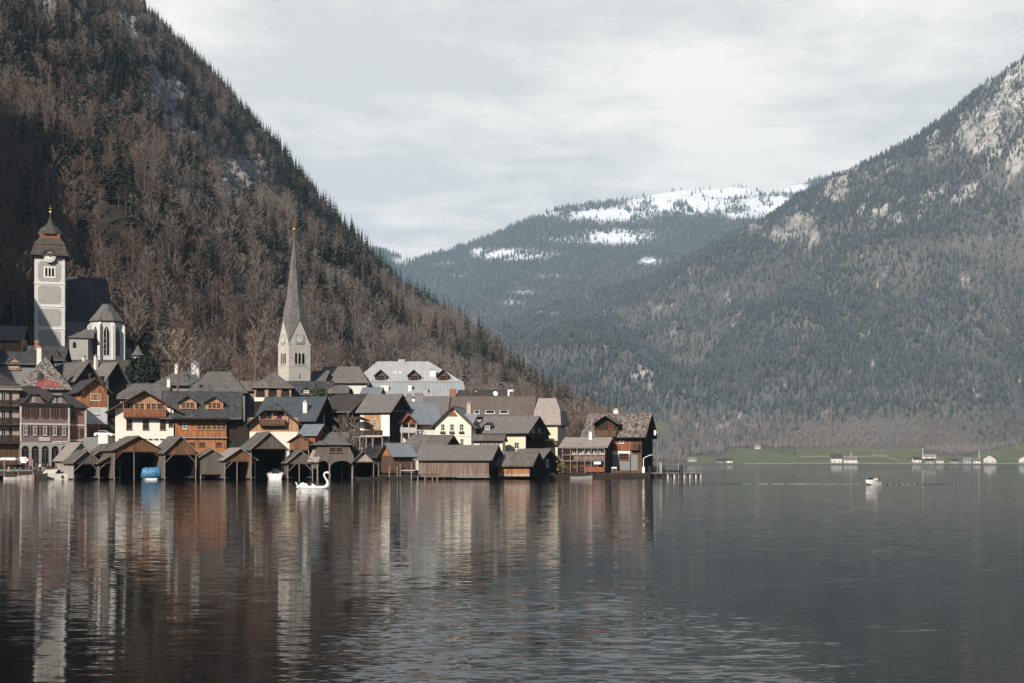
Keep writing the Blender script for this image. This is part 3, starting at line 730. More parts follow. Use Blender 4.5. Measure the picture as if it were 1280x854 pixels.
# --- right mountain
Na = int((900 / F) * (4250 ** 2 - 1900 ** 2) / 2 / 25)
px, Y = sample(Na, 540, 1420, 1900, 4300)
z = right_mtn(px, Y); X = (px - 640) / F * Y; py = HY - (z - CH) / Y * F
Rr = interp(px, RRg[:, 0], RRg[:, 1]); rk = rockf(px, py, RROCK); gr = greenf(px, py, Y)
low = sstep(505, 535, py) * (px > 700)
barep = .10 + .75 * low + .45 * sstep(.48, .66, fbm(X / 200, z / 110, 5, 99)) * (py > 200) + .35 * rockf(px, py, [(1180, 330, 130, 50, 1), (930, 330, 80, 20, .6), (740, 385, 60, 14, .6), (1250, 400, 80, 60, .6), (1230, 480, 80, 24, .5)])
keep = (Y < Rr * 1.01) & (Y > np.where((px < 885) | (rg.random(Na) < .13), 1872, 2010)) & ((gr < .3) | (rg.random(Na) < .02)) & (rg.random(Na) > rk * 1.05) & ~((py > 566) & (px > 885) & (rg.random(Na) < .75)) & (rg.random(Na) < .62 + .7 * fbm(X / 120, Y / 120, 3, 17))
px, Y, z, X, barep, low = [q[keep] for q in (px, Y, z, X, barep, low)]
isb = rg.random(len(px)) < barep; n = len(px)
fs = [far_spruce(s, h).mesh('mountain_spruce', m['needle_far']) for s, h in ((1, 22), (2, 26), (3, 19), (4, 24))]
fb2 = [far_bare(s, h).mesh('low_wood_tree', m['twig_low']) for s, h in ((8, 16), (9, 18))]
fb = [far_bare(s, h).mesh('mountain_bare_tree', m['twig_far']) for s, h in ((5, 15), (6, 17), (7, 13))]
c2 = proto_coll('mountain_tree', fs + fb + fb2)
idx = np.where(isb, np.where(low > .5, 7 + rg.integers(0, 2, n), 4 + rg.integers(0, 3, n)), rg.integers(0, 4, n)).astype(np.int32)
rot = np.stack([rg.normal(0, .03, n), rg.normal(0, .03, n), rg.uniform(0, 6.28, n)], 1)
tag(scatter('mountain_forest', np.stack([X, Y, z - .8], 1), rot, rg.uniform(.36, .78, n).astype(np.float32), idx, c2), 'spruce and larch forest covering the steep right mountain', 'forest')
# --- crags on both slopes
def crag(seed):
    bm = bmesh.new(); bmesh.ops.create_icosphere(bm, subdivisions=2, radius=1); r_ = random.Random(seed); ax = [Vector((r_.gauss(0, 1), r_.gauss(0, 1), r_.gauss(0, 1))).normalized() for _ in range(7)]
    for v in bm.verts:
        d = v.co.normalized(); k = min([1.0] + [r0 / max(.05, d.dot(a)) for a, r0 in zip(ax, (.62, .7, .66, .74, .6, .8, .7)) if d.dot(a) > .3]); v.co = Vector((d.x * k, d.y * k, d.z * k * 1.25)) + Vector((r_.gauss(0, .05), r_.gauss(0, .05), r_.gauss(0, .05)))
    me = bpy.data.meshes.new('crag'); bm.to_mesh(me); bm.free(); me.materials.append(m['rock']); return me
c3 = proto_coll('crag', [crag(s) for s in range(5)])
def crags(name, label, fn, lst, n_, p0, p1, Y0, Y1, s0, s1, thr):
    px, Y = sample(n_, p0, p1, Y0, Y1); z = fn(px, Y); X = (px - 640) / F * Y; py = HY - (z - CH) / Y * F
    w = rockf(px, py, lst) * (.4 + 1.2 * fbm(X / s1 / 4, z / s1 / 3, 3, 44)); k = rg.random(n_) < np.clip(w - thr, 0, 1); n = k.sum()
    tag(scatter(name, np.stack([X, Y, z], 1)[k], np.stack([rg.normal(0, .3, n), rg.normal(0, .3, n), rg.uniform(0, 6.28, n)], 1), (s0 + (s1 - s0) * rg.random(n) ** 2).astype(np.float32), rg.integers(0, 5, n).astype(np.int32), c3), label, 'rocks')
crags('hillside_crags', 'pale tan limestone crags breaking through the near slope', left_hill, ROCKS, 60000, -20, 420, 600, 1420, .8, 3.6, .25)
crags('mountain_crags', 'grey limestone crags below the right mountain ridge', right_mtn, [q for q in RROCK if q[0] > 930], 90000, 880, 1340, 2150, 4200, 2.0, 8.0, .36)
# --- far mountain
Na = int((620 / F) * (7050 ** 2 - 4300 ** 2) / 2 / 150)
px, Y = sample(Na, 440, 1060, 4300, 7050)
z = far_mtn(px, Y); X = (px - 640) / F * Y; py = HY - (z - CH) / Y * F
sn = rockf(px, py, SNOWS)
keep = (Y < 7010) & (rg.random(Na) > np.clip(sn * 1.5 - .15, 0, .97) * (fbm(X / 90, Y / 140, 4, 93) < .56)) & (rg.random(Na) < .55 + .8 * fbm(X / 200, Y / 200, 3, 23))
px, Y, z, X = [q[keep] for q in (px, Y, z, X)]; n = len(px)
idx = np.where(rg.random(n) < .2, 4 + rg.integers(0, 3, n), rg.integers(0, 4, n)).astype(np.int32)
rot = np.stack([n * [0.0], n * [0.0], rg.uniform(0, 6.28, n)], 1)
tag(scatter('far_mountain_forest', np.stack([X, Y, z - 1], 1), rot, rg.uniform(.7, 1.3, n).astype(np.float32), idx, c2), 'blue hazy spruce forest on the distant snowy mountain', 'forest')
# ------------------------------------------------------------------ building kit
_wc = {}
def window_meshes(w, h, nx, ny, fm, joined_pane=False):
    k = (round(w, 2), round(h, 2), nx, ny, fm, joined_pane)
    if k in _wc: return _wc[k]
    f = MB(); t = min(.11, w * .12)
    f.box(-w / 2 - .03, -.10, -.04, -w / 2 + t, .02, h + .03); f.box(w / 2 - t, -.10, -.04, w / 2 + .03, .02, h + .03)
    f.box(-w / 2 + t, -.10, h - t, w / 2 - t, .02, h + .03); f.box(-w / 2 + t, -.10, -.04, w / 2 - t, .02, t)
    for i in range(1, nx): x = -w / 2 + w * i / nx; f.box(x - .04, -.08, t, x + .04, -.021, h - t)
    for j in range(1, ny):
        z = h * j / ny; xs = [-w / 2 + t] + [-w / 2 + w * i / nx for i in range(1, nx)] + [w / 2 - t]
        for i in range(nx): f.box(xs[i] + (.04 if i else 0), -.075, z - .03, xs[i + 1] - (.04 if i < nx - 1 else 0), -.021, z + .03)
    f.box(-w / 2 - .1, -.2, -.11, w / 2 + .1, .02, -.042)
    p = MB() if not joined_pane else f
    if joined_pane: p.mat(1)
    p.box(-w / 2 + t * .5, -.02, t * .5, w / 2 - t * .5, .015, h - t * .5)
    _wc[k] = (f.mesh('window', [m[fm], m['glass']] if joined_pane else m[fm]), None if joined_pane else p.mesh('pane', m['glass']))
    return _wc[k]
_sc = {}
def obj(name, me, parent, loc=(0, 0, 0), rz=0):
    o = bpy.data.objects.new(name, me); COL.objects.link(o); o.parent = parent; o.location = loc; o.rotation_euler = (0, 0, rz); return o

def cat_ok(h): return h.r.get('category') not in ('boathouse',) and h.r.name.split('.')[0] not in ('far_house', 'shed', 'boathouse')
class House:
    def __init__(s, name, label, Y, a, b, base, depth, rot=0, cat='house', group=None):
        """rot = how far the front is turned away from the line of sight (minus: its right end wall shows)"""
        s.k = Y / F; s.pc = (a + b) / 2; s.th = R(rot) + math.atan((640 - s.pc) / F); s.c = math.cos(s.th); s.s = math.sin(s.th)
        s.Y = Y; s.X = wx(s.pc, Y); xa, xb = s.U(a), s.U(b); s.w = xb - xa; q = (xa + xb) / 2
        s.X += q * s.c; s.Y = Y + q * s.s
        s.d = depth; s.z0 = wz(base, Y)
        s.r = tag(empty(name, (s.X, s.Y, s.z0), s.th), label, cat, group)
    def U(s, px, y=0):
        p = (px - 640) / F; return (p * (s.Y + y * s.c) - s.X + y * s.s) / (s.c - p * s.s)
    def Z(s, py, d=0): return wz(py, s.Y + d * s.c) - s.z0
    def P(s, mb, name, mat, parent=None, kind=None, label=None, smooth=False):
        return mb.build(name, [m[q] for q in mat] if isinstance(mat, (list, tuple)) else m[mat], parent or s.r, kind, label, smooth)
    def face(s, f, u):
        if f == 'f': return (u, -.005, 0), 0
        if f == 'r': return (s.w / 2 + .005, s.d / 2 + u, 0), R(90)
        return (-s.w / 2 - .005, s.d / 2 - u, 0), R(-90)
    def win(s, u, z, w, h, nx=2, ny=2, f='f', fm='frame', sh=None, off=0, parent=None):
        fr, pn = window_meshes(w, h, nx, ny, fm)
        (x, y, _), rz = s.face(f, u)
        if f == 'f': y -= off
        o = obj('window', fr, parent or s.r, (x, y, z), rz); obj('pane', pn, o)
        if sh:
            sw = w * .52; k = (round(sw, 2), round(h, 2), sh)
            if k not in _sc:
                q = MB(); q.box(-sw / 2, -.07, 0, sw / 2, -.01, h)
                for i in range(3): q.box(-sw / 2 + .06, -.095, h * (.06 + .31 * i), sw / 2 - .06, -.0705, h * (.29 + .31 * i))
                _sc[k] = q.mesh('shutter', m[sh])
            for sg in (-1, 1):
                dx = sg * (w / 2 + sw / 2 + .05)
                obj('shutter', _sc[k], s.r, (x + math.cos(rz) * dx, y + math.sin(rz) * dx, z), rz)
        return o
    def wpx(s, p0, p1, q0, q1, nx=2, ny=2, fm='frame', sh=None, off=0):
        return s.win(s.U((p0 + p1) / 2), s.Z(q1), s.U(p1) - s.U(p0), (q1 - q0) * s.k, nx, ny, 'f', fm, sh, off)
    def walls(s, ze, mat, z0=-4, w=None):
        b = MB(); w = w or s.w; b.box(-w / 2, 0, z0, w / 2, s.d, ze); s.ze = ze; return s.P(b, 'wall', mat)
    def band(s, q0, q1, mat, name='wall_panel', p0=None, p1=None, off=.03):   # board cladding over a part of the front
        b = MB(); x0 = -s.w / 2 - off if p0 is None else s.U(p0); x1 = s.w / 2 + off if p1 is None else s.U(p1)
        b.box(x0, -off, s.Z(q1), x1, .03, s.Z(q0)); return s.P(b, name, mat)
    def roof(s, ze, zr, axis, mat, ov=.8, og=.7, c=(1, 1), hl=(0, 0), t=.2, gmat=None, ym=None, front_gable=True):
        """ridge along axis; c = share of the gable left below a hip at either end, hl = length of that hip along the ridge"""
        half, L = (s.d / 2, s.w) if axis == 'x' else (s.w / 2, s.d)
        m_ = (zr - ze) / half; s.m = m_; s.axis = axis; s.ze = ze; s.zr = zr; s.t = t
        A, B = -og, L + og; sp = half + ov; zt = zr + t; ztip = zt - m_ * sp; H = zt - ztip
        if axis == 'x': W3 = lambda u, v, z: (u - s.w / 2, v + s.d / 2, z)
        else: W3 = lambda u, v, z: (-v, u, z)
        R0, R1 = W3(A + hl[0], 0, zt), W3(B - hl[1], 0, zt)
        polys = []
        for sg in (-1, 1):
            e0, e1 = W3(A, sg * sp, ztip), W3(B, sg * sp, ztip)
            c0 = W3(A, sg * sp * (1 - c[0]), ztip + c[0] * H); c1 = W3(B, sg * sp * (1 - c[1]), ztip + c[1] * H)
            P = [e0, e1]
            if 0 < c[1] < 1: P.append(c1)
            P.append(R1); P.append(R0)
            if 0 < c[0] < 1: P.append(c0)
            if sg > 0: P = P[::-1]
            polys.append(P)
        for e, (u, Rr, cc) in enumerate(((A, R0, c[0]), (B, R1, c[1]))):
            if cc < 1:
                p, q = W3(u, -sp * (1 - cc), ztip + cc * H), W3(u, sp * (1 - cc), ztip + cc * H)
                polys.append([q, p, Rr] if e == 0 else [p, q, Rr])
        b = MB(); b.shell(polys, t); s.ro = s.P(b, 'roof', mat)
        # courses of shingles or standing seams, real pieces lying on both slopes
        seam = m[mat].name.startswith(('blue_', 'silver', 'brown_ribbed', 'dark_brown', 'blue_grey'))
        cb = MB(); LL = B - A; sl_len = math.hypot(sp, H); nrm = (m_ / math.hypot(1, m_), 1 / math.hypot(1, m_))
        def lim(f):                                # ridge-wise limits of the slope at height fraction f
            a0 = A + (hl[0] * (f - c[0]) / (1 - c[0]) if c[0] < 1 and f > c[0] else 0); b0 = B - (hl[1] * (f - c[1]) / (1 - c[1]) if c[1] < 1 and f > c[1] else 0)
            return a0, b0
        for sg in (-1, 1):
            if seam:
                n_ = max(2, int(LL / .75))
                for i in range(n_ + 1):
                    u = A + .04 + (LL - .08) * i / n_; f1 = 1.0
                    if u < A + hl[0]: f1 = min(f1, c[0] + (1 - c[0]) * (u - A) / hl[0])
                    if u > B - hl[1]: f1 = min(f1, c[1] + (1 - c[1]) * (B - u) / hl[1])
                    if f1 < .08: continue
                    st_ = len(cb.v)
                    for uu, ff, hh in ((u - .03, 0.005, 0), (u + .03, 0.005, 0), (u + .03, f1 * .99, 0), (u - .03, f1 * .99, 0), (u - .02, 0.005, .05), (u + .02, 0.005, .05), (u + .02, f1 * .99, .05), (u - .02, f1 * .99, .05)):
                        cb.v.append(W3(uu, sg * (sp * (1 - ff) + nrm[0] * hh), ztip + H * ff + nrm[1] * hh + .002))
                    for q in ((4, 5, 6, 7), (0, 1, 5, 4), (1, 2, 6, 5), (2, 3, 7, 6), (3, 0, 4, 7)): cb.fi([st_ + k for k in (q if sg < 0 else q[::-1])])
            else:
                n_ = max(3, int(sl_len / .46))
                for i in range(n_):
                    f0, f1 = i / n_, min(1.0, (i + 1.12) / n_); a0, b0 = lim(f0); a1, b1 = lim(min(f1, .999)); u = a0
                    while u < b0 - .05:
                        u2 = min(b0, u + rnd.uniform(.5, 1.9)); h0 = rnd.uniform(.03, .075); ua, ub = max(u, a1), min(u2, b1); jf = f0 - rnd.uniform(0, .12) / n_
                        if ub > ua:
                            st_ = len(cb.v)
                            for uu, ff, hh in ((u + .01, jf, 0), (u2 - .01, jf, 0), (ub, f1, 0), (ua, f1, 0), (u + .01, jf, h0), (u2 - .01, jf, h0), (ub, f1, .006), (ua, f1, .006)):
                                cb.v.append(W3(uu, sg * (sp * (1 - ff) + nrm[0] * hh), ztip + H * ff + nrm[1] * hh + .002))
                            for q in ((4, 5, 6, 7), (0, 1, 5, 4), (1, 2, 6, 5), (3, 0, 4, 7)): cb.fi([st_ + k for k in (q if sg < 0 else q[::-1])])
                        u = u2
        s.P(cb, 'roof_seams' if seam else 'roof_shingles', mat, s.ro, 'stuff')
        # ridge cap
        if hl[0] + hl[1] < L:
            rc = MB(); a_, b_ = Vector(R0), Vector(R1); rc.tube([a_ + Vector((0, 0, .02)), b_ + Vector((0, 0, .02))], .11, 5); s.P(rc, 'ridge_cap', mat, s.ro)
        if axis == 'x' and cat_ok(s):
            gq = MB(); gq.tube([W3(A + .05, -sp - .07, ztip - t * .6), W3(B - .05, -sp - .07, ztip - t * .6)], .075, 5); s.P(gq, 'gutter', 'hand' if rnd.random() < .6 else 'chimney_grey', s.ro)
        if cat_ok(s) and rnd.random() < .4 and hl[0] + hl[1] < L * .8 and s.Y < 330:
            aq = MB(); u_ = A + hl[0] + (L - hl[0] - hl[1]) * rnd.uniform(.25, .75); p_ = Vector(W3(u_, 0, zt)); hh_ = rnd.uniform(1.2, 2.0); aq.tube([p_ - Vector((0, 0, .3)), p_ + Vector((0, 0, hh_))], .03, 4)
            for q_ in (.0, .3, .55): aq.tube([p_ + Vector((-.55 + q_ * .5, 0, hh_ - q_)), p_ + Vector((.55 - q_ * .5, 0, hh_ - q_))], .02, 4)
            s.P(aq, 'aerial', 'chimney_grey', s.ro)
        for e, cc in enumerate(c):
            if cc <= 0: continue
            zc = ze + cc * (zr - ze) - .02; vv = half * (1 - cc)
            poly = [(-half, ze), (half, ze), (vv + .01, zc), (-vv - .01, zc)] if cc < 1 else [(-half, ze), (half, ze), (0, zr - .02)]
            g = MB()
            if axis == 'x':
                x0 = -s.w / 2 if e == 0 else s.w / 2; d_ = .13 if e == 0 else -.13
                g.prism([(p[0] + s.d / 2, p[1]) for p in poly], lambda u, v, tt: (x0 + d_ * tt, u, v))
            else:
                y0 = 0 if e == 0 else s.d; d_ = .13 if e == 0 else -.13
                g.prism(poly, lambda u, v, tt: (u, y0 + d_ * tt, v))
            s.P(g, 'gable', gmat or 'white')
            if cc == 1:                            # barge boards under the verge
                bb = MB(); w_ = .24
                for sg in (-1, 1):
                    a0 = W3(A if e == 0 else B, sg * (sp - .02), ztip - t); a1 = W3(A if e == 0 else B, 0, zt - t)
                    if axis == 'x': n_ = (-.06, 0) if e == 0 else (.06, 0)
                    else: n_ = (0, -.06) if e == 0 else (0, .06)
                    q = [Vector(a0), Vector(a1), Vector(a1) - Vector((0, 0, -t - .02)), Vector(a0) - Vector((0, 0, -t - .02))]
                    o_ = Vector((n_[0], n_[1], 0)); st = len(bb.v)
                    bb.v += [tuple(p) for p in q] + [tuple(p + o_) for p in q]
                    bb.fi((st, st + 1, st + 2, st + 3)); bb.fi((st + 7, st + 6, st + 5, st + 4))
                    for i in range(4): j = (i + 1) % 4; bb.fi((st + i, st + 4 + i, st + 4 + j, st + j))
                s.P(bb, 'barge_board', 'beam' if mat not in ('shingle_pale', 'shingle_grey') else 'fascia', s.ro)
        return s.ro
    def slope_y(s, z):                             # y of the front slope (ridge along x) at height z
        return (z - s.ze) / s.m
    def chimney(s, px, p0, p1, y, mat='chimney_white', w=.75, cap=True, depth=None):
        """px centre; p0 top row, p1 bottom row; y depth in the house"""
        x = s.U(px, y); z1 = s.Z(p0, y); z0 = s.Z(p1, y) - 1.6; dd = depth or w
        b = MB(); b.box(x - w / 2, y - dd / 2, z0, x + w / 2, y + dd / 2, z1); o = s.P(b, 'chimney', mat)
        if cap:
            q = MB(); q.box(x - w / 2 - .1, y - dd / 2 - .1, z1, x + w / 2 + .1, y + dd / 2 + .1, z1 + .14); q.box(x - w * .3, y - dd * .3, z1 + .14, x + w * .3, y + dd * .3, z1 + .42)
            s.P(q, 'chimney_cap', 'fascia', o)
        return o
    def dormer(s, p0, p1, q0, q1, wall, roof, out=.25, fm='frame', nx=2, hip=False, wn=True, gm=None, yoff=0, nwin=1):
        """gabled dormer on the front slope: p0..p1 columns, q0 ridge row, q1 sill row"""
        u = s.U((p0 + p1) / 2, 2); w = s.U(p1, 2) - s.U(p0, 2); zb = s.Z(q1, 2); y0 = max(s.slope_y(zb - s.t) + yoff, -.3); zb = min(zb, s.ze + s.m * y0 + s.t + .15)
        h = (q1 - q0) * s.k; hw = h * .58; L = (h + .6) / s.m + .4
        b = MB(); b.box(u - w / 2, y0, zb - .5, u + w / 2, y0 + L, zb + hw); b.front([(u - w / 2, zb + hw), (u + w / 2, zb + hw), (u, zb + h - .1)], y0, y0 + L)
        o = s.P(b, 'dormer', wall)
        r = MB(); o_ = .35; mm = (h - hw) / (w / 2); zt = zb + h + .05
        r.shell([[(u - w / 2 - o_, y0 - out, zt - mm * (w / 2 + o_)), (u, y0 - out, zt), (u, y0 + L, zt), (u - w / 2 - o_, y0 + L, zt - mm * (w / 2 + o_))][::-1],
                 [(u + w / 2 + o_, y0 - out, zt - mm * (w / 2 + o_)), (u, y0 - out, zt), (u, y0 + L, zt), (u + w / 2 + o_, y0 + L, zt - mm * (w / 2 + o_))]], .1)
        s.P(r, 'dormer_roof', roof, o)
        if wn:
            for i in range(nwin):
                ww = w * .72 / nwin; fr, _ = window_meshes(ww * .92, hw * .78, nx, 2, fm, True); obj('window', fr, o, (u + (i - (nwin - 1) / 2) * ww, y0 - .012, zb + hw * .14))
        return o
    def balcony(s, p0, p1, q0, q1, mat='wood_red', dep=1.1, posts=0, label=None, rail='beam', wave=False):
        """q0 rail row, q1 floor row"""
        x0, x1 = s.U(p0), s.U(p1); z1, z0 = s.Z(q0), s.Z(q1)
        b = MB(); b.box(x0, -dep, z0 - .16, x1, -.008, z0); o = s.P(b, 'balcony', 'beam', label=label)
        r = MB(); r.box(x0 - .05, -dep - .06, z1, x1 + .05, -dep + .08, z1 + .09); r.box(x0 - .05, -dep + .08, z1, x0 + .05, -.008, z1 + .09); r.box(x1 - .05, -dep + .08, z1, x1 + .05, -.008, z1 + .09)
        s.P(r, 'hand_rail', rail, o)
        q = MB(); n = max(4, int((x1 - x0) / .21)); st = (x1 - x0) / n
        for i in range(n):
            zz = rnd.uniform(-.012, .012); q.box(x0 + i * st + .012, -dep - .02 + zz, z0 + .05, x0 + (i + 1) * st - .012, -dep + .015 + zz, z1 - .005)
        n2 = max(3, int(dep / .21)); s2 = dep / n2
        for i in range(n2):
            for xx in (x0, x1): q.box(xx - .018, -dep + .03 + i * s2, z0 + .05, xx + .018, -dep + (i + 1) * s2 - .02, z1 - .005)
        s.P(q, 'railing_boards', mat, o, 'stuff')
        for i in range(posts):
            xx = x0 + (x1 - x0) * i / max(1, posts - 1); pb = MB(); pb.box(xx - .07, -dep - .07, -1 if False else z1 + .09, xx + .07, -dep + .07, z1 + 1.35); s.P(pb, 'balcony_post', rail, o)
        return o
    def slope_patch(s, poly, mat, name, lift=.05):
        """thin sheet lying on the front slope, poly in (column, row)"""
        pts = []
        for px, py in poly:
            y = 1.0
            for _ in range(12): z = s.Z(py, y); y = s.slope_y(z - s.t)
            pts.append((s.U(px, y), y, s.Z(py, y) + lift))
        b = MB(); b.shell([pts], .06); return s.P(b, name, mat)

def house(name, label, Y, a, b, base, eave, ridge, depth, rot, axis, wall, roof, c=(1, 1), hl=(0, 0), ov=.8, og=.7, gmat=None, t=.2, cat='house', group=None, z0=-4):
    h = House(name, label, Y, a, b, base, depth, rot, cat, group)
    ze = h.Z(eave); zr = h.Z(ridge, depth / 2 if axis == 'x' else 0)
    # the eave row is the drip edge of the roof: lift the wall plate to suit
    half = depth / 2 if axis == 'x' else h.w / 2
    ze2 = zr - t - (zr - ze) * half / (half + ov)
    h.walls(ze2, wall, z0); h.roof(ze2, zr - t, axis, roof, ov, og, c, hl, t, gmat or wall)
    return h

def boards(mb, u0, u1, zlo, zhi, y, wdt=.2, th=.035, axis='x', fixed=0):
    n = max(1, int(abs(u1 - u0) / wdt)); st = (u1 - u0) / n
    for i in range(n):
        a, b = u0 + i * st + .008, u0 + (i + 1) * st - .008; dy = rnd.uniform(-.02, .02)
        la, lb, ha, hb = zlo(a), zlo(b), zhi(a), zhi(b)
        if ha - la < .04 and hb - lb < .04: continue
        la += rnd.uniform(-.03, .02)
        if axis == 'x': f = lambda u, t_, z: (u, y + dy + t_ * th, z)
        else: f = lambda u, t_, z: (y + dy + t_ * th, u, z)
        s = len(mb.v)
        mb.v += [f(a, 0, la), f(b, 0, lb), f(b, 1, lb), f(a, 1, la), f(a, 0, max(ha, la)), f(b, 0, max(hb, lb)), f(b, 1, max(hb, lb)), f(a, 1, max(ha, la))]
        for q in ((0, 3, 2, 1), (4, 5, 6, 7), (0, 1, 5, 4), (1, 2, 6, 5), (2, 3, 7, 6), (3, 0, 4, 7)): mb.fi([s + k for k in q])

def boathouse(label, Y, a, b, eave, ridge, opening, depth, rot, roof, board, side='wood_grey', mids=(), ov=.5, og=.5, braces=True, post='post', brace_mat=None, name='boathouse', posts_in=0, group='timber boathouses along the village shore', arch=False):
    """open fronted boathouse standing in the lake on posts; opening = row of the lower edge of the gable boarding"""
    h = House(name, label, Y, a, b, HY + CH * F / Y, depth, rot, 'boathouse', group)
    ze, zr = h.Z(eave), h.Z(ridge); zo = h.Z(opening); hw = h.w / 2
    ze = ze + ov * (zr - ze) / (hw + ov) - .1; zr -= .14
    h.roof(ze, zr, 'y', roof, ov, og, t=.13, gmat='wood_dark')
    # the gables of the kit are replaced by real boards proud of a dark back board
    for ch in list(h.r.children):
        if ch.name.startswith('gable') and abs(ch.data.vertices[0].co.y) < .5: bpy.data.objects.remove(ch)
    top = lambda u: ze + (zr - ze) * (1 - abs(u) / hw) - .03
    g = MB()
    if arch:
        lo = lambda u: zo + .0 - max(0, (abs(u) / hw - .62)) * 2.6
    else: lo = lambda u: zo
    boards(g, -hw + .05, hw - .05, lo, top, -.02, .22); h.P(g, 'gable_boards', board, kind='stuff')
    tb = MB(); tb.box(-hw - .1, -.12, zo - .2, hw + .1, .1, zo - .01); h.P(tb, 'tie_beam', 'beam')
    for sg in (-1, 1):
        w_ = MB(); boards(w_, .15, depth - .1, lambda u: .25, lambda u: ze - .02, sg * hw - .02, .25, .04, 'y'); h.P(w_, 'side_boards', side, kind='stuff')
    for sg in (-1, 1):
        li = MB(); li.box(sg * (hw - .07), .25, .1, sg * (hw - .1), depth - .12, ze - .1); h.P(li, 'inner_boards', 'wood_black')  # black lining added so the interior reads as deep shade
    for sg in (-1, 1):
        wk = MB(); boards(wk, .3, depth * .6, lambda u: .42, lambda u: .5, sg * (hw - .45) - .3, .3, .6, 'y'); h.P(wk, 'inner_walkway', 'post', kind='stuff')
    for y in (depth * .3, depth * .62):
        tb = MB(); tb.box(-hw, y - .08, zo - .25, hw, y + .08, zo - .05); h.P(tb, 'tie_beam', 'beam')
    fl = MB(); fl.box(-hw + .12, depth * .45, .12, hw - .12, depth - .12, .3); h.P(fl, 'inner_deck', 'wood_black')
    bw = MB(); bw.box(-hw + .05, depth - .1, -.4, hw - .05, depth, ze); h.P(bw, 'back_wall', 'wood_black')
    for x in [-hw + .02, hw - .02] + [h.U(q) for q in mids]:
        p = MB(); r_ = rnd.uniform(.085, .12); p.tube([(x, -.02, -2.0), (x + rnd.uniform(-.05, .05), -.02, 1), (x, -.02, zo - .2)], [r_ * 1.15, r_, r_], 7); h.P(p, 'post', post)
    for i in range(posts_in):
        y = depth * (i + 1) / (posts_in + 1)
        for x in (-hw + .1, hw - .1): p = MB(); p.tube([(x, y, -2), (x, y, ze)], .11, 6); h.P(p, 'post', post)
    if braces:
        for sg in (-1, 1):
            q = MB(); L_ = min(1.4, hw * .55); q.tube([(sg * (hw - .1), -.06, zo - .25 - L_), (sg * (hw - .1 - L_), -.06, zo - .22)], .07, 5); h.P(q, 'brace', brace_mat or post)
    return h
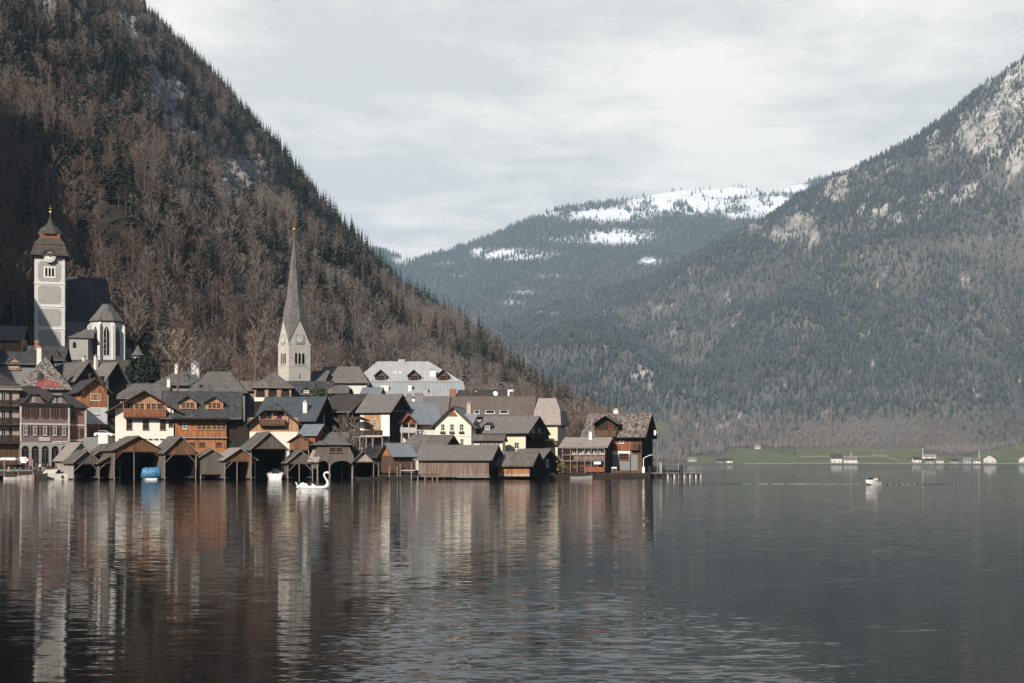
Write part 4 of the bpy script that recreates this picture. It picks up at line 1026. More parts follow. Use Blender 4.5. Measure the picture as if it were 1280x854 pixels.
# ------------------------------------------------------------------ the two churches
def lutheran():
    h = House('church', 'pale stone church with a tall slender needle spire and gilded cross', 305, 361, 388, 500, 5.8, 27, 'church')
    w = h.w; h.d = w; hw = w / 2
    zs, zg, zt, z1 = h.Z(430), h.Z(399), h.Z(293.5), h.Z(368)
    b = MB(); b.box(-hw, 0, -14, hw, w, zs); h.P(b, 'tower', 'stone')
    g = MB()
    for poly_y in (0, w):
        g.front([(-hw, zs), (hw, zs), (0, zg - .05)], poly_y, poly_y + (.25 if poly_y == 0 else -.25))
    for x in (-hw, hw):
        g.prism([(0, zs), (w, zs), (hw, zg - .05)], lambda u, v, t: (x + (.25 if x < 0 else -.25) * t, u, v))
    h.P(g, 'tower_gable', 'stone')
    sp = MB(); r1 = hw * .66; C = Vector((0, hw, 0))
    A = [Vector((0, -hw - .12, zg + .1)), Vector((hw + .12, 0, zg + .1)), Vector((0, hw + .12, zg + .1)), Vector((-hw - .12, 0, zg + .1))]
    K = [Vector((hw + .1, -hw - .1, zs + .05)), Vector((hw + .1, hw + .1, zs + .05)), Vector((-hw - .1, hw + .1, zs + .05)), Vector((-hw - .1, -hw - .1, zs + .05))]
    ring = lambda r, z, i: Vector((r * math.sin(i * math.pi / 4), -r * math.cos(i * math.pi / 4), z))
    top = Vector((0, 0, zt)) + C
    zz = [(r1, z1), (hw * .39, h.Z(335)), (.05, zt)]
    for i in range(4):
        for (a0, a1, k) in ((A[i], ring(*zz[0], 2 * i), 0), (A[(i + 1) % 4], ring(*zz[0], (2 * i + 2) % 8), 1)):
            kk = K[i]; rk = ring(*zz[0], 2 * i + 1)
            P = [a0 + C, kk + C, rk + C, a1 + C]
            if k: P = P[::-1]
            sp.face([P[0], P[1], P[2]]); sp.face([P[0], P[2], P[3]])
    for (ra, za), (rb, zb) in zip(zz[:-1], zz[1:]):
        for i in range(8): sp.face([ring(ra, za, i) + C, ring(ra, za, i + 1) + C, ring(rb, zb, i + 1) + C, ring(rb, zb, i) + C])
    h.P(sp, 'spire', 'spire')
    f = MB(); f.tube([top - Vector((0, 0, .5)), top + Vector((0, 0, 1.5))], .06, 6); f.lathe([(.05, -.42), (.34, -.3), (.46, 0), (.34, .3), (.05, .42)], top + Vector((0, 0, 1.6)), 10)
    c0 = top.z + 2.0; f.box(-.07, hw - .07, c0, .07, hw + .07, c0 + 2.2); f.box(-.55, hw - .06, c0 + 1.25, -.07, hw + .06, c0 + 1.42); f.box(.07, hw - .06, c0 + 1.25, .55, hw + .06, c0 + 1.42)
    h.P(f, 'cross', 'gold')
    for f_, u0 in (('f', 0), ('l', 0)):
        (x, y, _), rz = h.face(f_, u0)
        o = empty_part = None
        fr = MB(); fr.box(-1.15, -.1, -1.15, 1.15, .02, 1.15); fo = obj('clock_panel', fr.mesh('clock_panel', m['panel_grey']), h.r, (x, y, h.Z(424)), rz)
        d = MB(); d.prism([(.82 * math.cos(k * .3142), .82 * math.sin(k * .3142)) for k in range(20)], lambda u, v, t: (u, -.101 - .05 * (1 - t), v)); obj('clock_face', d.mesh('clock_face', m['clock']), fo)
        hd = MB(); hd.box(-.05, -.2, 0, .05, -.155, .72); hd.box(.05, -.2, -.05, .5, -.156, .05)
        for k in range(12):
            a_ = k * math.pi / 6; hd.box(.7 * math.cos(a_) - .05, -.19, .7 * math.sin(a_) - .05, .7 * math.cos(a_) + .05, -.153, .7 * math.sin(a_) + .05)
        obj('clock_hands', hd.mesh('clock_hands', m['hand']), fo)
    for f_ in ('f', 'l'):
        (x, y, _), rz = h.face(f_, 0); zb, ztp = h.Z(455), h.Z(441.5)
        fr = MB(); fr.box(-1.55, -.14, zb - .22, 1.55, .02, zb - .02); fo = obj('belfry_sill', fr.mesh('belfry_sill', m['trim']), h.r, (x, y, 0), rz)
        for i in range(3):
            lx = (i - 1) * .95; pts = [(lx - .3, zb), (lx + .3, zb)] + [(lx + .3 * math.cos(k * math.pi / 6), ztp - .3 + .3 * math.sin(k * math.pi / 6)) for k in range(7)]
            wv = MB(); wv.prism(pts, lambda u, v, t: (u, -.03 + .03 * t, v)); obj('belfry_opening', wv.mesh('belfry_opening', m['black']), fo)
        for i in range(2):
            lx = (i - .5) * .95; cl = MB(); cl.tube([(lx, -.05, zb), (lx, -.05, ztp - .2)], .09, 6); obj('colonnette', cl.mesh('colonnette', m['trim']), fo)
    bd = MB(); bd.box(-hw - .06, -.06, h.Z(458.5), hw + .06, w + .06, h.Z(457.5)); bd.box(-hw - .12, -.12, zs - .12, -hw + .3, .3, zs + .02); bd.box(hw - .3, -.12, zs - .12, hw + .35, .3, zs + .02); h.P(bd, 'string_course', 'trim')
    sl_ = MB(); sl_.box(-.12, -.02, h.Z(473), .12, .02, h.Z(467.5)); h.P(sl_, 'slit_window', 'black')
    return h
lutheran()
nv = house('church_nave', 'long church nave with weathered brown roof right of the needle spire', 312, 403, 458, 505, 479, 459, 13, -6, 'x', 'white_cool', 'shingle_taupe', c=(1, .0), hl=(0, 3), ov=.5, cat='church nave')
nl = house('vestry', 'small low church annex with grey roof touching the spire tower', 309, 388, 404, 505, 477, 464, 8, -15, 'x', 'white_cool', 'shingle_grey', c=(1, 1), ov=.4, og=.5, cat='church annex', gmat='wood_black')

def catholic():
    h = House('church', 'old parish church with white clock tower, tiered roof and gothic choir', 335, 43, 81, 452, 8.0, -3, 'church')
    w = h.w; hw = w / 2; k = h.k; d = w * .95; h.d = d
    zt = h.Z(320)
    b = MB(); b.box(-hw, 0, -12, hw, d, zt); h.P(b, 'tower', 'white_cool')
    for q in (354.6, 383, 411):
        s_ = MB(); s_.box(-hw - .14, -.14, h.Z(q) - .13, hw + .14, d + .14, h.Z(q) + .1); h.P(s_, 'string_course', 'trim_white')
    def panel(q0, q1, cut=.6):
        z1, z0 = h.Z(q0), h.Z(q1); x1 = hw - 4.2 * k; pts = [(-x1 + cut, z0), (x1 - cut, z0), (x1, z0 + cut), (x1, z1 - cut), (x1 - cut, z1), (-x1 + cut, z1), (-x1, z1 - cut), (-x1, z0 + cut)]
        p = MB(); p.front(pts, -.03, .02); h.P(p, 'tower_panel', 'panel_grey')
        p = MB(); p.prism([(v[0] * .93 + d / 2 * 1, v[1]) for v in pts], lambda u, v, t: (hw + .03 - .05 * t, u, v)); h.P(p, 'tower_panel', 'panel_grey')
    panel(327, 352); panel(357, 380); panel(386, 408); panel(413, 450)
    fr = MB(); z0, z1 = h.Z(347.5), h.Z(333.5); fr.box(-1.45, -.1, z0, 1.45, -.031, z1); fo = h.P(fr, 'belfry_frame', 'trim_white')
    for i in range(3):
        lx = (i - 1) * .82; pts = [(lx - .27, z0 + .4), (lx + .27, z0 + .4)] + [(lx + .27 * math.cos(q * math.pi / 6), z1 - .55 + .27 * math.sin(q * math.pi / 6)) for q in range(7)]
        o_ = MB(); o_.prism(pts, lambda u, v, t: (u, -.14 + .05 * t, v)); h.P(o_, 'belfry_opening', 'black', fo)
    c0 = (0, d / 2, 0); Q = lambda hpx, py: (hpx * k * math.sqrt(2), h.Z(py))
    r = MB(); r.lathe([Q(19.8, 321), Q(22.5, 320), Q(22.3, 318.5), Q(20.5, 314), Q(19.3, 309), Q(18.8, 307.5)], c0, 4, math.pi / 4); h.P(r, 'lower_roof', 'cap')
    r = MB(); r.lathe([Q(18.3, 307.4), Q(18.3, 306)], c0, 4, math.pi / 4); h.P(r, 'red_band', 'copper_red')
    r = MB(); r.lathe([Q(19.2, 306), Q(18.5, 305), Q(15.5, 301), Q(13.2, 298), Q(12.8, 297)], c0, 4, math.pi / 4); h.P(r, 'middle_roof', 'cap')
    r = MB(); r.lathe([Q(12.2, 297), Q(12.2, 291.5)], c0, 4, math.pi / 4); h.P(r, 'lantern', 'copper_red')
    e8 = lambda hpx, py: (hpx * k * 1.04, h.Z(py))
    r = MB(); r.lathe([e8(15.2, 292.2), e8(15.4, 291), e8(13.5, 287), e8(11.5, 284), e8(8.8, 281.5), e8(5.8, 280.5)], c0, 8, math.pi / 8); h.P(r, 'upper_roof', 'cap')
    r = MB(); r.lathe([e8(6.0, 280.6), e8(4.8, 278), e8(2.6, 274), e8(1.2, 270), e8(.4, 266)], c0, 8, math.pi / 8); h.P(r, 'spire', 'cap')
    r = MB(); zz = h.Z(266); r.tube([(0, d / 2, zz - .4), (0, d / 2, zz + 2.6)], .07, 6); r.lathe([(.05, -.35), (.3, -.2), (.36, 0), (.3, .2), (.05, .35)], (0, d / 2, zz + .8), 8); r.box(-.4, d / 2 - .05, zz + 1.7, -.07, d / 2 + .05, zz + 1.85); r.box(.07, d / 2 - .05, zz + 1.7, .4, d / 2 + .05, zz + 1.85); h.P(r, 'finial', 'gold')
    zc = h.Z(321.5)
    ey = MB(); n = 12; ey.prism([(1.95 * math.cos(q * math.pi / n), 1.95 * math.sin(q * math.pi / n)) for q in range(n + 1)] + [(1.5 * math.cos(q * math.pi / n), 1.5 * math.sin(q * math.pi / n)) for q in range(n, -1, -1)], lambda u, v, t: (u, -1.25 + 1.6 * t, zc + v)); h.P(ey, 'clock_hood', 'dark_roof')
    dk = MB(); dk.prism([(1.49 * math.cos(q * .3142), 1.49 * math.sin(q * .3142)) for q in range(20)], lambda u, v, t: (u, -.9 + .95 * t, zc + v)); bo = h.P(dk, 'clock_case', 'trim_white')
    dk = MB(); dk.prism([(1.2 * math.cos(q * .3142), 1.2 * math.sin(q * .3142)) for q in range(20)], lambda u, v, t: (u, -.96 + .05 * t, zc + v)); h.P(dk, 'clock_face', 'clock', bo)
    hd = MB(); hd.box(-.06, -1.03, zc - .1, .06, -.97, zc + .95); hd.box(.06, -1.03, zc - .06, .7, -.971, zc + .06)
    for q in range(12):
        a_ = q * math.pi / 6; hd.box(math.cos(a_) - .09, -1.0, zc + math.sin(a_) - .09, math.cos(a_) + .09, -.962, zc + math.sin(a_) + .09)
    h.P(hd, 'clock_hands', 'hand', bo)
    # nave, roof far behind the tower
    X = lambda px, Y: h.U(px, (Y - 335) / h.c)
    nx0, nx1, ny0, ny1 = X(80, 345), X(136, 345), 9.5, 23.0
    nz = h.Z(416, 9.5); b = MB(); b.box(nx0, ny0, -12, nx1, ny1, nz); h.P(b, 'nave', 'shade_render')
    zr = h.Z(345, 16); yc = (ny0 + ny1) / 2; o_ = .5
    r = MB(); E = [(nx0 - o_, ny0 - o_, nz), (nx1 + 2.2, ny0 - o_, nz), (nx1 + 2.2, ny1 + o_, nz), (nx0 - o_, ny1 + o_, nz)]; T0, T1 = (nx0 - o_, yc, zr), (nx1 - .6, yc, zr)
    r.shell([[E[0], E[1], T1, T0], [E[1], E[2], T1], [E[2], E[3], T0, T1]], .25); h.P(r, 'nave_roof', 'slate')
    # choir
    cc = (X(133, 338), 7.5, 0); Rr = 20.5 * k; ze = h.Z(396)
    b = MB(); b.lathe([(Rr, -12), (Rr, ze)], cc, 8, math.pi / 8); h.P(b, 'choir', 'apse')
    b = MB(); b.box(cc[0] - Rr * .9, cc[1], -12, cc[0] + Rr * .9, cc[1] + 7, ze); h.P(b, 'choir_wall', 'white_cool')
    r = MB(); r.lathe([(Rr * 1.14, ze - .25), (Rr * 1.13, ze), (Rr * .62, h.Z(384)), (Rr * .28, h.Z(374))], cc, 8, math.pi / 8); h.P(r, 'choir_roof', 'shingle_grey')
    for i, an in enumerate((-135, -90, -45)):
        a_ = R(an); ap = Rr * math.cos(math.pi / 8); px_, py_ = cc[0] + ap * math.cos(a_), cc[1] + ap * math.sin(a_); rz = a_ + math.pi / 2
        z0, z1 = h.Z(441), h.Z(404); ww = .72
        def gothic(hw_, z0, z1): return [(-hw_, z0), (hw_, z0), (hw_, z1 - 1.5), (hw_ * .55, z1 - .6), (0, z1), (-hw_ * .55, z1 - .6), (-hw_, z1 - 1.5)]
        q = MB(); q.prism(gothic(ww + .2, z0 - .2, z1 + .2), lambda u, v, t: (u, -.08 + .09 * t, v)); wo = obj('window', q.mesh('window_surround', m['trim']), h.r, (px_, py_, 0), rz)
        q = MB(); q.prism(gothic(ww, z0, z1), lambda u, v, t: (u, -.12 + .03 * t, v)); obj('pane', q.mesh('pane', m['glass']), wo)
        q = MB(); q.box(-.06, -.17, z0, .06, -.121, z1 - .5); [q.box(-ww, -.16, z0 + j * 1.5, -.06, -.1205, z0 + j * 1.5 + .07) or q.box(.06, -.16, z0 + j * 1.5, ww, -.1205, z0 + j * 1.5 + .07) for j in range(1, 4)]; obj('tracery', q.mesh('tracery', m['trim']), wo)
    for an in (-112.5, -67.5, -157.5, -22.5):
        a_ = R(an); q = MB(); q.box(-.35, -.9, -12, .35, .2, ze - 1.6); q.prism([(-.9, ze - 1.6), (.2, ze - 1.6), (.2, ze - .4)], lambda u, v, t: (-.38 + .76 * t, u, v)); obj('buttress', q.mesh('buttress', m['white_cool']), h.r, (cc[0] + Rr * math.cos(a_), cc[1] + Rr * math.sin(a_), 0), a_ + math.pi / 2)
    # sacristy between tower and choir
    x0, x1 = X(82, 336), X(110, 336); zs = h.Z(420)
    b = MB(); b.box(x0, 1.2, -12, x1, 9, zs); h.P(b, 'sacristy', 'grey_render')
    r = MB(); r.shell([[(x0 - .2, .8, zs - .1), (x1 + 1.5, .8, zs - .1), (x1 + 1.5, 9.6, h.Z(397)), (x0 - .2, 9.6, h.Z(397))]], .2); h.P(r, 'sacristy_roof', 'shingle_grey')
    xc = X(93, 336); z0, z1 = h.Z(433.5), h.Z(425.5); q = MB(); q.prism([(-.42, z0), (.42, z0), (.42, z1 - .5), (0, z1), (-.42, z1 - .5)], lambda u, v, t: (xc + u, 1.14 + .08 * t, v)); h.P(q, 'arched_window', 'glass')
    b = MB(); b.box(X(146, 340), 7, -12, X(166, 340), 13, h.Z(442)); h.P(b, 'cemetery_wall', 'shade_render')
    r = MB(); r.shell([[(X(145, 340), 6.6, h.Z(442)), (X(167, 340), 6.6, h.Z(442)), (X(163, 340), 12, h.Z(428)), (X(149, 340), 12, h.Z(428))]], .2); h.P(r, 'chapel_roof', 'shingle_grey')
catholic()
t_ = House('turret', 'small round cemetery turret with pointed grey roof right of the choir', 333, 166, 179, 462, 2, 0, 'turret')
b = MB(); b.box(wx(84, 329), 328.4, 14, wx(170, 329), 329, wz(450, 329)); tag(b.build('retaining_wall', m['dark_stone']), 'dark retaining wall under the parish church terrace', 'wall')
q = MB(); q.lathe([(1.15, -8), (1.15, t_.Z(444))], (0, 1.2, 0), 12); t_.P(q, 'wall', 'white_cool')
q = MB(); q.lathe([(1.7, t_.Z(444.5)), (1.72, t_.Z(443.5)), (1.1, t_.Z(440)), (.6, t_.Z(436)), (.06, t_.Z(430.5))], (0, 1.2, 0), 12); t_.P(q, 'roof', 'shingle_grey')

# ------------------------------------------------------------------ houses, back rows
h = house('chalet', 'chalet with orange lit gallery under a grey roof, far upper left', 318, -8, 26, 445, 425, 408, 8, -12, 'x', 'wood_honey', 'shingle_grey', ov=1.0, gmat='wood_dark')
h.wpx(9, 15, 428, 434, 3, 2); h.balcony(2, 22, 434.5, 440, 'wood_orange', .9)
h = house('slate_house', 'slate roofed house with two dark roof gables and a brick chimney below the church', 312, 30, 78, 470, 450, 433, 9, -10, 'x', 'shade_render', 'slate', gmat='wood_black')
h.chimney(46, 428, 437, 3.5, 'chimney_brick', .9); h.m = h.m
for px in (58, 71):
    q = MB(); u = h.U(px); y0 = 1.2; q.front([(u - 1.4, h.Z(452)), (u + 1.4, h.Z(452)), (u, h.Z(438))], y0 - 1.2, y0 + 4.2); h.P(q, 'roof_gable', 'dark_roof')
h = house('dormer_house', 'slate house with one lit white dormer on the far left', 300, -6, 58, 475, 455, 440, 9, -8, 'x', 'shade_render', 'slate')
h.dormer(11, 27, 448.5, 461, 'wood_honey', 'shingle_brown', nx=3)
h = house('dark_gable_house', 'dark timber barn gable facing right, between pyramid roof and choir', 303, 93, 125, 500, 478, 452, 13, 33, 'y', 'wood_dark', 'shingle_grey', gmat='wood_dark', ov=.5)
h.chimney(88, 462, 478, 6, 'chimney_buff', 1.0)
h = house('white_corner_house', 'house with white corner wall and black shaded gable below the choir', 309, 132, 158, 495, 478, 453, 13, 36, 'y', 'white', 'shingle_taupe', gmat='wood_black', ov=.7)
q = MB(); q.box(-h.w / 2 + .8, -.08, -4, h.w / 2 + .02, .01, h.ze); h.P(q, 'board_cladding', 'wood_black')  # black sheet paints the shaded gable front
h.chimney(120, 446, 455, 6, 'chimney_white', .7); h.chimney(105, 447, 455, 9, 'chimney_white', .55)
# pyramid roof house
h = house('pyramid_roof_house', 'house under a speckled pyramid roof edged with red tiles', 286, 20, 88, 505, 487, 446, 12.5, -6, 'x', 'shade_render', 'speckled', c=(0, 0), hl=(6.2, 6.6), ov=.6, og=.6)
h.slope_patch([(45, 485), (78, 485), (73, 477), (46, 475)], 'red_tile', 'red_tile_strip', .08)
h.chimney(49, 435, 448, 7, 'chimney_white', 1.0)
q = MB(); u = h.U(49); y0 = h.slope_y(h.Z(472, 3)); q.front([(u - .9, h.Z(477, 3)), (u + .9, h.Z(477, 3)), (u, h.Z(465, 3))], y0 - .8, y0 + 2); h.P(q, 'roof_hatch', 'dark_roof')
# wooden gable house
h = house('chalet', 'small chalet with orange boarded gable and white triple window', 280, 101, 134, 522, 491, 473, 12, 14, 'y', 'wood_orange', 'slate', ov=.9, og=.9)
h.band(509, 530, 'white_cool', off=.04); h.wpx(113, 125.5, 492, 501, 4, 2); h.wpx(112, 124, 510.5, 518, 4, 2)
q = MB(); boards(q, h.U(112), h.U(133.5), lambda u: h.Z(508.5), lambda u: h.Z(489.5) if u < h.U(122) else h.Z(487), -.08, .25); h.P(q, 'gable_boards', 'wood_orange', kind='stuff')
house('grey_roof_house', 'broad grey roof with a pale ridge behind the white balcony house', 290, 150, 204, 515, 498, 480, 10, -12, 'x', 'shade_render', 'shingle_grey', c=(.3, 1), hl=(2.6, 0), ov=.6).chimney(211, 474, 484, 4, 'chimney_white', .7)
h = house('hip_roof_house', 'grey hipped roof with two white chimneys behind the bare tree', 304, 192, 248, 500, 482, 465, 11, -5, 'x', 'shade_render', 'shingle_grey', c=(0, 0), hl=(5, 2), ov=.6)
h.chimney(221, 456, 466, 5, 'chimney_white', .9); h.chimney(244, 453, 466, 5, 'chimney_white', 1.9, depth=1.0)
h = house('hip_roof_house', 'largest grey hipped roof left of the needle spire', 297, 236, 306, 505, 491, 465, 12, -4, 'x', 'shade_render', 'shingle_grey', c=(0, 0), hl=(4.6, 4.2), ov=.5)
h.chimney(251, 481, 492, 1.2, 'wood_dark', .6, cap=False)
house('low_house', 'low pinkish grey roof tucked left of the arched loggia', 303, 300, 330, 500, 489, 477, 7, -8, 'x', 'shade_render', 'shingle_brown', ov=.5)
# loggia
h = house('loggia', 'square loggia with round wooden arches under a grey pyramid roof', 291, 318, 364, 510, 484.5, 466, 8.6, -3, 'x', 'wood_dark', 'shingle_brown', c=(0, 0), hl=(4.5, 4.5), ov=.7, og=.7)
z0, z1 = h.Z(497), h.ze - .02
n = 3; wd = h.w / n
q = MB()
for i in range(n):
    c_ = -h.w / 2 + wd * (i + .5); r_ = wd * .36; zs = z1 - .35 - r_
    pts = [(c_ - wd / 2, z1), (c_ - wd / 2, z0), (c_ - r_, z0), (c_ - r_, zs)] + [(c_ - r_ * math.cos(k * math.pi / 8), zs + r_ * math.sin(k * math.pi / 8)) for k in range(1, 8)] + [(c_ + r_, zs), (c_ + r_, z0), (c_ + wd / 2, z0), (c_ + wd / 2, z1)]
    for a_, b_ in zip(range(0, len(pts)), range(1, len(pts))): pass
    # left pier, right pier, spandrels as quads
    q.front([(c_ - wd / 2, z0), (c_ - r_, z0), (c_ - r_, zs), (c_ - wd / 2, zs)], -.25, .0); q.front([(c_ + r_, z0), (c_ + wd / 2, z0), (c_ + wd / 2, zs), (c_ + r_, zs)], -.25, .0)
    for k in range(8):
        a0, a1 = k * math.pi / 8, (k + 1) * math.pi / 8
        xa, xb = c_ - r_ * math.cos(a0), c_ - r_ * math.cos(a1); xo = (c_ - wd / 2) if k == 0 else xa; xe = (c_ + wd / 2) if k == 7 else xb
        za, zb = zs + r_ * math.sin(a0), zs + r_ * math.sin(a1)
        q.front([(xo, zs if k == 0 else za), (xa, za), (xb, zb), (xe, zs if k == 7 else zb), (xe, z1), (xo, z1)] if k in (0, 7) else [(xa, za), (xb, zb), (xb, z1), (xa, z1)], -.25, .0)
h.P(q, 'arcade', 'wood_honey')
q = MB(); q.box(-h.w / 2, -.3, z0 - .9, h.w / 2, -.01, z0); h.P(q, 'parapet', 'white')
h = house('slate_house', 'long dark slate roof with small eyebrow dormer below the spire', 294, 358, 412, 510, 493, 477, 9, -5, 'x', 'shade_render', 'slate', ov=.5)
h.dormer(379, 389, 485.5, 492, 'wood_dark', 'slate', nx=2)
house('grey_gable_house', 'little grey hipped roof right of the evergreen bush', 290, 409, 432, 510, 492, 482, 7, -10, 'x', 'shade_render', 'shingle_brown', c=(.2, .6), hl=(2, 1), ov=.5)
# silver roof school
h = house('silver_roof_hall', 'large hall with silver metal hipped roof and three brown dormers', 322, 446, 574, 520, 477, 452.5, 17, -3, 'x', 'white', 'silver', c=(0, 0), hl=(5.2, 8.6), ov=.8, og=.8)
for p0, p1 in ((470, 484), (511, 525), (547, 561)): h.dormer(p0, p1, 463, 478, 'wood_brown', 'shingle_brown', out=.8, nx=3, fm='frame_brown')
r = MB(); x0, x1 = h.U(436), h.U(583); za, zb = h.Z(476.5), h.Z(497); r.shell([[(x0, -6.5, zb), (x1, -6.5, zb), (x1 - .8, -.35, za), (x0 + 2.4, -.35, za)]], .2); h.P(r, 'lower_roof', 'silver_blue')
b = MB(); b.box(x0 + .6, -6, -6, x1 - .5, -.2, zb - .3); h.P(b, 'front_wing', 'white')
for px, p0, p1, mt, w_, y in ((481, 482, 496, 'chimney_white', 2.0, -4), (512.5, 481, 496, 'chimney_white', .95, -4), (532, 486, 498, 'chimney_buff', 1.1, -5), (541, 463, 475, 'white', 1.5, 2), (502, 449.5, 453, 'silver', 1.7, 8.5)): h.chimney(px, p0, p1, y, mt, w_, cap=(w_ < 1.6), depth=1.0)
for i, px in enumerate((493, 500)):
    q = MB(); u = h.U(px); y = h.slope_y(h.Z(467, 4)); q.box(u - .5, y - .2, h.Z(468.5, 4), u + .5, y + .7, h.Z(464.5, 4)); h.P(q, 'skylight', 'frame')
house('white_annex', 'bright white windowless annex wall at the left of the silver roof', 318, 427, 451, 520, 483, 475, 9, 16, 'x', 'white', 'shingle_taupe', ov=.3, og=.3)
h = house('green_roof_shed', 'small shed with blue green metal roof under the white annex', 296, 452, 474, 505, 494, 485, 5, -14, 'x', 'white_cool', 'slate_bluegrey', ov=.4, og=.4)
# long brown roof
h = house('long_hall', 'very long hall with brown ribbed roof and three skylights', 290, 552, 666, 540, 521, 496, 14, -6, 'x', 'dull_cream', 'brown_ribbed', ov=.6, og=.3)
for p0, p1 in ((592, 600), (606, 619), (624, 636)):
    h.slope_patch([(p0, 518), (p1, 518), (p1 - 1, 513.5), (p0 + 1, 513.5)], 'frame', 'skylight', .12); h.slope_patch([(p0 + 1, 517.3), (p1 - 1, 517.3), (p1 - 2, 514.2), (p0 + 2, 514.2)], 'glass', 'skylight_pane', .2)
h = house('back_hall', 'dark brown roof with a satellite dish rising behind the long hall', 312, 574, 632, 520, 499, 488, 9, -5, 'x', 'wood_dark', 'dark_roof', ov=.5)
h.chimney(566, 487, 498, 2, 'chimney_brick', 1.6, depth=1.0); h.chimney(595, 490, 499, 4, 'chimney_white', .5)
q = MB(); u = h.U(618.5); zd = h.Z(492); q.lathe([(.05, 0), (.45, .08), (.62, .22)], (0, 0, 0), 14); do = h.P(q, 'satellite_dish', 'white_paint'); do.location = (u, 1.5, zd); do.rotation_euler = (R(75), 0, R(20))
q = MB(); q.tube([(u, 1.7, zd - 1.5), (u, 1.65, zd)], .05, 6); h.P(q, 'dish_pole', 'hand')
q = MB(); u = h.U(636); q.box(u - .35, 1, h.Z(500), u + .1, 1.6, h.Z(487)); q.box(u + .1, .95, h.Z(489.5), u + 1.0, 1.65, h.Z(486.8)); h.P(q, 'vent_pipe', 'chimney_white')
house('plain_roof_house', 'plain grey brown roof joined to the left end of the long hall', 291, 524, 558, 540, 519, 496, 12, -6, 'x', 'dull_cream', 'shingle_taupe', ov=.5, og=.3)
# gambrel house
h = House('gambrel_house', 'yellow house under a tall pale brown roof that kinks inwards', 283, 669, 697, 556, 9, -12, 'house')
ze, zk, zt = h.Z(529), h.Z(513), h.Z(496.5); h.walls(ze, 'yellow'); w2 = h.w / 2
polys = [[(-w2 - .5, -.7, ze - .3), (w2 + .9, -.7, ze - .3), (w2 + .35, 1.1, zk), (-w2 - .4, 1.1, zk)], [(-w2 - .4, 1.1, zk), (w2 + .35, 1.1, zk), (w2 - 1.3, 4.5, zt), (-w2 - .3, 4.5, zt)],
         [(w2 + .9, -.7, ze - .3), (w2 + .9, 9.7, ze - .3), (w2 + .35, 7.9, zk), (w2 + .35, 1.1, zk)], [(w2 + .35, 1.1, zk), (w2 + .35, 7.9, zk), (w2 - 1.3, 4.5, zt)],
         [(w2 + .35, 7.9, zk), (-w2 - .4, 7.9, zk), (-w2 - .3, 4.5, zt), (w2 - 1.3, 4.5, zt)], [(w2 + .9, 9.7, ze - .3), (-w2 - .5, 9.7, ze - .3), (-w2 - .4, 7.9, zk), (w2 + .35, 7.9, zk)]]
r = MB(); r.shell(polys, .18); h.P(r, 'roof', 'shingle_pale')
q = MB(); q.box(-w2 - .03, -.15, ze - .45, w2 + .05, .02, ze - .25); h.P(q, 'eaves_board', 'beam')
q = MB(); q.box(-w2 - .1, -.6, h.Z(557), w2 + .1, .0, h.Z(551)); h.P(q, 'terrace_wall', 'wood_brown')
# ------------------------------------------------------------------ houses, front rows
h = house('hotel', 'shaded hotel block with three dark wooden balconies at the left edge', 264, -46, 24, 582, 483, 462, 13, 6, 'x', 'dull_cream', 'dark_roof', c=(1, 0), hl=(0, 5), ov=.7)
q = MB(); q.box(-h.w / 2 - .2, -.75, h.Z(487.5), h.w / 2 + .5, -.02, h.Z(482.5)); h.P(q, 'eaves_board', 'fascia')
for q0, q1 in ((500.5, 507), (522.5, 530), (544.5, 553)):
    h.balcony(-46, 22.5, q0, q1, 'wood_dark', 1.3); h.wpx(1, 7.5, q0 - 10.5, q1 - 2, 2, 1); h.wpx(-16, -9, q0 - 10.5, q1 - 2, 2, 1)
    q = MB(); q.box(h.U(11), -.05, h.Z(q1), h.U(15), .02, h.Z(q0 - 10)); h.P(q, 'door', 'shutter')
h.band(555, 583, 'wood_brown', 'shop_front')

h = house('hotel', 'mauve hotel with two curved attic gables, shuttered windows and white arcade', 268, 25, 87, 582, 505, 484, 13, 12, 'x', 'mauve', 'dark_roof', c=(1, 0), hl=(0, 5), ov=.5, og=.4)
for p0, p1, tp in ((29, 57, 493.5), (58, 86, 494.5)):
    w_ = p1 - p0; z = h.Z; pts = [(p0 + .6, 506), (p1 - .6, 506), (p1 - 2.2, 503), (p1 - 5.5, 499.5), (p1 - 8.5, tp + .6), (p0 + 8.5, tp + .6), (p0 + 5.5, 499.5), (p0 + 2.2, 503)]
    q = MB(); q.front([(h.U(a_), z(b_)) for a_, b_ in pts], -.18, 5.5); g_ = h.P(q, 'attic_gable', 'mauve')
    rp = [(p0 - 1.5, 505.5), (p0 + 1.4, 502.4), (p0 + 4.8, 498.6), (p0 + 8, tp - .6), (p1 - 8, tp - .6), (p1 - 4.8, 498.6), (p1 - 1.4, 502.4), (p1 + 1.5, 505.5)]
    q = MB(); q.shell([[(h.U(a_[0]), -.55, z(a_[1])), (h.U(b_[0]), -.55, z(b_[1])), (h.U(b_[0]), 5.6, z(b_[1])), (h.U(a_[0]), 5.6, z(a_[1]))] for a_, b_ in zip(rp[:-1], rp[1:])], .16); h.P(q, 'attic_roof', 'dark_roof', g_)
for p0 in (40.5, 65.8, 74): h.wpx(p0, p0 + 3.2, 497, 502.5, 2, 2, off=.2)
for p0 in (30.2, 41.2, 54.2, 66.2, 77.6): h.wpx(p0, p0 + 4.4, 510.5, 522, 2, 2, fm='frame_brown', sh='shutter')
for p0 in (29.4, 41.2, 53.8, 66, 77.4): h.wpx(p0, p0 + 4.6, 533, 544, 2, 2, sh='shutter')
for q0, q1, nm in ((505.2, 507.6, 'cornice'), (529.2, 531.4, 'string_course')): h.band(q0, q1, 'trim', nm, off=.12)
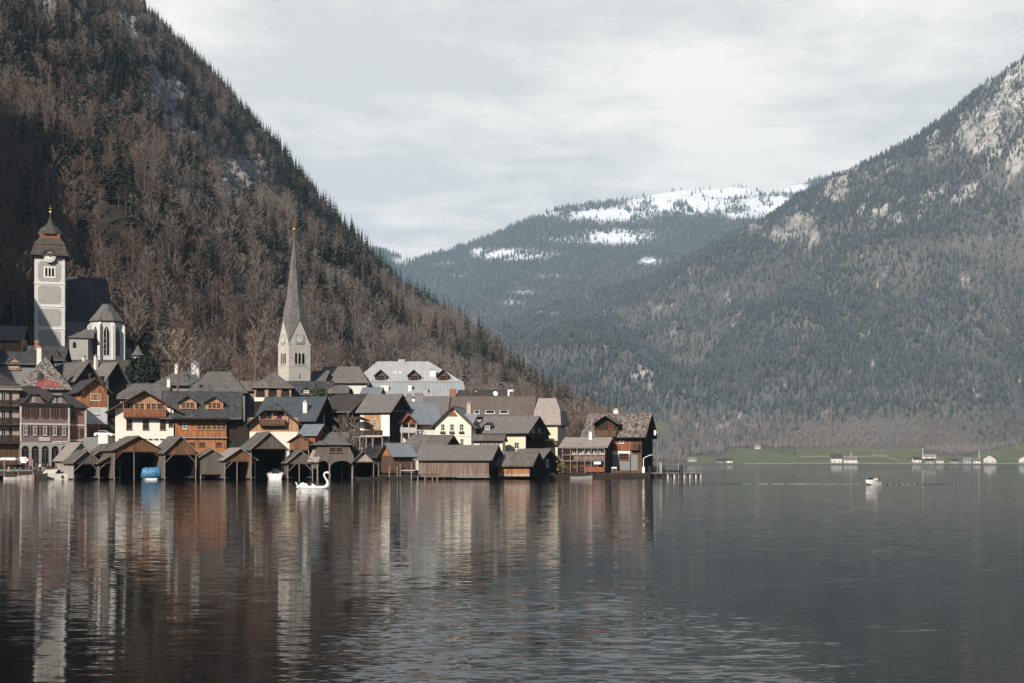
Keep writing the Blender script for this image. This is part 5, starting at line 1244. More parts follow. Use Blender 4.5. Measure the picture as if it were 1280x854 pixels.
for p0, p1 in ((24.8, 27), (84.8, 87.2)): h.band(507.7, 529.1, 'trim', 'corner_strip', p0, p1, .08); h.band(531.5, 552, 'trim', 'corner_strip', p0, p1, .08)
z0, z1 = h.Z(583), h.Z(553); q = MB(); N_ = 5; x0, x1 = h.U(25), h.U(87); wd = (x1 - x0) / N_
ctr = []
for i in range(N_):
    c_ = x0 + wd * (i + .5); r_ = wd * .37; zs = h.Z(557.5) - r_; ctr.append((c_, r_, zs))
    q.front([(c_ - wd / 2, z0), (c_ - r_, z0), (c_ - r_, zs), (c_ - wd / 2, zs)], -.3, .02); q.front([(c_ + r_, z0), (c_ + wd / 2, z0), (c_ + wd / 2, zs), (c_ + r_, zs)], -.3, .02)
    for k in range(8):
        a0, a1 = k * math.pi / 8, (k + 1) * math.pi / 8; xa, xb = c_ - r_ * math.cos(a0), c_ - r_ * math.cos(a1); za, zb = zs + r_ * math.sin(a0), zs + r_ * math.sin(a1)
        if k == 0: P = [(c_ - wd / 2, zs), (xa, za), (xb, zb), (xb, z1), (c_ - wd / 2, z1)]
        elif k == 7: P = [(xa, za), (xb, zb), (c_ + wd / 2, zs), (c_ + wd / 2, z1), (xa, z1)]
        else: P = [(xa, za), (xb, zb), (xb, z1), (xa, z1)]
        q.front(P, -.3, .02)
h.P(q, 'arcade', 'panel_grey')
for i, (c_, r_, zs) in enumerate(ctr):
    q = MB(); q.front([(c_ - r_, z0), (c_ + r_, z0), (c_ + r_, zs)] + [(c_ + r_ * math.cos(k * math.pi / 8), zs + r_ * math.sin(k * math.pi / 8)) for k in range(1, 8)] + [(c_ - r_, zs)], -.08, -.006); o = h.P(q, 'arch_door', 'glass')
    q = MB(); q.box(c_ - r_, -.14, zs - .1, c_ + r_, -.081, zs + .02); q.box(c_ - .05, -.14, z0, c_ + .05, -.081, zs - .1); h.P(q, 'door_frame', 'frame_brown', o)
# its side wing
b = MB(); w0, w1 = h.w / 2 + .01, h.U(107.5, 1.2); b.box(w0, 1.2, -4, w1, 12.9, h.Z(508, 1.2)); h.P(b, 'side_wing', 'rust_render')
r = MB(); zz = h.Z(508, 1.2); r.shell([[(w0 - .3, .6, zz), (w1 + .6, .6, zz), (w1 - 2.0, 6.5, h.Z(493, 6)), (w0 - .3, 6.5, h.Z(489, 6))], [(w1 + .6, .6, zz), (w1 + .6, 13.2, zz), (w1 - 2.0, 6.5, h.Z(493, 6))]], .2); h.P(r, 'wing_roof', 'dark_roof')
for q0, q1 in ((530, 532), (549, 551)): b = MB(); b.box(w0, 1.1, h.Z(q1, 1.2), w1 + .06, 1.22, h.Z(q0, 1.2)); h.P(b, 'string_course', 'trim')
b = MB(); b.box(w1 - .28, 1.08, h.Z(549, 1.2), w1 + .08, 1.23, h.Z(532.2, 1.2)); h.P(b, 'corner_strip', 'trim'); b = MB(); b.box(w1 - .28, 1.08, h.Z(529.8, 1.2), w1 + .08, 1.23, zz - .25); h.P(b, 'corner_strip', 'trim')
fr, pn = window_meshes(.7, 1.6, 2, 2, 'frame_brown'); o = obj('window', fr, h.r, (h.U(102, 1.2), 1.19, h.Z(545, 1.2))); obj('pane', pn, o)
o = obj('window', fr, h.r, (h.U(92, 1.2), 1.19, h.Z(523, 1.2))); obj('pane', pn, o)
def lettering(name, text, h, p0, p1, q0, q1, board, ink, label=None, y=-.35):
    b = MB(); b.box(h.U(p0), y - .06, h.Z(q1), h.U(p1), y, h.Z(q0)); o = h.P(b, name, board, label=label)
    lines = text.split('\n'); H_ = (h.Z(q0) - h.Z(q1)) / len(lines)
    for i, ln in enumerate(lines):
        cu = bpy.data.curves.new('lettering', 'FONT'); cu.body = ln; cu.align_x = 'CENTER'; cu.align_y = 'CENTER'; cu.size = H_ * 1.05; cu.extrude = .008; cu.resolution_u = 2; cu.offset = .012
        t_ = bpy.data.objects.new('lettering', cu); COL.objects.link(t_)
        me = bpy.data.meshes.new_from_object(t_.evaluated_get(bpy.context.evaluated_depsgraph_get())); bpy.data.objects.remove(t_); me.materials.clear(); me.materials.append(m[ink])
        xs = [v.co.x for v in me.vertices]; wid = max(xs) - min(xs); sc = min(1.0, (h.U(p1) - h.U(p0)) * .92 / wid)
        l_ = obj('lettering', me, o, (h.U((p0 + p1) / 2), y - .07, h.Z(q0) - H_ * (i + .5))); l_.rotation_euler = (R(90), 0, 0); l_.scale = (sc, 1, 1)
lettering('name_board', 'SEEHOTEL\nGASTHOF', h, 48, 63, 546.6, 551.6, 'panel_grey', 'trim_white', y=-.05)
lettering('name_board', 'Grüner Baum', h, 65.3, 83.3, 551.4, 555.2, 'trim_white', 'hand')

h = house('balcony_house', 'white house with wide wooden balcony filling its broad honey gable', 265, 144, 217, 562, 516, 488, 13, -4, 'y', 'white', 'slate', ov=1.9, og=1.4, gmat='wood_honey')
q = MB(); boards(q, h.U(156), h.U(208), lambda u: h.Z(521.5), lambda u: min(h.ze + (h.zr - h.ze) * (1 - abs(u) / (h.w / 2)) - .1, h.Z(492)), -.12, .3); h.P(q, 'gable_boards', 'wood_honey', kind='stuff')
for p0, p1 in ((159.5, 167), (168.5, 174), (175, 180.5), (183, 188.5), (189.5, 195), (196.5, 204)): h.wpx(p0, p1, 504, 512, 2, 2, fm='wood_honey', off=.13)
h.balcony(155, 208, 512, 521.5, 'wood_red', 1.3, posts=3, rail='wood_honey')
for p0, p1 in ((158, 165), (178.5, 186), (200, 207)): h.wpx(p0, p1, 524.5, 537, 2, 2, fm='frame_brown')
h.wpx(211, 216, 526, 533, 2, 2, fm='frame_brown')
q = MB()
for i in range(9): x = h.U(152 + i * 7.3); q.box(x - .5, -.16, h.Z(550), x + .3, -.006, h.Z(548.4))
h.P(q, 'vine_trellis', 'beam')

h = house('larch_house', 'house clad in orange larch with two dormers in a slate roof', 267, 219, 283, 562, 523, 490, 12, -3, 'x', 'wood_orange', 'slate', ov=1.0, og=3.2, gmat='wood_black')
for p0, p1 in ((224, 246), (257, 279)): h.dormer(p0, p1, 495.5, 512, 'wood_honey', 'slate', out=.7, nx=2, nwin=3, fm='wood_honey')
q = MB(); q.box(-h.w / 2 - .5, -1.7, h.Z(524.5), h.w / 2 + .6, .0, h.Z(522.5)); h.P(q, 'eaves_board', 'post_dark')
h.wpx(228, 234, 529, 536.5, 3, 2)
for p0 in (246.5, 252.5, 258.5, 265.5, 271.5, 277): h.wpx(p0, p0 + 5, 529, 537, 2, 2, fm='wood_honey')
q = MB(); boards(q, -h.w / 2, h.w / 2, lambda u: h.Z(546), lambda u: h.Z(538.5), -.08, .3); h.P(q, 'parapet_boards', 'wood_orange', kind='stuff')
q = MB(); q.box(-h.w / 2 - .2, -.5, h.Z(547.8), h.w / 2 + .2, -.006, h.Z(546.4)); h.P(q, 'storey_beam', 'fascia')
for p0 in (236, 249, 270): h.wpx(p0, p0 + 7, 553, 558, 3, 2, fm='frame_brown')
b = MB(); b.box(h.w / 2 + .02, .8, -4, h.w / 2 + 4.6, 11, h.Z(528)); h.P(b, 'side_shade_block', 'wood_dark')  # dark block fills the shadow right of the facade
for x in (.8, 2.6): b = MB(); b.box(h.w / 2 + x, .7, h.Z(560), h.w / 2 + x + 1.0, .82, h.Z(551)); h.P(b, 'barn_door', 'green_dark')

h = house('clipped_gable_house', 'honey boarded house with clipped gable, balcony and cream ground floor', 266, 312, 373, 560, 532, 503.5, 8, -5, 'y', 'cream', 'slate', c=(.68, 1), hl=(1.5, 0), ov=.9, og=1.5, gmat='wood_honey')
h.band(522, 539.5, 'wood_honey', 'board_cladding'); h.band(523, 560, 'wood_black', 'side_shadow_boards', 376.5, 377) if False else None
for p0 in (334.5, 346.5): h.wpx(p0, p0 + 5.5, 515, 524, 2, 2, fm='frame_brown', off=.05)
h.balcony(325, 357, 525.5, 531.5, 'wood_brown', 1.2, posts=3, rail='fascia')
q = MB(); 
for i in range(22):
    x = h.U(326) + (h.U(356) - h.U(326)) * i / 21; q.lathe([(.02, -.1), (.13, 0), (.05, .16)], (x, -1.3, h.Z(525)), 5)
h.P(q, 'flowers', 'flower', kind='stuff')
# the main body behind it with ridge along the shore
h = house('blue_roof_house', 'large house with steel blue metal roof and black shaded right gable', 271, 322, 392, 560, 527, 496.5, 12, -22, 'x', 'wood_black', 'slate_blue', ov=1.0, og=.8, gmat='wood_black')
h.chimney(382, 503, 517, 1.8, 'chimney_white', .9)
h.win(0, h.Z(530), .5, 2.0, 1, 2, 'r', 'trim'); 
q = MB(); q.lathe([(.02, 0), (.4, .08), (.6, .2)], (0, 0, 0), 12); o = h.P(q, 'satellite_dish', 'chimney_grey'); o.location = (h.w / 2 + .4, 3.5, h.Z(536)); o.rotation_euler = (R(80), 0, R(40))
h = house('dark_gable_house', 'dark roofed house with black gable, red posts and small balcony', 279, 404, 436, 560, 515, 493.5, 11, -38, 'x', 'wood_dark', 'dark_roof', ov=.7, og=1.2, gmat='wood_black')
q = MB(); q.box(h.w / 2 + .1, .4, h.Z(540, 3), h.w / 2 + 1.4, 5.5, h.Z(538, 3)); o = h.P(q, 'side_balcony', 'fascia')
for yy in (.5, 5.3): q = MB(); q.box(h.w / 2 + 1.22, yy - .1, h.Z(538, 3), h.w / 2 + 1.4, yy + .1, h.Z(522, 3)); h.P(q, 'balcony_post', 'copper_red', o)
q = MB(); q.box(h.w / 2 + 1.36, .6, h.Z(537, 3), h.w / 2 + 1.44, 5.2, h.Z(532, 3)); h.P(q, 'balcony_panel', 'copper_red', o)

h = house('terrace_house', 'house with taupe roof, white wall and dark veranda right of red posts', 274, 450, 487, 570, 515, 493.5, 10, -26, 'x', 'white', 'shingle_taupe', ov=.7, og=.8, gmat='wood_dark')
q = MB(); boards(q, 0, h.d, lambda u: -3.5, lambda u: h.ze - .05, h.w / 2 + .02, .25, .04, 'y'); h.P(q, 'side_boards', 'wood_black', kind='stuff')  # black boards paint the shaded right end of the white house
h.band(517, 540, 'wood_honey', 'ochre_panel', 455, 476)
h.wpx(466.5, 470.5, 524, 535, 2, 3, off=.05); h.win(h.U(459.5), h.Z(535), .75, 1.8, 1, 1, 'f', 'frame_brown', off=.05)
q = MB(); z = h.Z; q.front([(h.U(456), z(536)), (h.U(462), z(536)), (h.U(462), z(527)), (h.U(459), z(524)), (h.U(456), z(527))], -.16, -.05); h.P(q, 'arched_door', 'wood_honey')
q = MB(); q.box(h.U(449), -3.4, z(547), h.U(487), -.01, z(545.5)); o = h.P(q, 'veranda', 'fascia')
q = MB(); boards(q, h.U(449), h.U(487), lambda u: z(545), lambda u: z(538.5), -3.4, .2); h.P(q, 'railing_boards', 'wood_dark', o, 'stuff')
for px in (450, 458, 466, 474, 486): q = MB(); x = h.U(px); q.box(x - .14, -3.2, -3, x + .14, -2.9, z(547)); h.P(q, 'veranda_post', 'post', o)
q = MB(); q.front([(h.U(447), z(523)), (h.U(466), z(527)), (h.U(466), z(526)), (h.U(456), z(521)), (h.U(447), z(522))], -3.2, -1.5); h.P(q, 'awning', 'wood_dark', o)
q = MB(); x = h.U(425); 

h = house('porch_house', 'house with long blue grey roof, gabled red porch and lattice balcony', 279, 499, 548, 565, 530, 503, 11, 14, 'x', 'white', 'slate_bluegrey', ov=1.2, og=.9, gmat='white')
q = MB(); u0, u1 = h.U(499.5), h.U(517.5); zc = h.Z(530); q.front([(u0 - .4, zc), (u0 - .4, zc - .2), ((u0 + u1) / 2, h.Z(518.5) - .2), (u1 + .4, zc - .2), (u1 + .4, zc), ((u0 + u1) / 2, h.Z(517.5))][::-1], -2.2, 2); po = h.P(q, 'porch_roof', 'wood_red')
q = MB(); q.front([(u0, zc - .1), (u1, zc - .1), ((u0 + u1) / 2, h.Z(519.5))], -1.4, 0); h.P(q, 'porch_gable', 'wood_red', po)
for x in (u0, (u0 + u1) / 2, u1): q = MB(); q.box(x - .1, -2.0, -4, x + .1, -1.8, zc); h.P(q, 'porch_post', 'trim', po)
h.balcony(499, 518, 535.5, 541.5, 'trim', 1.9, rail='trim_white')
h.win((u0 + u1) / 2, h.Z(540), 1.2, 1.7, 2, 2, 'f', 'frame_brown')
h.wpx(522, 526, 531, 538, 2, 2)
q = MB(); q.box(h.U(512), 9.6, h.Z(520, 9), h.U(512) + 1.0, 10.6, h.Z(494, 9)); 
h.chimney(511.5, 494, 513, 7.5, 'chimney_grey', 1.1); h.chimney(524, 492.5, 516, 7.5, 'chimney_grey', 1.7, depth=1.1)

h = house('white_gable_house', 'cream white gabled house with three upper windows and blue grey roof', 270, 544, 589, 562, 535, 508, 11, -12, 'y', 'cream', 'slate_blue', ov=1.0, og=.9, gmat='cream')
for p0 in (551, 562.5, 574.5): h.wpx(p0, p0 + 5, 530, 538.5, 2, 2, sh=None); q = MB(); q.box(h.U(p0 - .8), -.4, h.Z(541.6), h.U(p0 + 5.8), -.01, h.Z(540.2)); h.P(q, 'flower_box', 'post_dark')
for p0 in (563.2, 575.2): h.wpx(p0, p0 + 4.4, 548.5, 557, 2, 2)
q = MB(); q.box(-h.w / 2 - .04, -.06, h.Z(546), h.w / 2 + .04, -.005, h.Z(545.2)); h.P(q, 'string_course', 'trim')
q = MB(); u = h.U(566.5); q.front([(u - 1.0, h.Z(520.5)), (u + 1.0, h.Z(520.5)), (u, h.Z(512.5))], -.1, -.006); h.P(q, 'gable_window', 'wood_red')
h.chimney(586.5, 505, 517, 5.0, 'chimney_buff', .9)
r = MB(); x = h.U(589, 4); r.shell([[(x - 2.8, 3, h.Z(517.5, 3)), (x + 1.7, 3, h.Z(517.5, 3)), (x + .6, 1.0, h.Z(535, 1)), (x - .6, 1.0, h.Z(535, 1))]], .15); h.P(r, 'cross_roof', 'slate_bluegrey')
h = house('yellow_house', 'yellow house with broad grey roof, little dormer and dark shaded gable', 273, 597, 657, 566, 542, 521, 11, -24, 'x', 'yellow', 'shingle_taupe', ov=.8, og=1.0, gmat='wood_dark')
h.dormer(608.5, 617.5, 528, 537.5, 'wood_dark', 'slate', nx=2, fm='frame')
h.wpx(643, 649, 553, 561, 2, 2); h.win(-1.5, h.Z(543), 1.0, 1.3, 2, 2, 'r', 'trim'); h.win(2.0, h.Z(543), 1.0, 1.3, 2, 2, 'r', 'trim')
q = MB(); boards(q, 0, h.d, lambda u: h.Z(566), lambda u: h.ze - .05, h.w / 2 + .02, .25, .04, 'y'); h.P(q, 'side_boards', 'wood_dark', kind='stuff')  # dark boards paint the shaded right end of the yellow house
q = MB(); q.box(h.w / 2 + .05, 1, h.Z(549), h.w / 2 + 1.3, h.d - 1, h.Z(548)); q.box(h.w / 2 + 1.2, 1, h.Z(548), h.w / 2 + 1.3, h.d - 1, h.Z(542)); h.P(q, 'side_balcony', 'wood_black')
h.band(542.2, 544, 'trim', 'eaves_board', off=.08)
h = house('glazed_annex', 'low annex with ribbon windows against the yellow house', 266, 592, 628, 566, 551, 544, 5, -8, 'x', 'cream', 'shingle_brown', ov=.5, og=.4, gmat='wood_dark')
for i in range(6): h.wpx(599.5 + i * 4.3, 603.2 + i * 4.3, 553.4, 558.8, 2, 1)

# right hand group on the point
h = house('lakeside_chalet', 'dark chalet with speckled roof and gabled balcony at the shore end', 280, 733, 802, 592, 547, 517.5, 11, -14, 'x', 'wood_brown', 'speckled_right', ov=1.1, og=1.1, gmat='wood_black')
q = MB(); boards(q, 0, h.d, lambda u: -1.5, lambda u: h.ze - .05, h.w / 2 + .02, .25, .04, 'y'); h.P(q, 'side_boards', 'wood_black', kind='stuff')
do = h.dormer(747, 776, 520, 543, 'wood_dark', 'shingle_brown', out=1.5, wn=False, yoff=-1.0)
u = h.U(762, 1); yy = h.slope_y(h.Z(543, 2) - h.t) - 1.0
fr, _ = window_meshes(1.0, 1.3, 2, 2, 'wood_red', True); obj('window', fr, do, (h.U(765.5, 1), max(yy, -.3) - .02, h.Z(536, 1)))
q = MB(); x0, x1 = h.U(747.5, 0), h.U(772, 0); boards(q, x0, x1, lambda u: h.Z(545), lambda u: h.Z(538.5), -1.5, .2); h.P(q, 'railing_boards', 'wood_brown', do, 'stuff')
q = MB(); q.box(x0 - .1, -1.6, h.Z(546), x1 + .1, 1.5, h.Z(545)); q.box(x0 - .1, -1.56, h.Z(538.4), x1 + .1, -1.4, h.Z(537.6)); h.P(q, 'dormer_balcony', 'beam', do)
h.chimney(770.5, 512.5, 518.5, 6, 'chimney_white', 1.1)
h.band(549, 563.5, 'wood_red', 'board_cladding', 762, 789); h.balcony(789, 800, 556.5, 562, 'wood_brown', .9); h.wpx(774, 780, 550.5, 554.5, 3, 1, off=.05)
h.band(563.8, 569, 'white', 'lit_wall_strip', 762, 794, .06) if False else h.band(564, 568.5, 'white', 'white_wall_strip', 762, 789, .065); h.band(568.6, 588, 'shade_render', 'painted_shade_wall', 762, 797, .06)  # white strip and grey below paint the sunlit top and shaded wall
h.wpx(774, 786, 567, 575, 4, 2, fm='wood_red', off=.07)
for px in (788.2,): q = MB(); x = h.U(px); q.tube([(x, -.2, -2), (x, -.2, h.Z(563))], .08, 6); h.P(q, 'drain_pipe', 'hand')
h = house('terrace_restaurant', 'two storey glazed terrace house with flower boxes beside the chalet', 275, 703, 757, 592, 559, 547.5, 8, -14, 'x', 'wood_dark', 'shingle_pale', ov=.9, og=.6, gmat='wood_black')
h.chimney(738.5, 540, 550, 3.2, 'chimney_white', .7)
for px in (704.5, 714, 722.5, 732, 740, 748, 756.5): q = MB(); x = h.U(px); q.box(x - .07, -.75, -1, x + .07, -.6, h.ze - .1); h.P(q, 'terrace_post', 'post')
for qq in (560.5, 568.2, 575.8): q = MB(); q.box(-h.w / 2, -.78, h.Z(qq + .9), h.w / 2, -.6, h.Z(qq)); h.P(q, 'terrace_beam', 'post')
for i in range(6): h.wpx(715.5 + i * 7, 721.3 + i * 7, 561.5, 567.5, 2, 1, fm='trim')
q = MB(); boards(q, h.U(718), h.U(756), lambda u: h.Z(575), lambda u: h.Z(570), -.7, .25); h.P(q, 'railing_boards', 'wood_rusty', kind='stuff')
q = MB(); boards(q, h.U(733), h.U(757), lambda u: h.Z(590), lambda u: h.Z(584), -.95, .25); h.P(q, 'lower_railing_boards', 'wood_red', kind='stuff')
for i in range(4): h.wpx(716 + i * 10, 722 + i * 10, 577.5, 583, 2, 1, fm='frame_brown')
q = MB(); q.box(h.U(744), -1.2, h.Z(580.5), h.U(752.5), -.8, h.Z(577.3)); h.P(q, 'white_awning', 'cloth_white')
q = MB()
for i in range(90):
    x = rnd.uniform(h.U(703), h.U(757)); zf = rnd.choice((h.Z(569.5), h.Z(583.5), h.Z(586), h.Z(564) if x < h.U(718) else h.Z(569))) + rnd.uniform(-.25, .25); r_ = rnd.uniform(.06, .14); q.lathe([(.01, -r_), (r_, 0), (.01, r_)], (x, -.85 + rnd.uniform(-.15, .1), zf), 4)
h.P(q, 'flowers', 'flower', kind='stuff')

# ------------------------------------------------------------------ boathouses
B = boathouse
B('lower grey boathouse half hidden behind the leftmost gable by the quay', 258, 83, 118, 576.5, 553, 573, 8, 16, 'shingle_pale', 'wood_silver', side='wood_silver')
B('leftmost boathouse with silvered gable boards beside the stone quay', 250, 92, 124, 579.5, 563, 579, 8, 14, 'shingle_grey', 'wood_grey', side='wood_silver', mids=())
B('narrow red boarded boathouse peeping out behind two others', 259, 120, 148, 569, 555, 569, 7, 12, 'shingle_grey', 'wood_red', side='wood_dark')
B('small dark boathouse with low brown gable left of the tarp boat', 249, 124, 150, 580, 570.5, 578, 7, 8, 'shingle_brown', 'wood_brown')
bh = B('wide boathouse sheltering the boat under a blue tarpaulin', 249, 143, 202, 563.5, 545, 564, 10, 14, 'shingle_brown', 'wood_umber', mids=(167.5,), brace_mat='wood_red', arch=True)
B('tall boathouse with triangular striped gable right of the tarp boat', 249, 206, 245, 567, 545, 567.5, 10, 14, 'shingle_grey', 'wood_umber', mids=(), brace_mat='post')
B('low grey boathouse closed with weathered boards over the water', 251, 251, 279, 572, 561, 592, 8, 6, 'shingle_grey', 'wood_grey', braces=False)
B('boathouse with pale shingle roof, reddish bargeboards and three posts', 250, 281, 319, 575.5, 560, 576, 9, 14, 'shingle_pale', 'wood_umber', mids=(296.5,), arch=True)
B('tallest boathouse with steep grey roof above the white boat', 251, 314, 358, 563, 540, 560, 10, 14, 'shingle_grey', 'wood_grey', side='wood_rusty', braces=False)
B('tiny reddish boarded shed standing between two boathouses', 259, 362, 386, 553, 543, 562, 6, -8, 'slate', 'wood_umber', braces=False)
B('small boathouse with crossed gable boards behind the white swan', 249, 360, 391, 579, 563, 579, 8, 8, 'shingle_grey', 'wood_grey', mids=(374,))
# pavilion boathouse
h = House('boathouse', 'boathouse with hipped roof, gallery window and two arched gates', 250, 388, 443, 600, 10, -4, 'boathouse', 'timber boathouses along the village shore')
Zz = h.Z; w2 = h.w / 2
r = MB(); e0, e1, rz_ = Zz(555.5), Zz(555.5), Zz(546.5); u0, u1, uc = h.U(392), h.U(437), h.U(418)
r.shell([[(u0 - .8, -.6, e0), (u1 + .5, -.6, e0), (uc + .6, 4, rz_), (uc - .6, 4, rz_)], [(u1 + .5, -.6, e0), (u1 + .5, 9, e0), (uc + .6, 4, rz_)], [(u1 + .5, 9, e0), (u0 - .8, 9, e0), (uc - .6, 4, rz_), (uc + .6, 4, rz_)], [(u0 - .8, 9, e0), (u0 - .8, -.6, e0), (uc - .6, 4, rz_)]], .15); h.P(r, 'roof', 'shingle_grey')
r = MB(); r.shell([[(h.U(384), -.5, Zz(577)), (h.U(399), -.5, Zz(577)), (h.U(403), 1.2, Zz(557.2)), (h.U(393), 1.2, Zz(557.2))]], .14); h.P(r, 'side_roof', 'shingle_pale')
def low(u):
    d1 = abs(u - h.U(404.5)) / (h.U(411) - h.U(398)) * 2; d2 = abs(u - h.U(427.5)) / (h.U(442) - h.U(413)) * 2
    if d1 < 1: return Zz(583) + (Zz(576) - Zz(583)) * math.sqrt(1 - d1 ** 2)
    if d2 < 1: return Zz(585) + (Zz(576) - Zz(585)) * math.sqrt(1 - d2 ** 2)
    return Zz(586)
def up(u):
    px = 415.5 + u / (h.k); 
    return min(Zz(556.5), Zz(556.5) - max(0, u - h.U(436)) * 2.2, Zz(556.5) - max(0, h.U(397) - u) * 2.6)
q = MB(); boards(q, -w2 + .05, w2 - .05, low, up, 0, .24); h.P(q, 'front_boards', 'wood_grey', kind='stuff')
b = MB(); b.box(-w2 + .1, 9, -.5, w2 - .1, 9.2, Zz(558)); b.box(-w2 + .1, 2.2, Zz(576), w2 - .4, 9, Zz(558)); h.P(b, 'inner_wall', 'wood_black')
for sg in (-1, 1): q = MB(); boards(q, .2, 9, lambda u: .2, lambda u: Zz(572), sg * (w2 - .05), .25, .04, 'y'); h.P(q, 'side_boards', 'wood_grey', kind='stuff')
for px in (397, 412, 440.5): q = MB(); x = h.U(px); q.tube([(x, -.05, -2), (x, -.05, Zz(580))], [.2, .14], 7); h.P(q, 'post', 'post')
for p0 in (412, 420.5): h.wpx(p0, p0 + 7.5, 559, 565.5, 2, 1, fm='frame_brown', off=.06)
B('leaning little boathouse with pale gable boards right of the hipped one', 250, 441, 467, 580, 564, 577, 8, 4, 'shingle_brown', 'wood_silver', braces=False)
h = house('long_boathouse', 'longest boathouse with silver grey plank wall and wide grey roof', 252, 523, 611, 598, 574.5, 557, 9, -16, 'x', 'wood_rusty', 'shingle_taupe', ov=.8, og=.9, gmat='wood_black', cat='boathouse', group='timber boathouses along the village shore', z0=.2)
q = MB(); boards(q, -h.w / 2, h.w / 2, lambda u: Zz(598.4), lambda u: h.ze - .1, -.06, .3, .05); h.P(q, 'wall_boards', 'wood_rusty', kind='stuff')
q = MB(); boards(q, 0, h.d, lambda u: .1, lambda u: h.ze - .05, h.w / 2 + .02, .25, .04, 'y'); h.P(q, 'side_boards', 'wood_black', kind='stuff')
q = MB(); q.box(h.U(574), -1.4, h.Z(597), h.w / 2 + .5, -.15, h.Z(595.6)); q.box(h.U(576), -1.4, h.Z(593.5), h.w / 2 + .5, -1.25, h.Z(592.6)); h.P(q, 'walkway', 'post')
for i in range(9): q = MB(); x = -h.w / 2 + h.w * i / 8; q.tube([(x, .1, -2), (x, .1, .35)], .13, 6); h.P(q, 'pile', 'post_dark')
h = house('boathouse', 'orange planked boathouse with mossy grey roof and dark right gable', 254, 623, 662, 597, 582, 565, 8, -16, 'x', 'wood_orange', 'shingle_brown', ov=.8, og=.9, gmat='wood_black', cat='boathouse', group='timber boathouses along the village shore', z0=.2)
q = MB(); boards(q, 0, h.d, lambda u: .1, lambda u: h.ze - .05, h.w / 2 + .02, .25, .04, 'y'); h.P(q, 'side_boards', 'wood_black', kind='stuff')
q = MB(); boards(q, -h.w / 2, h.w / 2, lambda u: h.Z(597) + .3, lambda u: h.Z(592.5), -.06, .3, .05); h.P(q, 'plinth_boards', 'wood_silver', kind='stuff')
h = house('boathouse', 'dark boathouse roof behind the orange planked one, gable facing right', 262, 640, 672, 596, 578, 561.5, 8, -30, 'x', 'wood_black', 'shingle_grey', ov=.6, og=.8, gmat='wood_black', cat='boathouse', group='timber boathouses along the village shore', z0=.2)
h.win(0, h.Z(584), 1.0, 1.6, 2, 2, 'r', 'trim')
house('shed', 'grey roofed shed behind the long boathouse, dark gable facing right', 261, 515, 555, 570, 558, 544.5, 8, -22, 'x', 'wood_dark', 'shingle_brown', ov=.5, gmat='wood_black', og=.6, z0=0)
house('shed', 'lower brown shed roof squeezed left of the long boathouse', 258, 498, 530, 575, 567.5, 555.5, 7, -8, 'x', 'wood_dark', 'shingle_brown', ov=.5, gmat='wood_black', og=.6, z0=0)
house('shed', 'pale shed roof in front of the porch house balcony', 266, 508, 520, 570, 555.5, 544, 7, -30, 'x', 'wood_dark', 'shingle_taupe', ov=.5, gmat='wood_black', og=.6, z0=0)
h = house('plank_shed', 'brown plank shed with teal metal roof and orange gable edge', 253, 493, 518, 592, 571, 554.5, 6.5, 24, 'x', 'wood_brown', 'slate_bluegrey', ov=.6, og=.7, gmat='wood_orange', z0=.1)
h = house('dark_shed', 'dark open shed behind the mooring jetty left of the teal roof', 259, 455, 488, 598, 572, 560, 8, -6, 'x', 'wood_black', 'dark_roof', ov=.5, gmat='wood_black', z0=0)
h = house('red_shed', 'rust red board shed behind the hipped boathouse', 262, 376, 394, 575, 544, 531, 6, -24, 'x', 'wood_red', 'slate_bluegrey', ov=.5, gmat='wood_red')
h = house('lean_roof_shed', 'long low grey roof stepping up behind the hipped boathouse', 263, 396, 428, 575, 551, 541, 6, -10, 'x', 'wood_black', 'shingle_grey', ov=.5, gmat='wood_black')
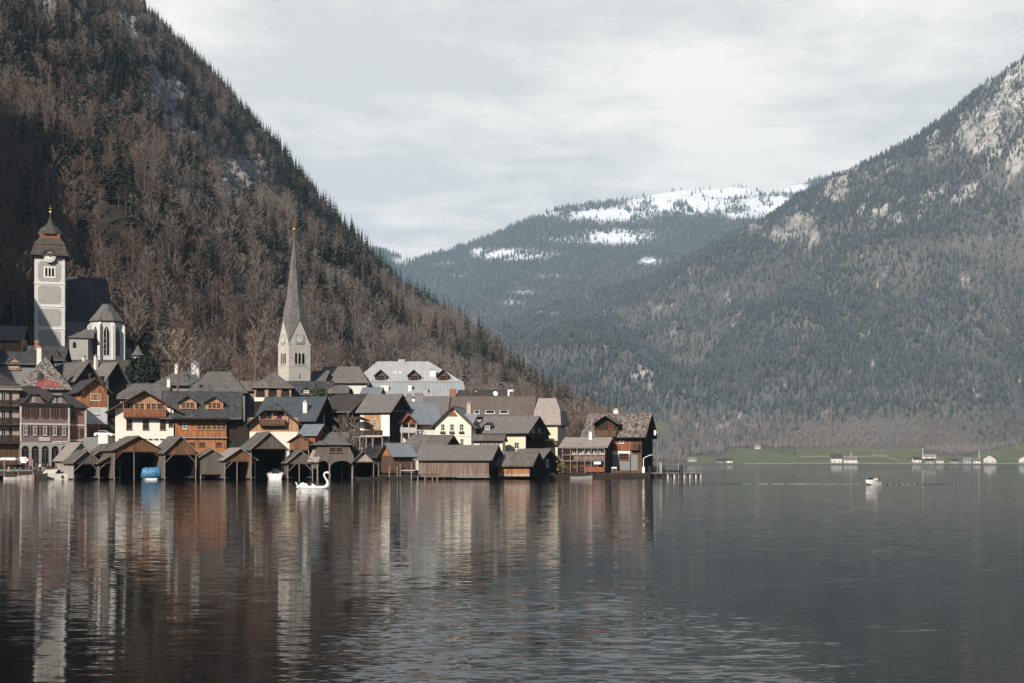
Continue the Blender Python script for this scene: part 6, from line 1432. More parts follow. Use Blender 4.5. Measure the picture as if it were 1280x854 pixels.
# ------------------------------------------------------------------ people
def person_mesh(pose):
    """one skinned body; returns mesh with slots skin / top / trousers / shoes"""
    P = {}
    st = pose != 'sit'
    hip = .92 if st else .45
    J = [('pelvis', (0, 0, hip), .135), ('waist', (0, .0, hip + .18), .125), ('chest', (0, -.01, hip + .40), .155), ('neck', (0, 0, hip + .56), .06), ('head0', (0, -.015, hip + .66), .085), ('head1', (0, -.02, hip + .78), .095)]
    E = [(0, 1), (1, 2), (2, 3), (3, 4), (4, 5)]
    for sg in (-1, 1):
        sw = {'stand': .02 * sg, 'walk': .26 * sg, 'sit': 0}[pose]
        b = len(J)
        if st: leg = [((.095 * sg, 0, hip - .08), .10), ((.10 * sg, sw * .55 - .04 * (pose == 'walk'), .48), .07), ((.10 * sg, sw, .09), .045), ((.11 * sg, sw - .16, .04), .04)]
        else: leg = [((.095 * sg, -.05, hip), .10), ((.11 * sg, -.45, hip + .04), .075), ((.11 * sg, -.48, .09), .05), ((.12 * sg, -.64, .045), .042)]
        for i, (p, r) in enumerate(leg): J.append(('leg%d' % i, p, r)); E.append((0 if i == 0 else b + i - 1, b + i))
        b = len(J)
        if st: arm = [((.19 * sg, 0, hip + .47), .06), ((.24 * sg, -sw * .5 + .02, hip + .20), .048), ((.24 * sg, -sw - .08, hip - .03), .036), ((.235 * sg, -sw - .10, hip - .12), .034)]
        else: arm = [((.19 * sg, 0, hip + .47), .06), ((.25 * sg, -.08, hip + .22), .048), ((.16 * sg, -.30, hip + .20), .036), ((.13 * sg, -.38, hip + .21), .034)]
        for i, (p, r) in enumerate(arm): J.append(('arm%d' % i, p, r)); E.append((2 if i == 0 else b + i - 1, b + i))
    me = bpy.data.meshes.new('person_skeleton'); me.from_pydata([j[1] for j in J], E, [])
    o = bpy.data.objects.new('person_skeleton', me); COL.objects.link(o)
    md = o.modifiers.new('skin', 'SKIN'); md.use_smooth_shade = True
    for i, j in enumerate(J): me.skin_vertices[0].data[i].radius = (j[2], j[2]); me.skin_vertices[0].data[i].use_root = (i == 0)
    sb = o.modifiers.new('sub', 'SUBSURF'); sb.levels = 1; sb.render_levels = 1
    bpy.context.view_layer.update()
    out = bpy.data.meshes.new_from_object(o.evaluated_get(bpy.context.evaluated_depsgraph_get())); bpy.data.objects.remove(o)
    for p in out.polygons:
        c = p.center; hand = abs(c.x) > .12 and c.z < hip - .02 and st and abs(c.x) > .2 or (not st and c.y < -.3 and c.z > hip + .13)
        p.material_index = 0 if (c.z > hip + .55 or hand) else (3 if c.z < .09 else (2 if (c.z < hip + .03 or (not st and c.y < -.12 and c.z < hip + .12)) else 1))
    hb = MB(); hz = hip + .79
    hb.lathe([(.02, .125), (.075, .11), (.108, .06), (.118, 0), (.112, -.03)], (0, .004, hz), 10)
    return out, hb
_pm = {}
def person(label, loc, rz, pose, top, legs, group=None, hair='hair'):
    if pose not in _pm: _pm[pose] = person_mesh(pose)
    me, hb = _pm[pose]; mi = [p.material_index for p in me.polygons]; me = me.copy(); me.name = 'person'; me.materials.clear()
    for q in ('skin', top, legs, 'post_dark'): me.materials.append(m[q])
    me.polygons.foreach_set('material_index', mi)
    o = bpy.data.objects.new('person', me); COL.objects.link(o); o.location = loc; o.rotation_euler = (0, 0, rz); tag(o, label, 'person', group)
    hb.build('hair', m[hair], o, smooth=True)
    return o

# ------------------------------------------------------------------ cars
def car(label, loc, rz, paint, roof=None, suv=False):
    r = tag(empty('parked_car', loc, rz), label, 'car')          # length along -y (front) .. +y
    H_ = 1.62 if suv else 1.45
    sec = []
    for y, zt, w, zb in ((-2.12, .55, .70, .38), (-2.0, .78, .82, .26), (-1.2, .92, .87, .24), (1.6, .98, .87, .24), (2.0, .92, .84, .28), (2.12, .62, .74, .42)):
        sec.append([(-w, y, zb), (w, y, zb), (w + .02, y, (zb + zt) / 2), (w - .06, y, zt), (-w + .06, y, zt), (-w - .02, y, (zb + zt) / 2)])
    b = MB(); b.loft(sec); b.build('body', m[paint], r)
    g = MB(); zc = .93
    g.loft([[(-.76, -1.15, zc), (.76, -1.15, zc), (.74, 1.72, zc + .03), (-.74, 1.72, zc + .03)], [(-.64, -.45, H_ - .06), (.64, -.45, H_ - .06), (.62, 1.25, H_ - .06), (-.62, 1.25, H_ - .06)]]); g.build('cabin_glass', m['glass'], r)
    t = MB(); t.loft([[(-.66, -.5, H_ - .06), (.66, -.5, H_ - .06), (.64, 1.3, H_ - .06), (-.64, 1.3, H_ - .06)], [(-.55, -.3, H_), (.55, -.3, H_), (.53, 1.1, H_), (-.53, 1.1, H_)]]); t.build('roof', m[roof or paint], r)
    for sg in (-1, 1):
        for y in (-1.32, 1.3):
            w = MB(); w.prism([(.32 * math.cos(k * .5236), .32 * math.sin(k * .5236)) for k in range(12)], lambda u, v, tt: (sg * (.70 + .2 * tt), y + u, .32 + v)); wo = w.build('wheel', m['tyre'], r)
            w = MB(); w.prism([(.18 * math.cos(k * .7854), .18 * math.sin(k * .7854)) for k in range(8)], lambda u, v, tt: (sg * (.89 + .03 * tt), y + u, .32 + v)); w.build('rim', m['chimney_grey'], wo)
        l_ = MB(); l_.box(sg * .5, -2.11, .62, sg * .76, -1.98, .78); l_.build('headlight', m['white_paint'], r)
        p_ = MB(); p_.loft([[(sg * .77, -1.1, .95), (sg * .72, -1.1, .95), (sg * .72, -1.02, .95), (sg * .77, -1.02, .95)], [(sg * .68, -.46, H_ - .05), (sg * .63, -.46, H_ - .05), (sg * .63, -.38, H_ - .05), (sg * .68, -.38, H_ - .05)]]); p_.build('windscreen_pillar', m[paint], r)
    p_ = MB(); p_.box(-.26, -2.17, .40, .26, -2.10, .52); p_.build('number_plate', m['white_paint'], r)
    return r
zq = lambda px, Y: float(ground_low(np.array([float(px)]), np.array([float(Y)]))[0])
def spot(px, Y): return (wx(px, Y), Y, zq(px, Y))

# ------------------------------------------------------------------ boats
def rowboat(name, label, loc, rz, L=5.0, w=1.5, h=.6, mat='post_dark', inner='wood_brown', cat='boat', group=None, seats=2):
    r = tag(empty(name, loc, rz), label, cat, group)              # bow towards -y
    out, inn = [], []
    for t in (0, .06, .2, .45, .75, .93, 1):
        ww = w / 2 * (math.sin(min(1, t * 1.5 + .04) * math.pi / 2)) * (1 - max(0, t - .75) * .9); zt = h * (1 + .5 * (1 - t) ** 3); zb = -.18 + .3 * max(0, .2 - t) * 5 * .5
        y = -L / 2 + L * t; out.append([(-ww, y, zt), (-ww * .8, y, zb + .12), (0, y, zb), (ww * .8, y, zb + .12), (ww, y, zt)])
        inn.append([(-ww * .9, y * .97, zt - .01), (-ww * .7, y * .97, .1), (0, y * .97, .06), (ww * .7, y * .97, .1), (ww * .9, y * .97, zt - .01)])
    b = MB()
    for S_, fl in ((out, 1), (inn, 0)):
        st = len(b.v)
        for q in S_: b.v += q
        for i in range(len(S_) - 1):
            for k in range(4):
                q = (st + i * 5 + k, st + i * 5 + k + 1, st + (i + 1) * 5 + k + 1, st + (i + 1) * 5 + k)
                b.fi(q if fl else q[::-1])
    n = len(out) * 5
    for i in range(len(out) - 1):
        for k, s_ in ((0, 1), (4, -1)): b.fi((i * 5 + k, (i + 1) * 5 + k, n + (i + 1) * 5 + k, n + i * 5 + k))
    b.fi([n - 5 + k for k in range(5)])
    b.build('hull', m[mat], r)
    for i in range(seats):
        y = -L * .15 + i * L * .3; s_ = MB(); s_.box(-w * .42, y, h * .55, w * .42, y + .28, h * .6); s_.build('seat', m[inner], r)
    return r

def swan():
    Y = 165; r = tag(empty('swan_boat', (wx(392, Y), Y, 0), R(4)), 'white swan shaped pedal boat with curved neck gliding before the boathouses', 'pedal boat'); r.scale = (.94, .94, .94)
    s = .0056
    U = lambda zx: (zx - 545) * s; Zf = lambda zy: (645 - zy) * s
    sec = []
    for x, hw_, z0, z1 in ((-2.35, .22, .12, .30), (-2.1, .55, -.08, .36), (-1.3, .78, -.16, .36), (0, .82, -.18, .33), (1.2, .74, -.16, .34), (1.75, .5, -.12, .40), (2.12, .12, .04, .36)):
        sec.append([(x, -hw_, z1), (x, -hw_ * .85, z0 + .1), (x, 0, z0), (x, hw_ * .85, z0 + .1), (x, hw_, z1), (x, hw_ * .5, z1 + .05), (x, -hw_ * .5, z1 + .05)])
    b = MB(); b.loft(sec); b.build('hull', m['white_paint'], r, smooth=True)
    tl = MB(); tl.loft([[(U(175), -.28, .30), (U(175), .28, .30), (U(205), .28, .2), (U(205), -.28, .2)], [(U(130), -.16, Zf(545)), (U(130), .16, Zf(545)), (U(175), .2, Zf(575)), (U(175), -.2, Zf(575))], [(U(100), -.05, Zf(482)), (U(100), .05, Zf(482)), (U(125), .05, Zf(488)), (U(125), -.05, Zf(488))]]); tl.build('tail', m['white_paint'], r)
    for y in (-.62, .62):
        for px_ in ([(190, 605), (195, 560), (235, 515), (285, 490), (315, 520), (345, 512), (385, 540), (400, 575), (410, 605)], [(505, 605), (512, 510), (545, 530), (590, 560), (640, 585), (655, 605)]):
            w = MB(); w.prism([(U(a), Zf(c)) for a, c in px_], lambda u, v, t: (u, y - .07 + .14 * t, v)); w.build('wing', m['white_paint'], r)
    pts = [(U(a), 0, Zf(c)) for a, c in ((830, 640), (870, 580), (893, 520), (880, 460), (845, 405), (810, 350), (800, 300), (820, 262), (858, 246), (900, 255), (925, 272))]
    n = MB(); n.tube(pts, [.34, .30, .2, .155, .13, .125, .125, .13, .14, .16, .12], 12); n.build('neck', m['white_paint'], r, smooth=True)
    bk = MB(); bk.tube([(U(915), 0, Zf(268)), (U(945), 0, Zf(300)), (U(966), 0, Zf(332))], [.09, .075, .03], 8); bk.build('beak', m['orange_paint'], r, smooth=True)
    mk = MB(); mk.lathe([(.02, -.07), (.09, -.03), (.1, .03), (.02, .09)], (U(905), 0, Zf(285)), 8); mk.build('black_knob', m['hand'], r)
    for y in (-.11, .11): e = MB(); e.lathe([(.005, -.03), (.03, 0), (.005, .03)], (U(893), y * 1.25, Zf(262)), 6); e.build('eye', m['hand'], r)
    for y in (-.36, .36):
        sT = MB(); sT.box(U(560), y - .26, .34, U(640), y + .26, .5); sT.loft([[(U(540), y - .26, .4), (U(540), y + .26, .4), (U(565), y + .26, .4), (U(565), y - .26, .4)], [(U(520), y - .24, 1.08), (U(520), y + .24, 1.08), (U(538), y + .24, 1.08), (U(538), y - .24, 1.08)]]); sT.build('seat', m['post_dark'], r)
    c_ = MB(); c_.tube([(U(745), 0, .36), (U(690), 0, .75), (U(640), 0, .95)], .05, 6); c_.box(U(700), -.5, .36, U(770), .5, .62); c_.build('steering_console', m['post_dark'], r)
swan()

def motorboat():
    Y = 193; r = tag(empty('motor_boat', (wx(1091, Y), Y, 0), R(-50)), 'small white motor boat carrying two people across the open lake', 'boat')
    r.scale = (.76, .76, .95)
    sec = []
    for y, hw_, zt, zb in ((-2.3, .05, .82, .45), (-1.9, .45, .8, .1), (-1.1, .82, .74, -.12), (.4, .95, .66, -.18), (1.9, .88, .62, -.16)):
        sec.append([(-hw_, y, zt), (-hw_ * .82, y, zb + .15), (0, y, zb), (hw_ * .82, y, zb + .15), (hw_, y, zt)])
    b = MB(); b.loft(sec); b.build('hull', m['white_paint'], r)
    d = MB(); d.loft([[(-.05, -2.28, .80), (.05, -2.28, .80), (.05, -2.28, .83), (-.05, -2.28, .83)], [(-.78, -1.0, .75), (.78, -1.0, .75), (.78, -1.0, .80), (-.78, -1.0, .80)]]); d.build('foredeck', m['white_paint'], r)
    w = MB(); w.loft([[(-.7, -1.0, .79), (.7, -1.0, .79), (.7, -.96, .79), (-.7, -.96, .79)], [(-.55, -.65, 1.12), (.55, -.65, 1.12), (.55, -.61, 1.12), (-.55, -.61, 1.12)]]); w.build('windscreen', m['glass'], r)
    s_ = MB(); s_.box(-.8, .1, .35, .8, .6, .68); s_.box(-.8, .6, .35, .8, .72, 1.0); s_.build('seat', m['cloth_beige'], r)
    o = MB(); o.box(-.18, 1.9, .1, .18, 2.25, .95); o.build('outboard_motor', m['hand'], r)
    rb = MB(); rb.box(-.98, -.4, .64, -.92, 1.85, .70); rb.box(.92, -.4, .64, .98, 1.85, .70); rb.build('rubbing_strake', m['chimney_grey'], r)
    M_ = Matrix.Translation(r.location) @ Matrix.Rotation(R(-50), 4, 'Z') @ Matrix.Scale(.76, 4)
    for x, lab, top in ((-.38, 'person in white top sitting at the near side of the motor boat', 'cloth_white'), (.38, 'person in beige top steering the small motor boat', 'cloth_beige')):
        p = M_ @ Vector((x, .42 + .2 * (x > 0), .24)); person(lab, p, R(-50), 'sit', top, 'cloth_dark').scale = (.8, .8, .8)
motorboat()
for x0, x1, Y0, dy in ((880, 1079, 205, 1.6), (1104, 1205, 201, .9)):
    n = 40; b = MB(); prev = None
    for i in range(n + 1):
        t = i / n; px_ = x0 + (x1 - x0) * t; X_ = wx(px_, 195); near = (t if x0 < 1079 else 1 - t)
        Yc = Y0 - 8 * near + math.sin(i * 1.7) * .3; hh = .05 + .07 * near; ww = .55 + .3 * (1 - near)
        ring = [(X_, Yc - ww, -.02), (X_, Yc - ww * .3, hh), (X_, Yc + ww * .3, hh), (X_, Yc + ww, -.02)]
        s_ = len(b.v); b.v += ring
        if prev is not None:
            for k in range(3): b.fi((prev + k, s_ + k, s_ + k + 1, prev + k + 1))
        prev = s_
    tag(b.build('boat_wake', WATER, kind='stuff', smooth=True), 'pale wake line trailing beside the white motor boat' if x0 < 1079 else 'faint wake ripple running right of the white motor boat', 'wake')

def tarp_boat():
    Y = 249.5; r = tag(empty('covered_boat', (wx(184.5, Y), Y + 3, 0), R(14)), 'moored boat wrapped in a bright blue tarpaulin inside a boathouse', 'boat')
    sec = [[(-w_, y, .55), (-w_ * .85, y, .05), (0, y, -.15), (w_ * .85, y, .05), (w_, y, .55)] for y, w_ in ((-3.0, 1.2), (-2.4, 1.9), (0, 2.05), (2.6, 1.9))]
    b = MB(); b.loft(sec); b.build('hull', m['white_paint'], r)
    rr = random.Random(4); secs = []
    for y, w_, h_ in ((-3.15, 1.7, 2.0), (-2.7, 2.0, 2.4), (-1.2, 2.12, 2.55), (.6, 2.12, 2.4), (2.7, 1.95, 1.8)):
        row = []
        for k in range(13):
            a_ = k / 12; x = w_ * (-1 + 2 * a_); z = .5 + (h_ - .5) * min(1, (1 - abs(-1 + 2 * a_) ** 11)) * (.93 + .07 * math.cos(a_ * 31 + y)) + rr.uniform(-.04, .04)
            row.append((x * (1 + .03 * math.sin(k * 2.2)), y - .05 * math.sin(k * 2.6), z if 0 < k < 12 else .42))
        secs.append(row)
    b = MB(); b.loft(secs); b.build('tarpaulin', m['tarp'], r, smooth=True)
tarp_boat()
r = rowboat('white_boat', 'white boat with windscreen moored by ropes inside the tallest boathouse', (wx(341.5, 250), 252.6, .05), R(190), 5.5, 3.4, 1.15, 'white_paint', 'cloth_beige')
w = MB(); w.loft([[(-.8, -.9, 1.1), (.8, -.9, 1.1), (.8, -.8, 1.1), (-.8, -.8, 1.1)], [(-.6, -.5, 2.1), (.6, -.5, 2.1), (.6, -.4, 2.1), (-.6, -.4, 2.1)]]); w.build('windscreen', m['glass'], r)
for sg in (-1, 1): q = MB(); q.tube([(sg * .1, -2.7, 1.5), (sg * 1.0, -2.9, 1.45), (sg * 2.3, -2.6, 2.1)], .03, 4); q.build('mooring_rope', m['post'], r)
rowboat('rowing_boat', 'dark rowing boat moored nearest to the plank shed', (wx(497, 250), 250, 0), R(80), 5.2, 1.5, .5)
rowboat('rowing_boat', 'dark flat boat moored in front of the open dark shed', (wx(464, 249), 249, 0), R(96), 6.0, 1.5, .5)
rowboat('rowing_boat', 'pale wooden boat with upturned bow under the quay railing', (wx(32.5, 252), 252.4, 0), R(70), 3.6, 1.4, .75, 'wood_silver')
rowboat('rowing_boat', 'cream rowing boat lying at the far left under the railing', (wx(17, 252), 252.2, 0), R(100), 3.8, 1.3, .5, 'trim')
rowboat('rowing_boat', 'black boat with raised bow moored beside the stone landing', (wx(52, 252), 252, 0), R(60), 3.4, 1.4, .9, 'post_dark', 'post_dark')
rowboat('rowing_boat', 'grey boat moored in the corner beside the terrace house', (wx(727, 262), 262, 0), R(75), 4.5, 1.5, .5, 'chimney_grey')

# ------------------------------------------------------------------ quay on the left
b = MB(); b.box(wx(60, 254), 252.8, -3, wx(97, 254), 259, 1.15); tag(b.build('stone_landing', m['concrete']), 'pale concrete landing between the moored boats and leftmost boathouse', 'landing')
for i in range(3): pass
q = empty('landing_steps', (wx(63, 256), 254.2, 1.15)); tag(q, 'pale stone steps and low wall rising from the landing', 'steps')
for i in range(4): b = MB(); b.box(-.9, .45 * i, 0, 1.6, 3, .2 * (i + 1) - .002 * i); b.build('step', m['concrete'], q)
for px in (78, 89): b = MB(); X_ = wx(px, 252.7); b.lathe([(.22, 0), (.2, .2), (.12, .25), (.2, .42), (.05, .5)], (X_, 252.6, .35), 8); b.box(X_ - .1, 252.6, .3, X_ + .1, 252.8, .5); tag(b.build('bollard', m['hand']), 'black mooring bollard at the left of the landing wall' if px == 78 else 'black mooring bollard near the boathouse end of the landing', 'bollard')
rl = tag(empty('quay_railing', (wx(22, 253.5), 253.5, 0)), 'long pale timber railing on posts along the left quay edge', 'railing')
for px in (-14, 5.8, 23, 41): b = MB(); X_ = wx(px, 253.5) - wx(22, 253.5); b.tube([(X_, 0, -2), (X_, 0, 4.0 if px in (5.8, 41) else 1.9)], .15 if px in (5.8, 41) else .1, 8); b.build('post', m['post'], rl)
b = MB(); X0, X1 = wx(-16, 253.5) - wx(22, 253.5), wx(40, 253.5) - wx(22, 253.5); b.box(X0, -.32, 1.65, X1, -.17, 1.95); b.build('rail', m['post'], rl)
b = MB(); b.box(X0, .2, .75, X1, 2.3, .95); b.build('deck', m['wood_brown'], rl)
cn = tag(empty('canopy', (wx(13, 262), 262, zq(10, 262))), 'white sun canopy on thin posts above the parked cars', 'canopy')
b = MB(); w_ = 20 * 262 / F / 2; b.loft([[(-w_, -1.6, 2.35), (w_, -1.6, 2.35), (w_, 1.6, 2.35), (-w_, 1.6, 2.35)], [(-w_ * .9, -1.2, 2.85), (w_ * .9, -1.2, 2.85), (w_ * .9, 1.2, 2.85), (-w_ * .9, 1.2, 2.85)]]); b.build('canopy_cloth', m['cloth_white'], cn)
for sx in (-1, 1):
    for y in (-1.5, 1.5): b = MB(); b.tube([(sx * w_ * .93, y, 0), (sx * w_ * .93, y, 2.4)], .04, 6); b.build('canopy_post', m['hand'], cn)
car('dark green car parked under the white canopy', spot(14, 262) , R(62), 'green_dark')
car('black car parked between canopy and red white sign board', spot(28, 263.5), R(75), 'car_black')
car('blue grey car facing the lake before the hotel arcade', spot(77.5, 264), R(18), 'car_grey')
sb = tag(empty('sign_board', (wx(32, 263), 262.2, zq(32, 262))), 'white board with a red round sign on posts by the quay', 'sign')
b = MB(); b.box(-.85, -.05, 1.75, .5, .05, 3.0); b.build('board', m['white_paint'], sb)
b = MB(); b.prism([(.46 * math.cos(k * .3927), .46 * math.sin(k * .3927)) for k in range(16)], lambda u, v, t: (.62 + u, -.12 + .06 * t, 2.4 + v)); d_ = b.build('round_sign', m['red_paint'], sb)
b = MB(); b.prism([(.3 * math.cos(k * .3927), .3 * math.sin(k * .3927)) for k in range(16)], lambda u, v, t: (.62 + u, -.16 + .039 * t, 2.4 + v)); b.build('sign_centre', m['white_paint'], d_)
for x in (-.7, .4): b = MB(); b.tube([(x, .08, 0), (x, .08, 3.0)], .045, 6); b.build('sign_post', m['chimney_grey'], sb)
cn = tag(empty('traffic_cone', (wx(9.6, 256.6), 257.2, zq(9, 257.2))), 'orange cone standing behind the quay railing', 'traffic cone')
b = MB(); b.lathe([(.34, .05), (.1, 1.0), (.06, 1.05)], n=10); b.build('cone', m['orange_paint'], cn); b = MB(); b.box(-.4, -.4, 0, .4, .4, .05); b.build('base', m['hand'], cn)
for px, Y, rz, pose, top, legs, lab in ((50, 260, 20, 'stand', 'cloth_white', 'cloth_dark', 'person in white jacket standing by the landing under the arches'), (54.3, 258.5, 200, 'walk', 'cloth_dark', 'cloth_beige', 'person in dark coat and beige trousers near the moored boats'), (59.8, 259.6, 90, 'walk', 'cloth_beige', 'cloth_dark', 'person in beige coat walking past the stone steps'), (61.6, 260.4, 100, 'stand', 'cloth_dark', 'cloth_dark', 'person dressed all in black beside the stone steps'), (70, 256.4, -75, 'walk', 'cloth_dark', 'cloth_white', 'person in dark top and white trousers striding along the landing'), (79.2, 267.0, 0, 'stand', 'cloth_white', 'cloth_white', 'person in white standing on the hotel steps behind the car'), (45.5, 261, 130, 'stand', 'cloth_blue', 'cloth_dark', 'person in blue jacket left of the white jacketed one'), (36.5, 262.5, -30, 'stand', 'cloth_red', 'cloth_dark', 'person in red jacket next to the sign board')):
    l = spot(px, Y); l = (l[0], l[1], 1.152 if px > 60.5 and Y < 259 else l[2]); person(lab, l, R(rz), pose, top, legs, 'people on the quay')
sp_ = tag(empty('stone_plinth', (wx(79, 268), 266.8, zq(79, 266))), 'grey step block before the hotel door', 'steps'); b = MB(); b.box(-.9, -.4, -.3, .9, .9, .02); b.build('slab', m['concrete'], sp_)
# garden terrace with the parked white car
b = MB(); b.box(wx(112, 276), 272, -2, wx(143, 276), 281, wz(546.5, 272)); tag(b.build('garden_terrace', m['shade_render']), 'stone terrace carrying the parked white car', 'terrace')
b = MB(); b.box(wx(123, 271.5), 271.4, -1, wx(134.5, 271.5), 271.9, wz(545.5, 272)); tag(b.build('white_wall', m['white']), 'short white wall below the parked white car', 'wall')
car('white car parked on the garden terrace above the boathouses', (wx(130.5, 274), 274.2, wz(546.5, 272)), R(82), 'car_white')

# ------------------------------------------------------------------ right jetty and small things
YJ = 277.0
jt = tag(empty('jetty', (wx(832, YJ), YJ, 0)), 'timber jetty on piles reaching out from the shore end', 'jetty')
Xj = lambda px: wx(px, YJ) - wx(832, YJ)
b = MB(); n = 46
for i in range(n): xa = Xj(788) + (Xj(877) - Xj(788)) * i / n; xb = Xj(788) + (Xj(877) - Xj(788)) * (i + 1) / n; b.box(xa + .015, -1.2, 1.02 + rnd.uniform(0, .02), xb - .015, 1.6, 1.12 + rnd.uniform(0, .02))
b.build('deck_planks', m['wood_silver'], jt, 'stuff')
b = MB(); b.box(Xj(787), -1.15, .78, Xj(876), -.95, 1.015); b.box(Xj(787), 1.3, .78, Xj(876), 1.5, 1.015); b.build('deck_beam', m['post_dark'], jt)
for px in (790, 797, 804, 811, 818, 826, 834, 842, 848, 854.5, 861.5, 869, 875):
    for y in (-1.0, 1.3): b = MB(); b.tube([(Xj(px), y, -3), (Xj(px), y, .8)], .19, 7); b.build('pile', m['trim' if px > 830 and y < 0 else 'post_dark'], jt)
for px, q0 in ((810.2, 582), (812.6, 583), (829, 582), (848.5, 582), (851.3, 582)): b = MB(); b.tube([(Xj(px), -1.32, -2), (Xj(px), -1.32, wz(q0, YJ))], .17, 8); b.build('mooring_post', m['post_dark'], jt)
for px in (871.5, 875.6): b = MB(); b.tube([(Xj(px), -1.1, 1.1), (Xj(px), -1.1, wz(581.5, YJ))], .06, 6); b.build('rail_post', m['post'], jt)
b = MB(); b.box(Xj(871.4), -1.16, wz(583, YJ), Xj(875.8), -1.04, wz(582.4, YJ)); b.box(Xj(871.4), -1.16, wz(586.5, YJ), Xj(875.8), -1.04, wz(586, YJ)); b.build('rail', m['post'], jt)
b = MB(); b.box(Xj(836), -.6, 1.13, Xj(849), .4, 1.75); b.build('bench', m['post_dark'], jt)
gt = tag(empty('gangway_gate', (wx(837, YJ), YJ + .6, 1.13)), 'pale gate frame with a crossbar standing on the jetty', 'gate')
for px in (825.5, 827, 848.8): b = MB(); x = wx(px, YJ) - wx(837, YJ); b.tube([(x, 0, -.1), (x, 0, wz(577.5, YJ) - 1.13)], .08 if px < 840 else .05, 6); b.build('gate_post', m['trim'], gt)
b = MB(); b.box(wx(825, YJ) - wx(837, YJ), -.06, wz(578.4, YJ) - 1.13, wz(849, YJ) - wx(837, YJ) if False else wx(849, YJ) - wx(837, YJ), .06, wz(577.5, YJ) - 1.13); b.build('crossbar', m['beam'], gt)
ms = tag(empty('lamp_mast', (wx(822.6, YJ), YJ + 1.2, 1.1)), 'tall thin grey mast with a white lamp head by the chalet', 'mast')
b = MB(); b.tube([(0, 0, -2.5), (0, 0, wz(541, YJ) - 1.1)], [.11, .06], 8); b.build('pole', m['chimney_grey'], ms)
b = MB(); z = wz(544, YJ) - 1.1; b.box(-.75, -.18, z, -.35, .18, z + 1.1); b.box(-.35, -.05, z + .6, .05, .05, z + .7); b.build('lamp_head', m['white_paint'], ms)
lp = tag(empty('street_lamp', (wx(804.3, 275), 275, zq(804, 275))), 'white lamp with crooked arm on a box base by the jetty', 'street lamp')
b = MB(); zt = wz(573.5, 275) - lp.location.z; b.tube([(0, 0, 0), (0, 0, zt), (.35, -.1, zt + .3), (1.3, -.4, zt + .75), (1.75, -.5, zt + .8)], [.1, .09, .08, .07, .07], 8); b.build('pole', m['white_paint'], lp)
b = MB(); b.box(-.3, -.25, 0, .25, .25, 1.3); b.build('cabinet', m['white_paint'], lp); b = MB(); b.lathe([(.3, -.1), (.26, .05), (.05, .16)], (1.8, -.5, zt + .78), 8); b.build('lamp_head', m['chimney_grey'], lp)
b = MB(); b.box(wx(787, 272), 271, -2, wx(806, 272), 276, 1.05); tag(b.build('stone_quay', m['concrete']), 'pale stone quay below the lamp at the shore end', 'quay')
st = tag(empty('mooring_steps', (wx(767.5, 271), 270.6, 0)), 'pale ladder frame with white top below the chalet', 'ladder')
for x in (-.45, .45): b = MB(); b.box(x - .07, -.07, -1.5, x + .07, .07, 2.1); b.build('upright', m['post'], st)
for i in range(5): b = MB(); b.box(-.38, -.05, .1 + .4 * i, .38, .05, .2 + .4 * i); b.build('rung', m['post'], st)
b = MB(); b.box(-.55, -.12, 2.1, .55, .3, 2.4); b.build('white_box', m['white_paint'], st)
b = MB(); b.box(wx(690, 268), 265, -3, wx(787, 268), 270.2, .95); tag(b.build('dark_quay', m['wood_dark']), 'dark timber quay below the terrace house and chalet', 'quay')
# mooring jetty in the middle
YM = 252; jt = tag(empty('mooring_jetty', (wx(494, YM), YM, 0)), 'low dark mooring jetty with pale posts beside the plank shed', 'jetty')
Xm = lambda px: wx(px, YM) - wx(494, YM)
b = MB(); b.box(Xm(470), 0, .8, Xm(523), 2.2, 1.0); b.box(Xm(470), -.05, .3, Xm(523), .1, .8); b.build('deck', m['post_dark'], jt)
for px, q0 in ((473.3, 579), (487, 583), (497, 583), (500.5, 579.5), (514.5, 579)): b = MB(); b.tube([(Xm(px), -.2, -2), (Xm(px), -.2, wz(q0, YM))], .13, 7); b.build('post', m['post'], jt)
b = MB(); b.box(Xm(502), -.35, wz(588.6, YM), Xm(519), -.2, wz(587.6, YM)); b.build('rail', m['trim'], jt)
for px in (523, 532, 541, 547): b = MB(); b.tube([(Xm(px), -1.2, -2), (Xm(px), -1.2, .9)], .13, 7); b.build('pile', m['post'], jt)
b = MB(); b.box(Xm(520), -1.4, .9, Xm(549), -.3, 1.02); b.build('side_deck', m['post_dark'], jt)

# ------------------------------------------------------------------ trees and bushes between the houses
m['twig_beige'] = tree_mat('beige_twigs', (.22, .165, .115), (.34, .265, .19))
def bush_mesh(seed, mat, n=420, leaf=.13):
    r_ = random.Random(seed); b = MB()
    for i in range(n):
        d = Vector((r_.gauss(0, 1), r_.gauss(0, 1), r_.gauss(0, 1))).normalized() * (r_.random() ** .4); lump = 1 + .25 * math.sin(d.x * 5 + seed) * math.cos(d.z * 6 + d.y * 4)
        p = Vector((d.x * lump, d.y * lump, .85 + d.z * .85 * lump)); q = Vector((r_.gauss(0, 1), r_.gauss(0, 1), r_.gauss(0, 1))).normalized() * leaf; w = q.cross(Vector((r_.gauss(0, 1), r_.gauss(0, 1), r_.gauss(0, 1)))).normalized() * leaf * .6; k = len(b.v)
        b.v += [tuple(p - q), tuple(p + w), tuple(p + q), tuple(p - w)]; b.fi((k, k + 1, k + 2, k + 3))
    return b.mesh('leaves', m[mat])
def bush(name, label, px, Y, z, sx, sz, seed, mat, n=420, leaf=.13):
    b = MB(); b.tube([(0, 0, -.4), (.05, 0, .7), (0, .05, 1.3)], [.06, .05, .02], 5); o = b.build(name, m['bark']); o.location = (wx(px, Y), Y, z); o.scale = (sx, sx, sz); tag(o, label, 'bush')
    obj('leaves', bush_mesh(seed, mat, n, leaf), o); return o
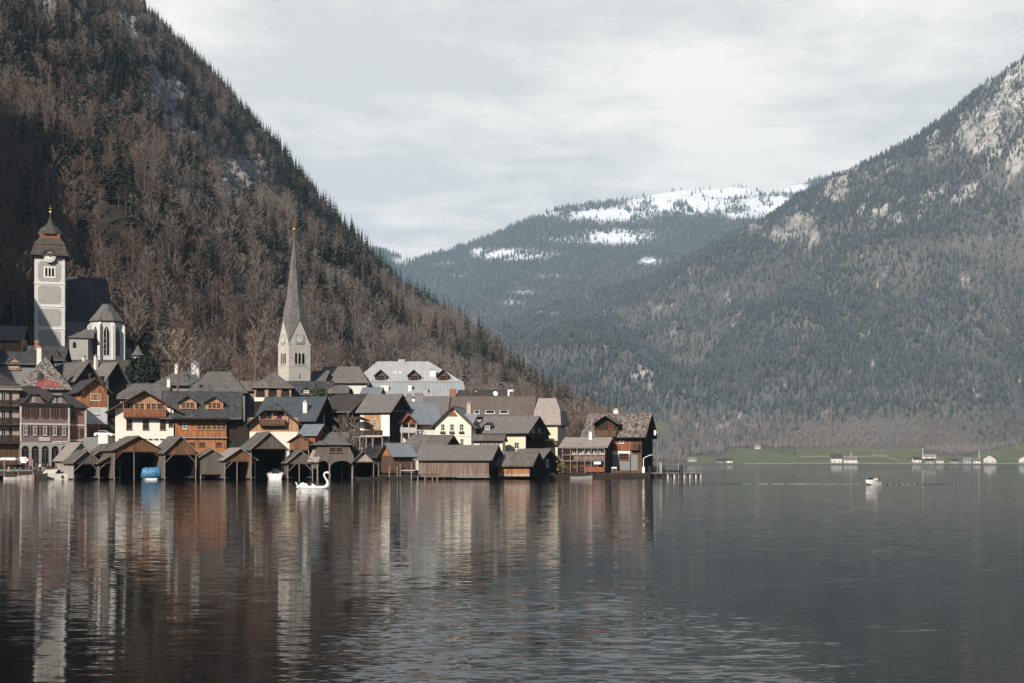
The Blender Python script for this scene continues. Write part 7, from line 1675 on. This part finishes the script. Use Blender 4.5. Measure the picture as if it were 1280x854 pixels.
bush('evergreen_bush', 'evergreen bush rising behind the steel blue roof', 399, 287, wz(500, 287), 2.0, 1.9, 3, 'bush_green')
bush('golden_bush', 'golden yellow bush between boathouse and terrace house', 695, 268, .9, 1.9, 2.4, 5, 'twig_gold', 520, .12)
bush('dark_bush', 'dark shrub in the shade below the garden terrace', 120, 262, 1.2, 1.4, 1.6, 8, 'bush_green')
for i, (px, Y, py, sx, sz) in enumerate(((116, 281, 546, 1.8, 1.9), (124, 283, 546, 2.3, 2.3), (134, 282, 546, 2.0, 1.8), (141, 284, 545, 1.5, 1.6))):
    bush('brown_bush', ('low brown bush at the left of the garden terrace', 'largest brown bush in the middle of the garden terrace', 'brown bush behind the parked white car', 'small brown bush beside the white balcony house')[i], px, Y, wz(py, Y), sx, sz, 20 + i, 'twig_red', 600, .11)
for i_, (px, sx) in enumerate(((170, 2.4), (176, 2.8), (183, 2.6), (189, 2.2))):
    bush('dark_bush', ('dark shrub left below the cemetery turret', 'dark shrub right under the cemetery turret', 'broad dark shrub right of the cemetery turret', 'last dark shrub right of the cemetery turret')[i_], px, 326, wz(482, 326), sx, 4.2, 50 + i_, 'needle', 900, .16)
bush('clipped_shrub', 'small clipped evergreen shrub beside the barn door', 297, 262, .9, .75, 1.2, 31, 'bush_green')
def special(label, px, Y, base, top, var, mat, cat='tree', wide=1.0):
    T_, C_ = BT[var]; hgt = (base - top) * Y / F; hs = [14, 16, 12, 15, 11, 17][var]; s_ = hgt / hs
    o = bpy.data.objects.new('bare_tree', bt_mesh[var][0]); COL.objects.link(o); o.location = (wx(px, Y), Y, wz(base, Y)); o.scale = (s_ * wide, s_ * wide, s_); tag(o, label, cat)
    me = C_.mesh('bare_crown', m[mat]); obj('crown', me, o)
special('spreading pale bare tree standing behind the white chimneys', 222, 300, 486, 414, 4, 'twig_beige', wide=1.15)
special('tall pale bare tree left of the needle spire', 318, 330, 478, 392, 1, 'twig_beige')
special('reddish round bare tree just right of the needle spire', 397, 345, 474, 428, 2, 'twig_red', wide=1.25)
special('slender bare sapling before the black gable, leftmost of three', 428, 256, 598, 522, 3, 'twig')
special('slender bare sapling before the red posts, middle of three', 437, 257, 598, 514, 5, 'twig')
special('slender bare sapling beside the veranda, rightmost of three', 446, 257, 598, 528, 3, 'twig')
special('dark bare tree left of the parish church tower', 18, 345, 420, 330, 0, 'twig_red')
special('bare tree climbing beside the choir roof', 168, 352, 440, 352, 5, 'twig')

# ------------------------------------------------------------------ houses on the far shore
FH = [(866, 1905, 576.5, 9, 4.5, 'white', 'shingle_pale', 'white far shore house with pale roof right of the jetty'), (900, 1880, 579, 10, 6, 'shade_render', 'dark_roof', 'dark grey hut on the far shore beside a white roofed house'),
      (911, 1885, 578, 9, 6, 'white', 'slate', 'white house with dark roof at the left end of the far meadow'), (947.5, 2110, 560, 6, 5, 'white', 'shingle_pale', 'lone white house at the wood edge above the meadow'),
      (843.5, 2350, 548.5, 7, 5, 'white_cool', 'shingle_pale', 'pale house half hidden in the far bare wood, left one'), (869.5, 2350, 549, 6, 5, 'white', 'slate_bluegrey', 'pale house half hidden in the far bare wood, right one'),
      (1046, 1885, 579.5, 13, 11, 'white_cool', 'slate', 'tall far shore house with dark roof left of the boat wake'), (1063, 1880, 580, 17, 8, 'white_cool', 'shingle_taupe', 'long grey roofed far shore house above the motor boat'),
      (1147, 1895, 577, 9, 7, 'white', 'dark_roof', 'white cube house on the far shore with dark roof'), (1162, 1960, 571, 16, 5, 'white', 'shingle_pale', 'long white hall standing higher on the far meadow'),
      (1162.5, 1880, 580, 10, 6, 'grey_render', 'dark_roof', 'low white house on the far shore below the long hall'), (1175, 1880, 580, 9, 6.5, 'white_cool', 'shingle_brown', 'white far shore house with brownish red roof'),
      (1194, 1880, 580, 8, 5.5, 'grey_render', 'dark_roof', 'small far shore house with dark roof between two gaps'), (1209, 1880, 580, 10, 6.5, 'grey_render', 'slate_bluegrey', 'white far shore house with pale grey roof near the red one'),
      (1221, 1880, 580.2, 9, 5.5, 'white', 'shingle_taupe', 'low white far shore house touching the red roofed one'), (1237, 1885, 580, 15, 10, 'trim', 'wood_umber', 'red roofed timber house on the far shore'),
      (1283, 1890, 579.5, 18, 9, 'white_cool', 'slate_bluegrey', 'grey roofed house cut by the right picture edge')]
for px, Y, base, wpx_, hpx, wl, rf, lab in FH:
    k = Y / F; zb = float(right_mtn(np.array([float(px)]), np.array([float(Y)]))[0]); base2 = HY - (zb - CH) / k
    hh = house('far_house', lab, Y, px - wpx_ / 2, px + wpx_ / 2, base2 + .6, base2 - hpx * .52, base2 - hpx, 8.5, rnd.choice((-20, -8, 12, 22)), rnd.choice(('x', 'x', 'y')), wl, rf, ov=.9, og=.8, z0=-2, t=.3, group='houses on the far shore')
    for u in (-.25, .25): hh.win(hh.w * u, (base2 - (base2 - hpx * .40)) * k * .25 + .8, 1.3, 1.5, 2, 1, 'f', 'frame_brown')
for px, Y, hpx, lab in ((1153.5, 1960, 13, 'pale pole beside the long white hall on the meadow'), (1224, 1930, 11, 'pale pole near the red roofed far house'), (1064, 1950, 8, 'thin pale pole on the far meadow above the grey roof')):
    zb = float(right_mtn(np.array([float(px)]), np.array([float(Y)]))[0]); b = MB(); b.tube([(0, 0, -1), (0, 0, hpx * Y / F)], [.35, .3], 6); b.box(-.9, -.15, hpx * Y / F - .6, .9, .15, hpx * Y / F); o = b.build('pole', m['white_paint']); o.location = (wx(px, Y), Y, zb); tag(o, lab, 'pole')
def strip(name, pts, wd, mat):
    b = MB(); prev = None
    for px, Y in pts:
        for s_ in (0,): pass
        X_ = wx(px, Y); z0 = float(right_mtn(np.array([px * 1.0]), np.array([Y * 1.0]))[0]) + .25; k = len(b.v); b.v += [(X_, Y - wd, z0), (X_, Y + wd, z0 + .4), (X_, Y + wd, z0 - 1.5), (X_, Y - wd, z0 - 1.5)]
        if prev is not None:
            for i in range(4): b.fi((prev + i, k + i, k + (i + 1) % 4, prev + (i + 1) % 4))
        prev = k
    return b.build(name, m[mat], kind='structure')
strip('path', [(930 + i * 10, 1868 + 2 * math.sin(i)) for i in range(37)], .8, 'fascia')
strip('path', [(1000 + i * 11, 1990 + 6 * math.sin(i * .7) + i * 2) for i in range(11)], 2.0, 'fascia')
strip('path', [(1090 + i * 5, 2040 - i * 16) for i in range(8)], 2.2, 'concrete')
# ------------------------------------------------------------------ haze
def haze():
    b = MB(); b.box(-5200, -4300, -6.0, 5200, 8200, 1720)
    mt = bpy.data.materials.new('haze_air'); mt.use_nodes = True; nt = mt.node_tree; nt.nodes.clear()
    o = nt.nodes.new('ShaderNodeOutputMaterial'); v = nt.nodes.new('ShaderNodeVolumePrincipled')
    v.inputs['Color'].default_value = (.55, .79, 1.0, 1); v.inputs['Density'].default_value = HAZE; v.inputs['Anisotropy'].default_value = 0.0
    nt.links.new(v.outputs[0], o.inputs['Volume'])
    h = b.build('haze', mt, kind='stuff'); tag(h, 'pale blue air haze lying between the viewer and mountains', 'haze')
HAZE = 6.4e-5
haze()
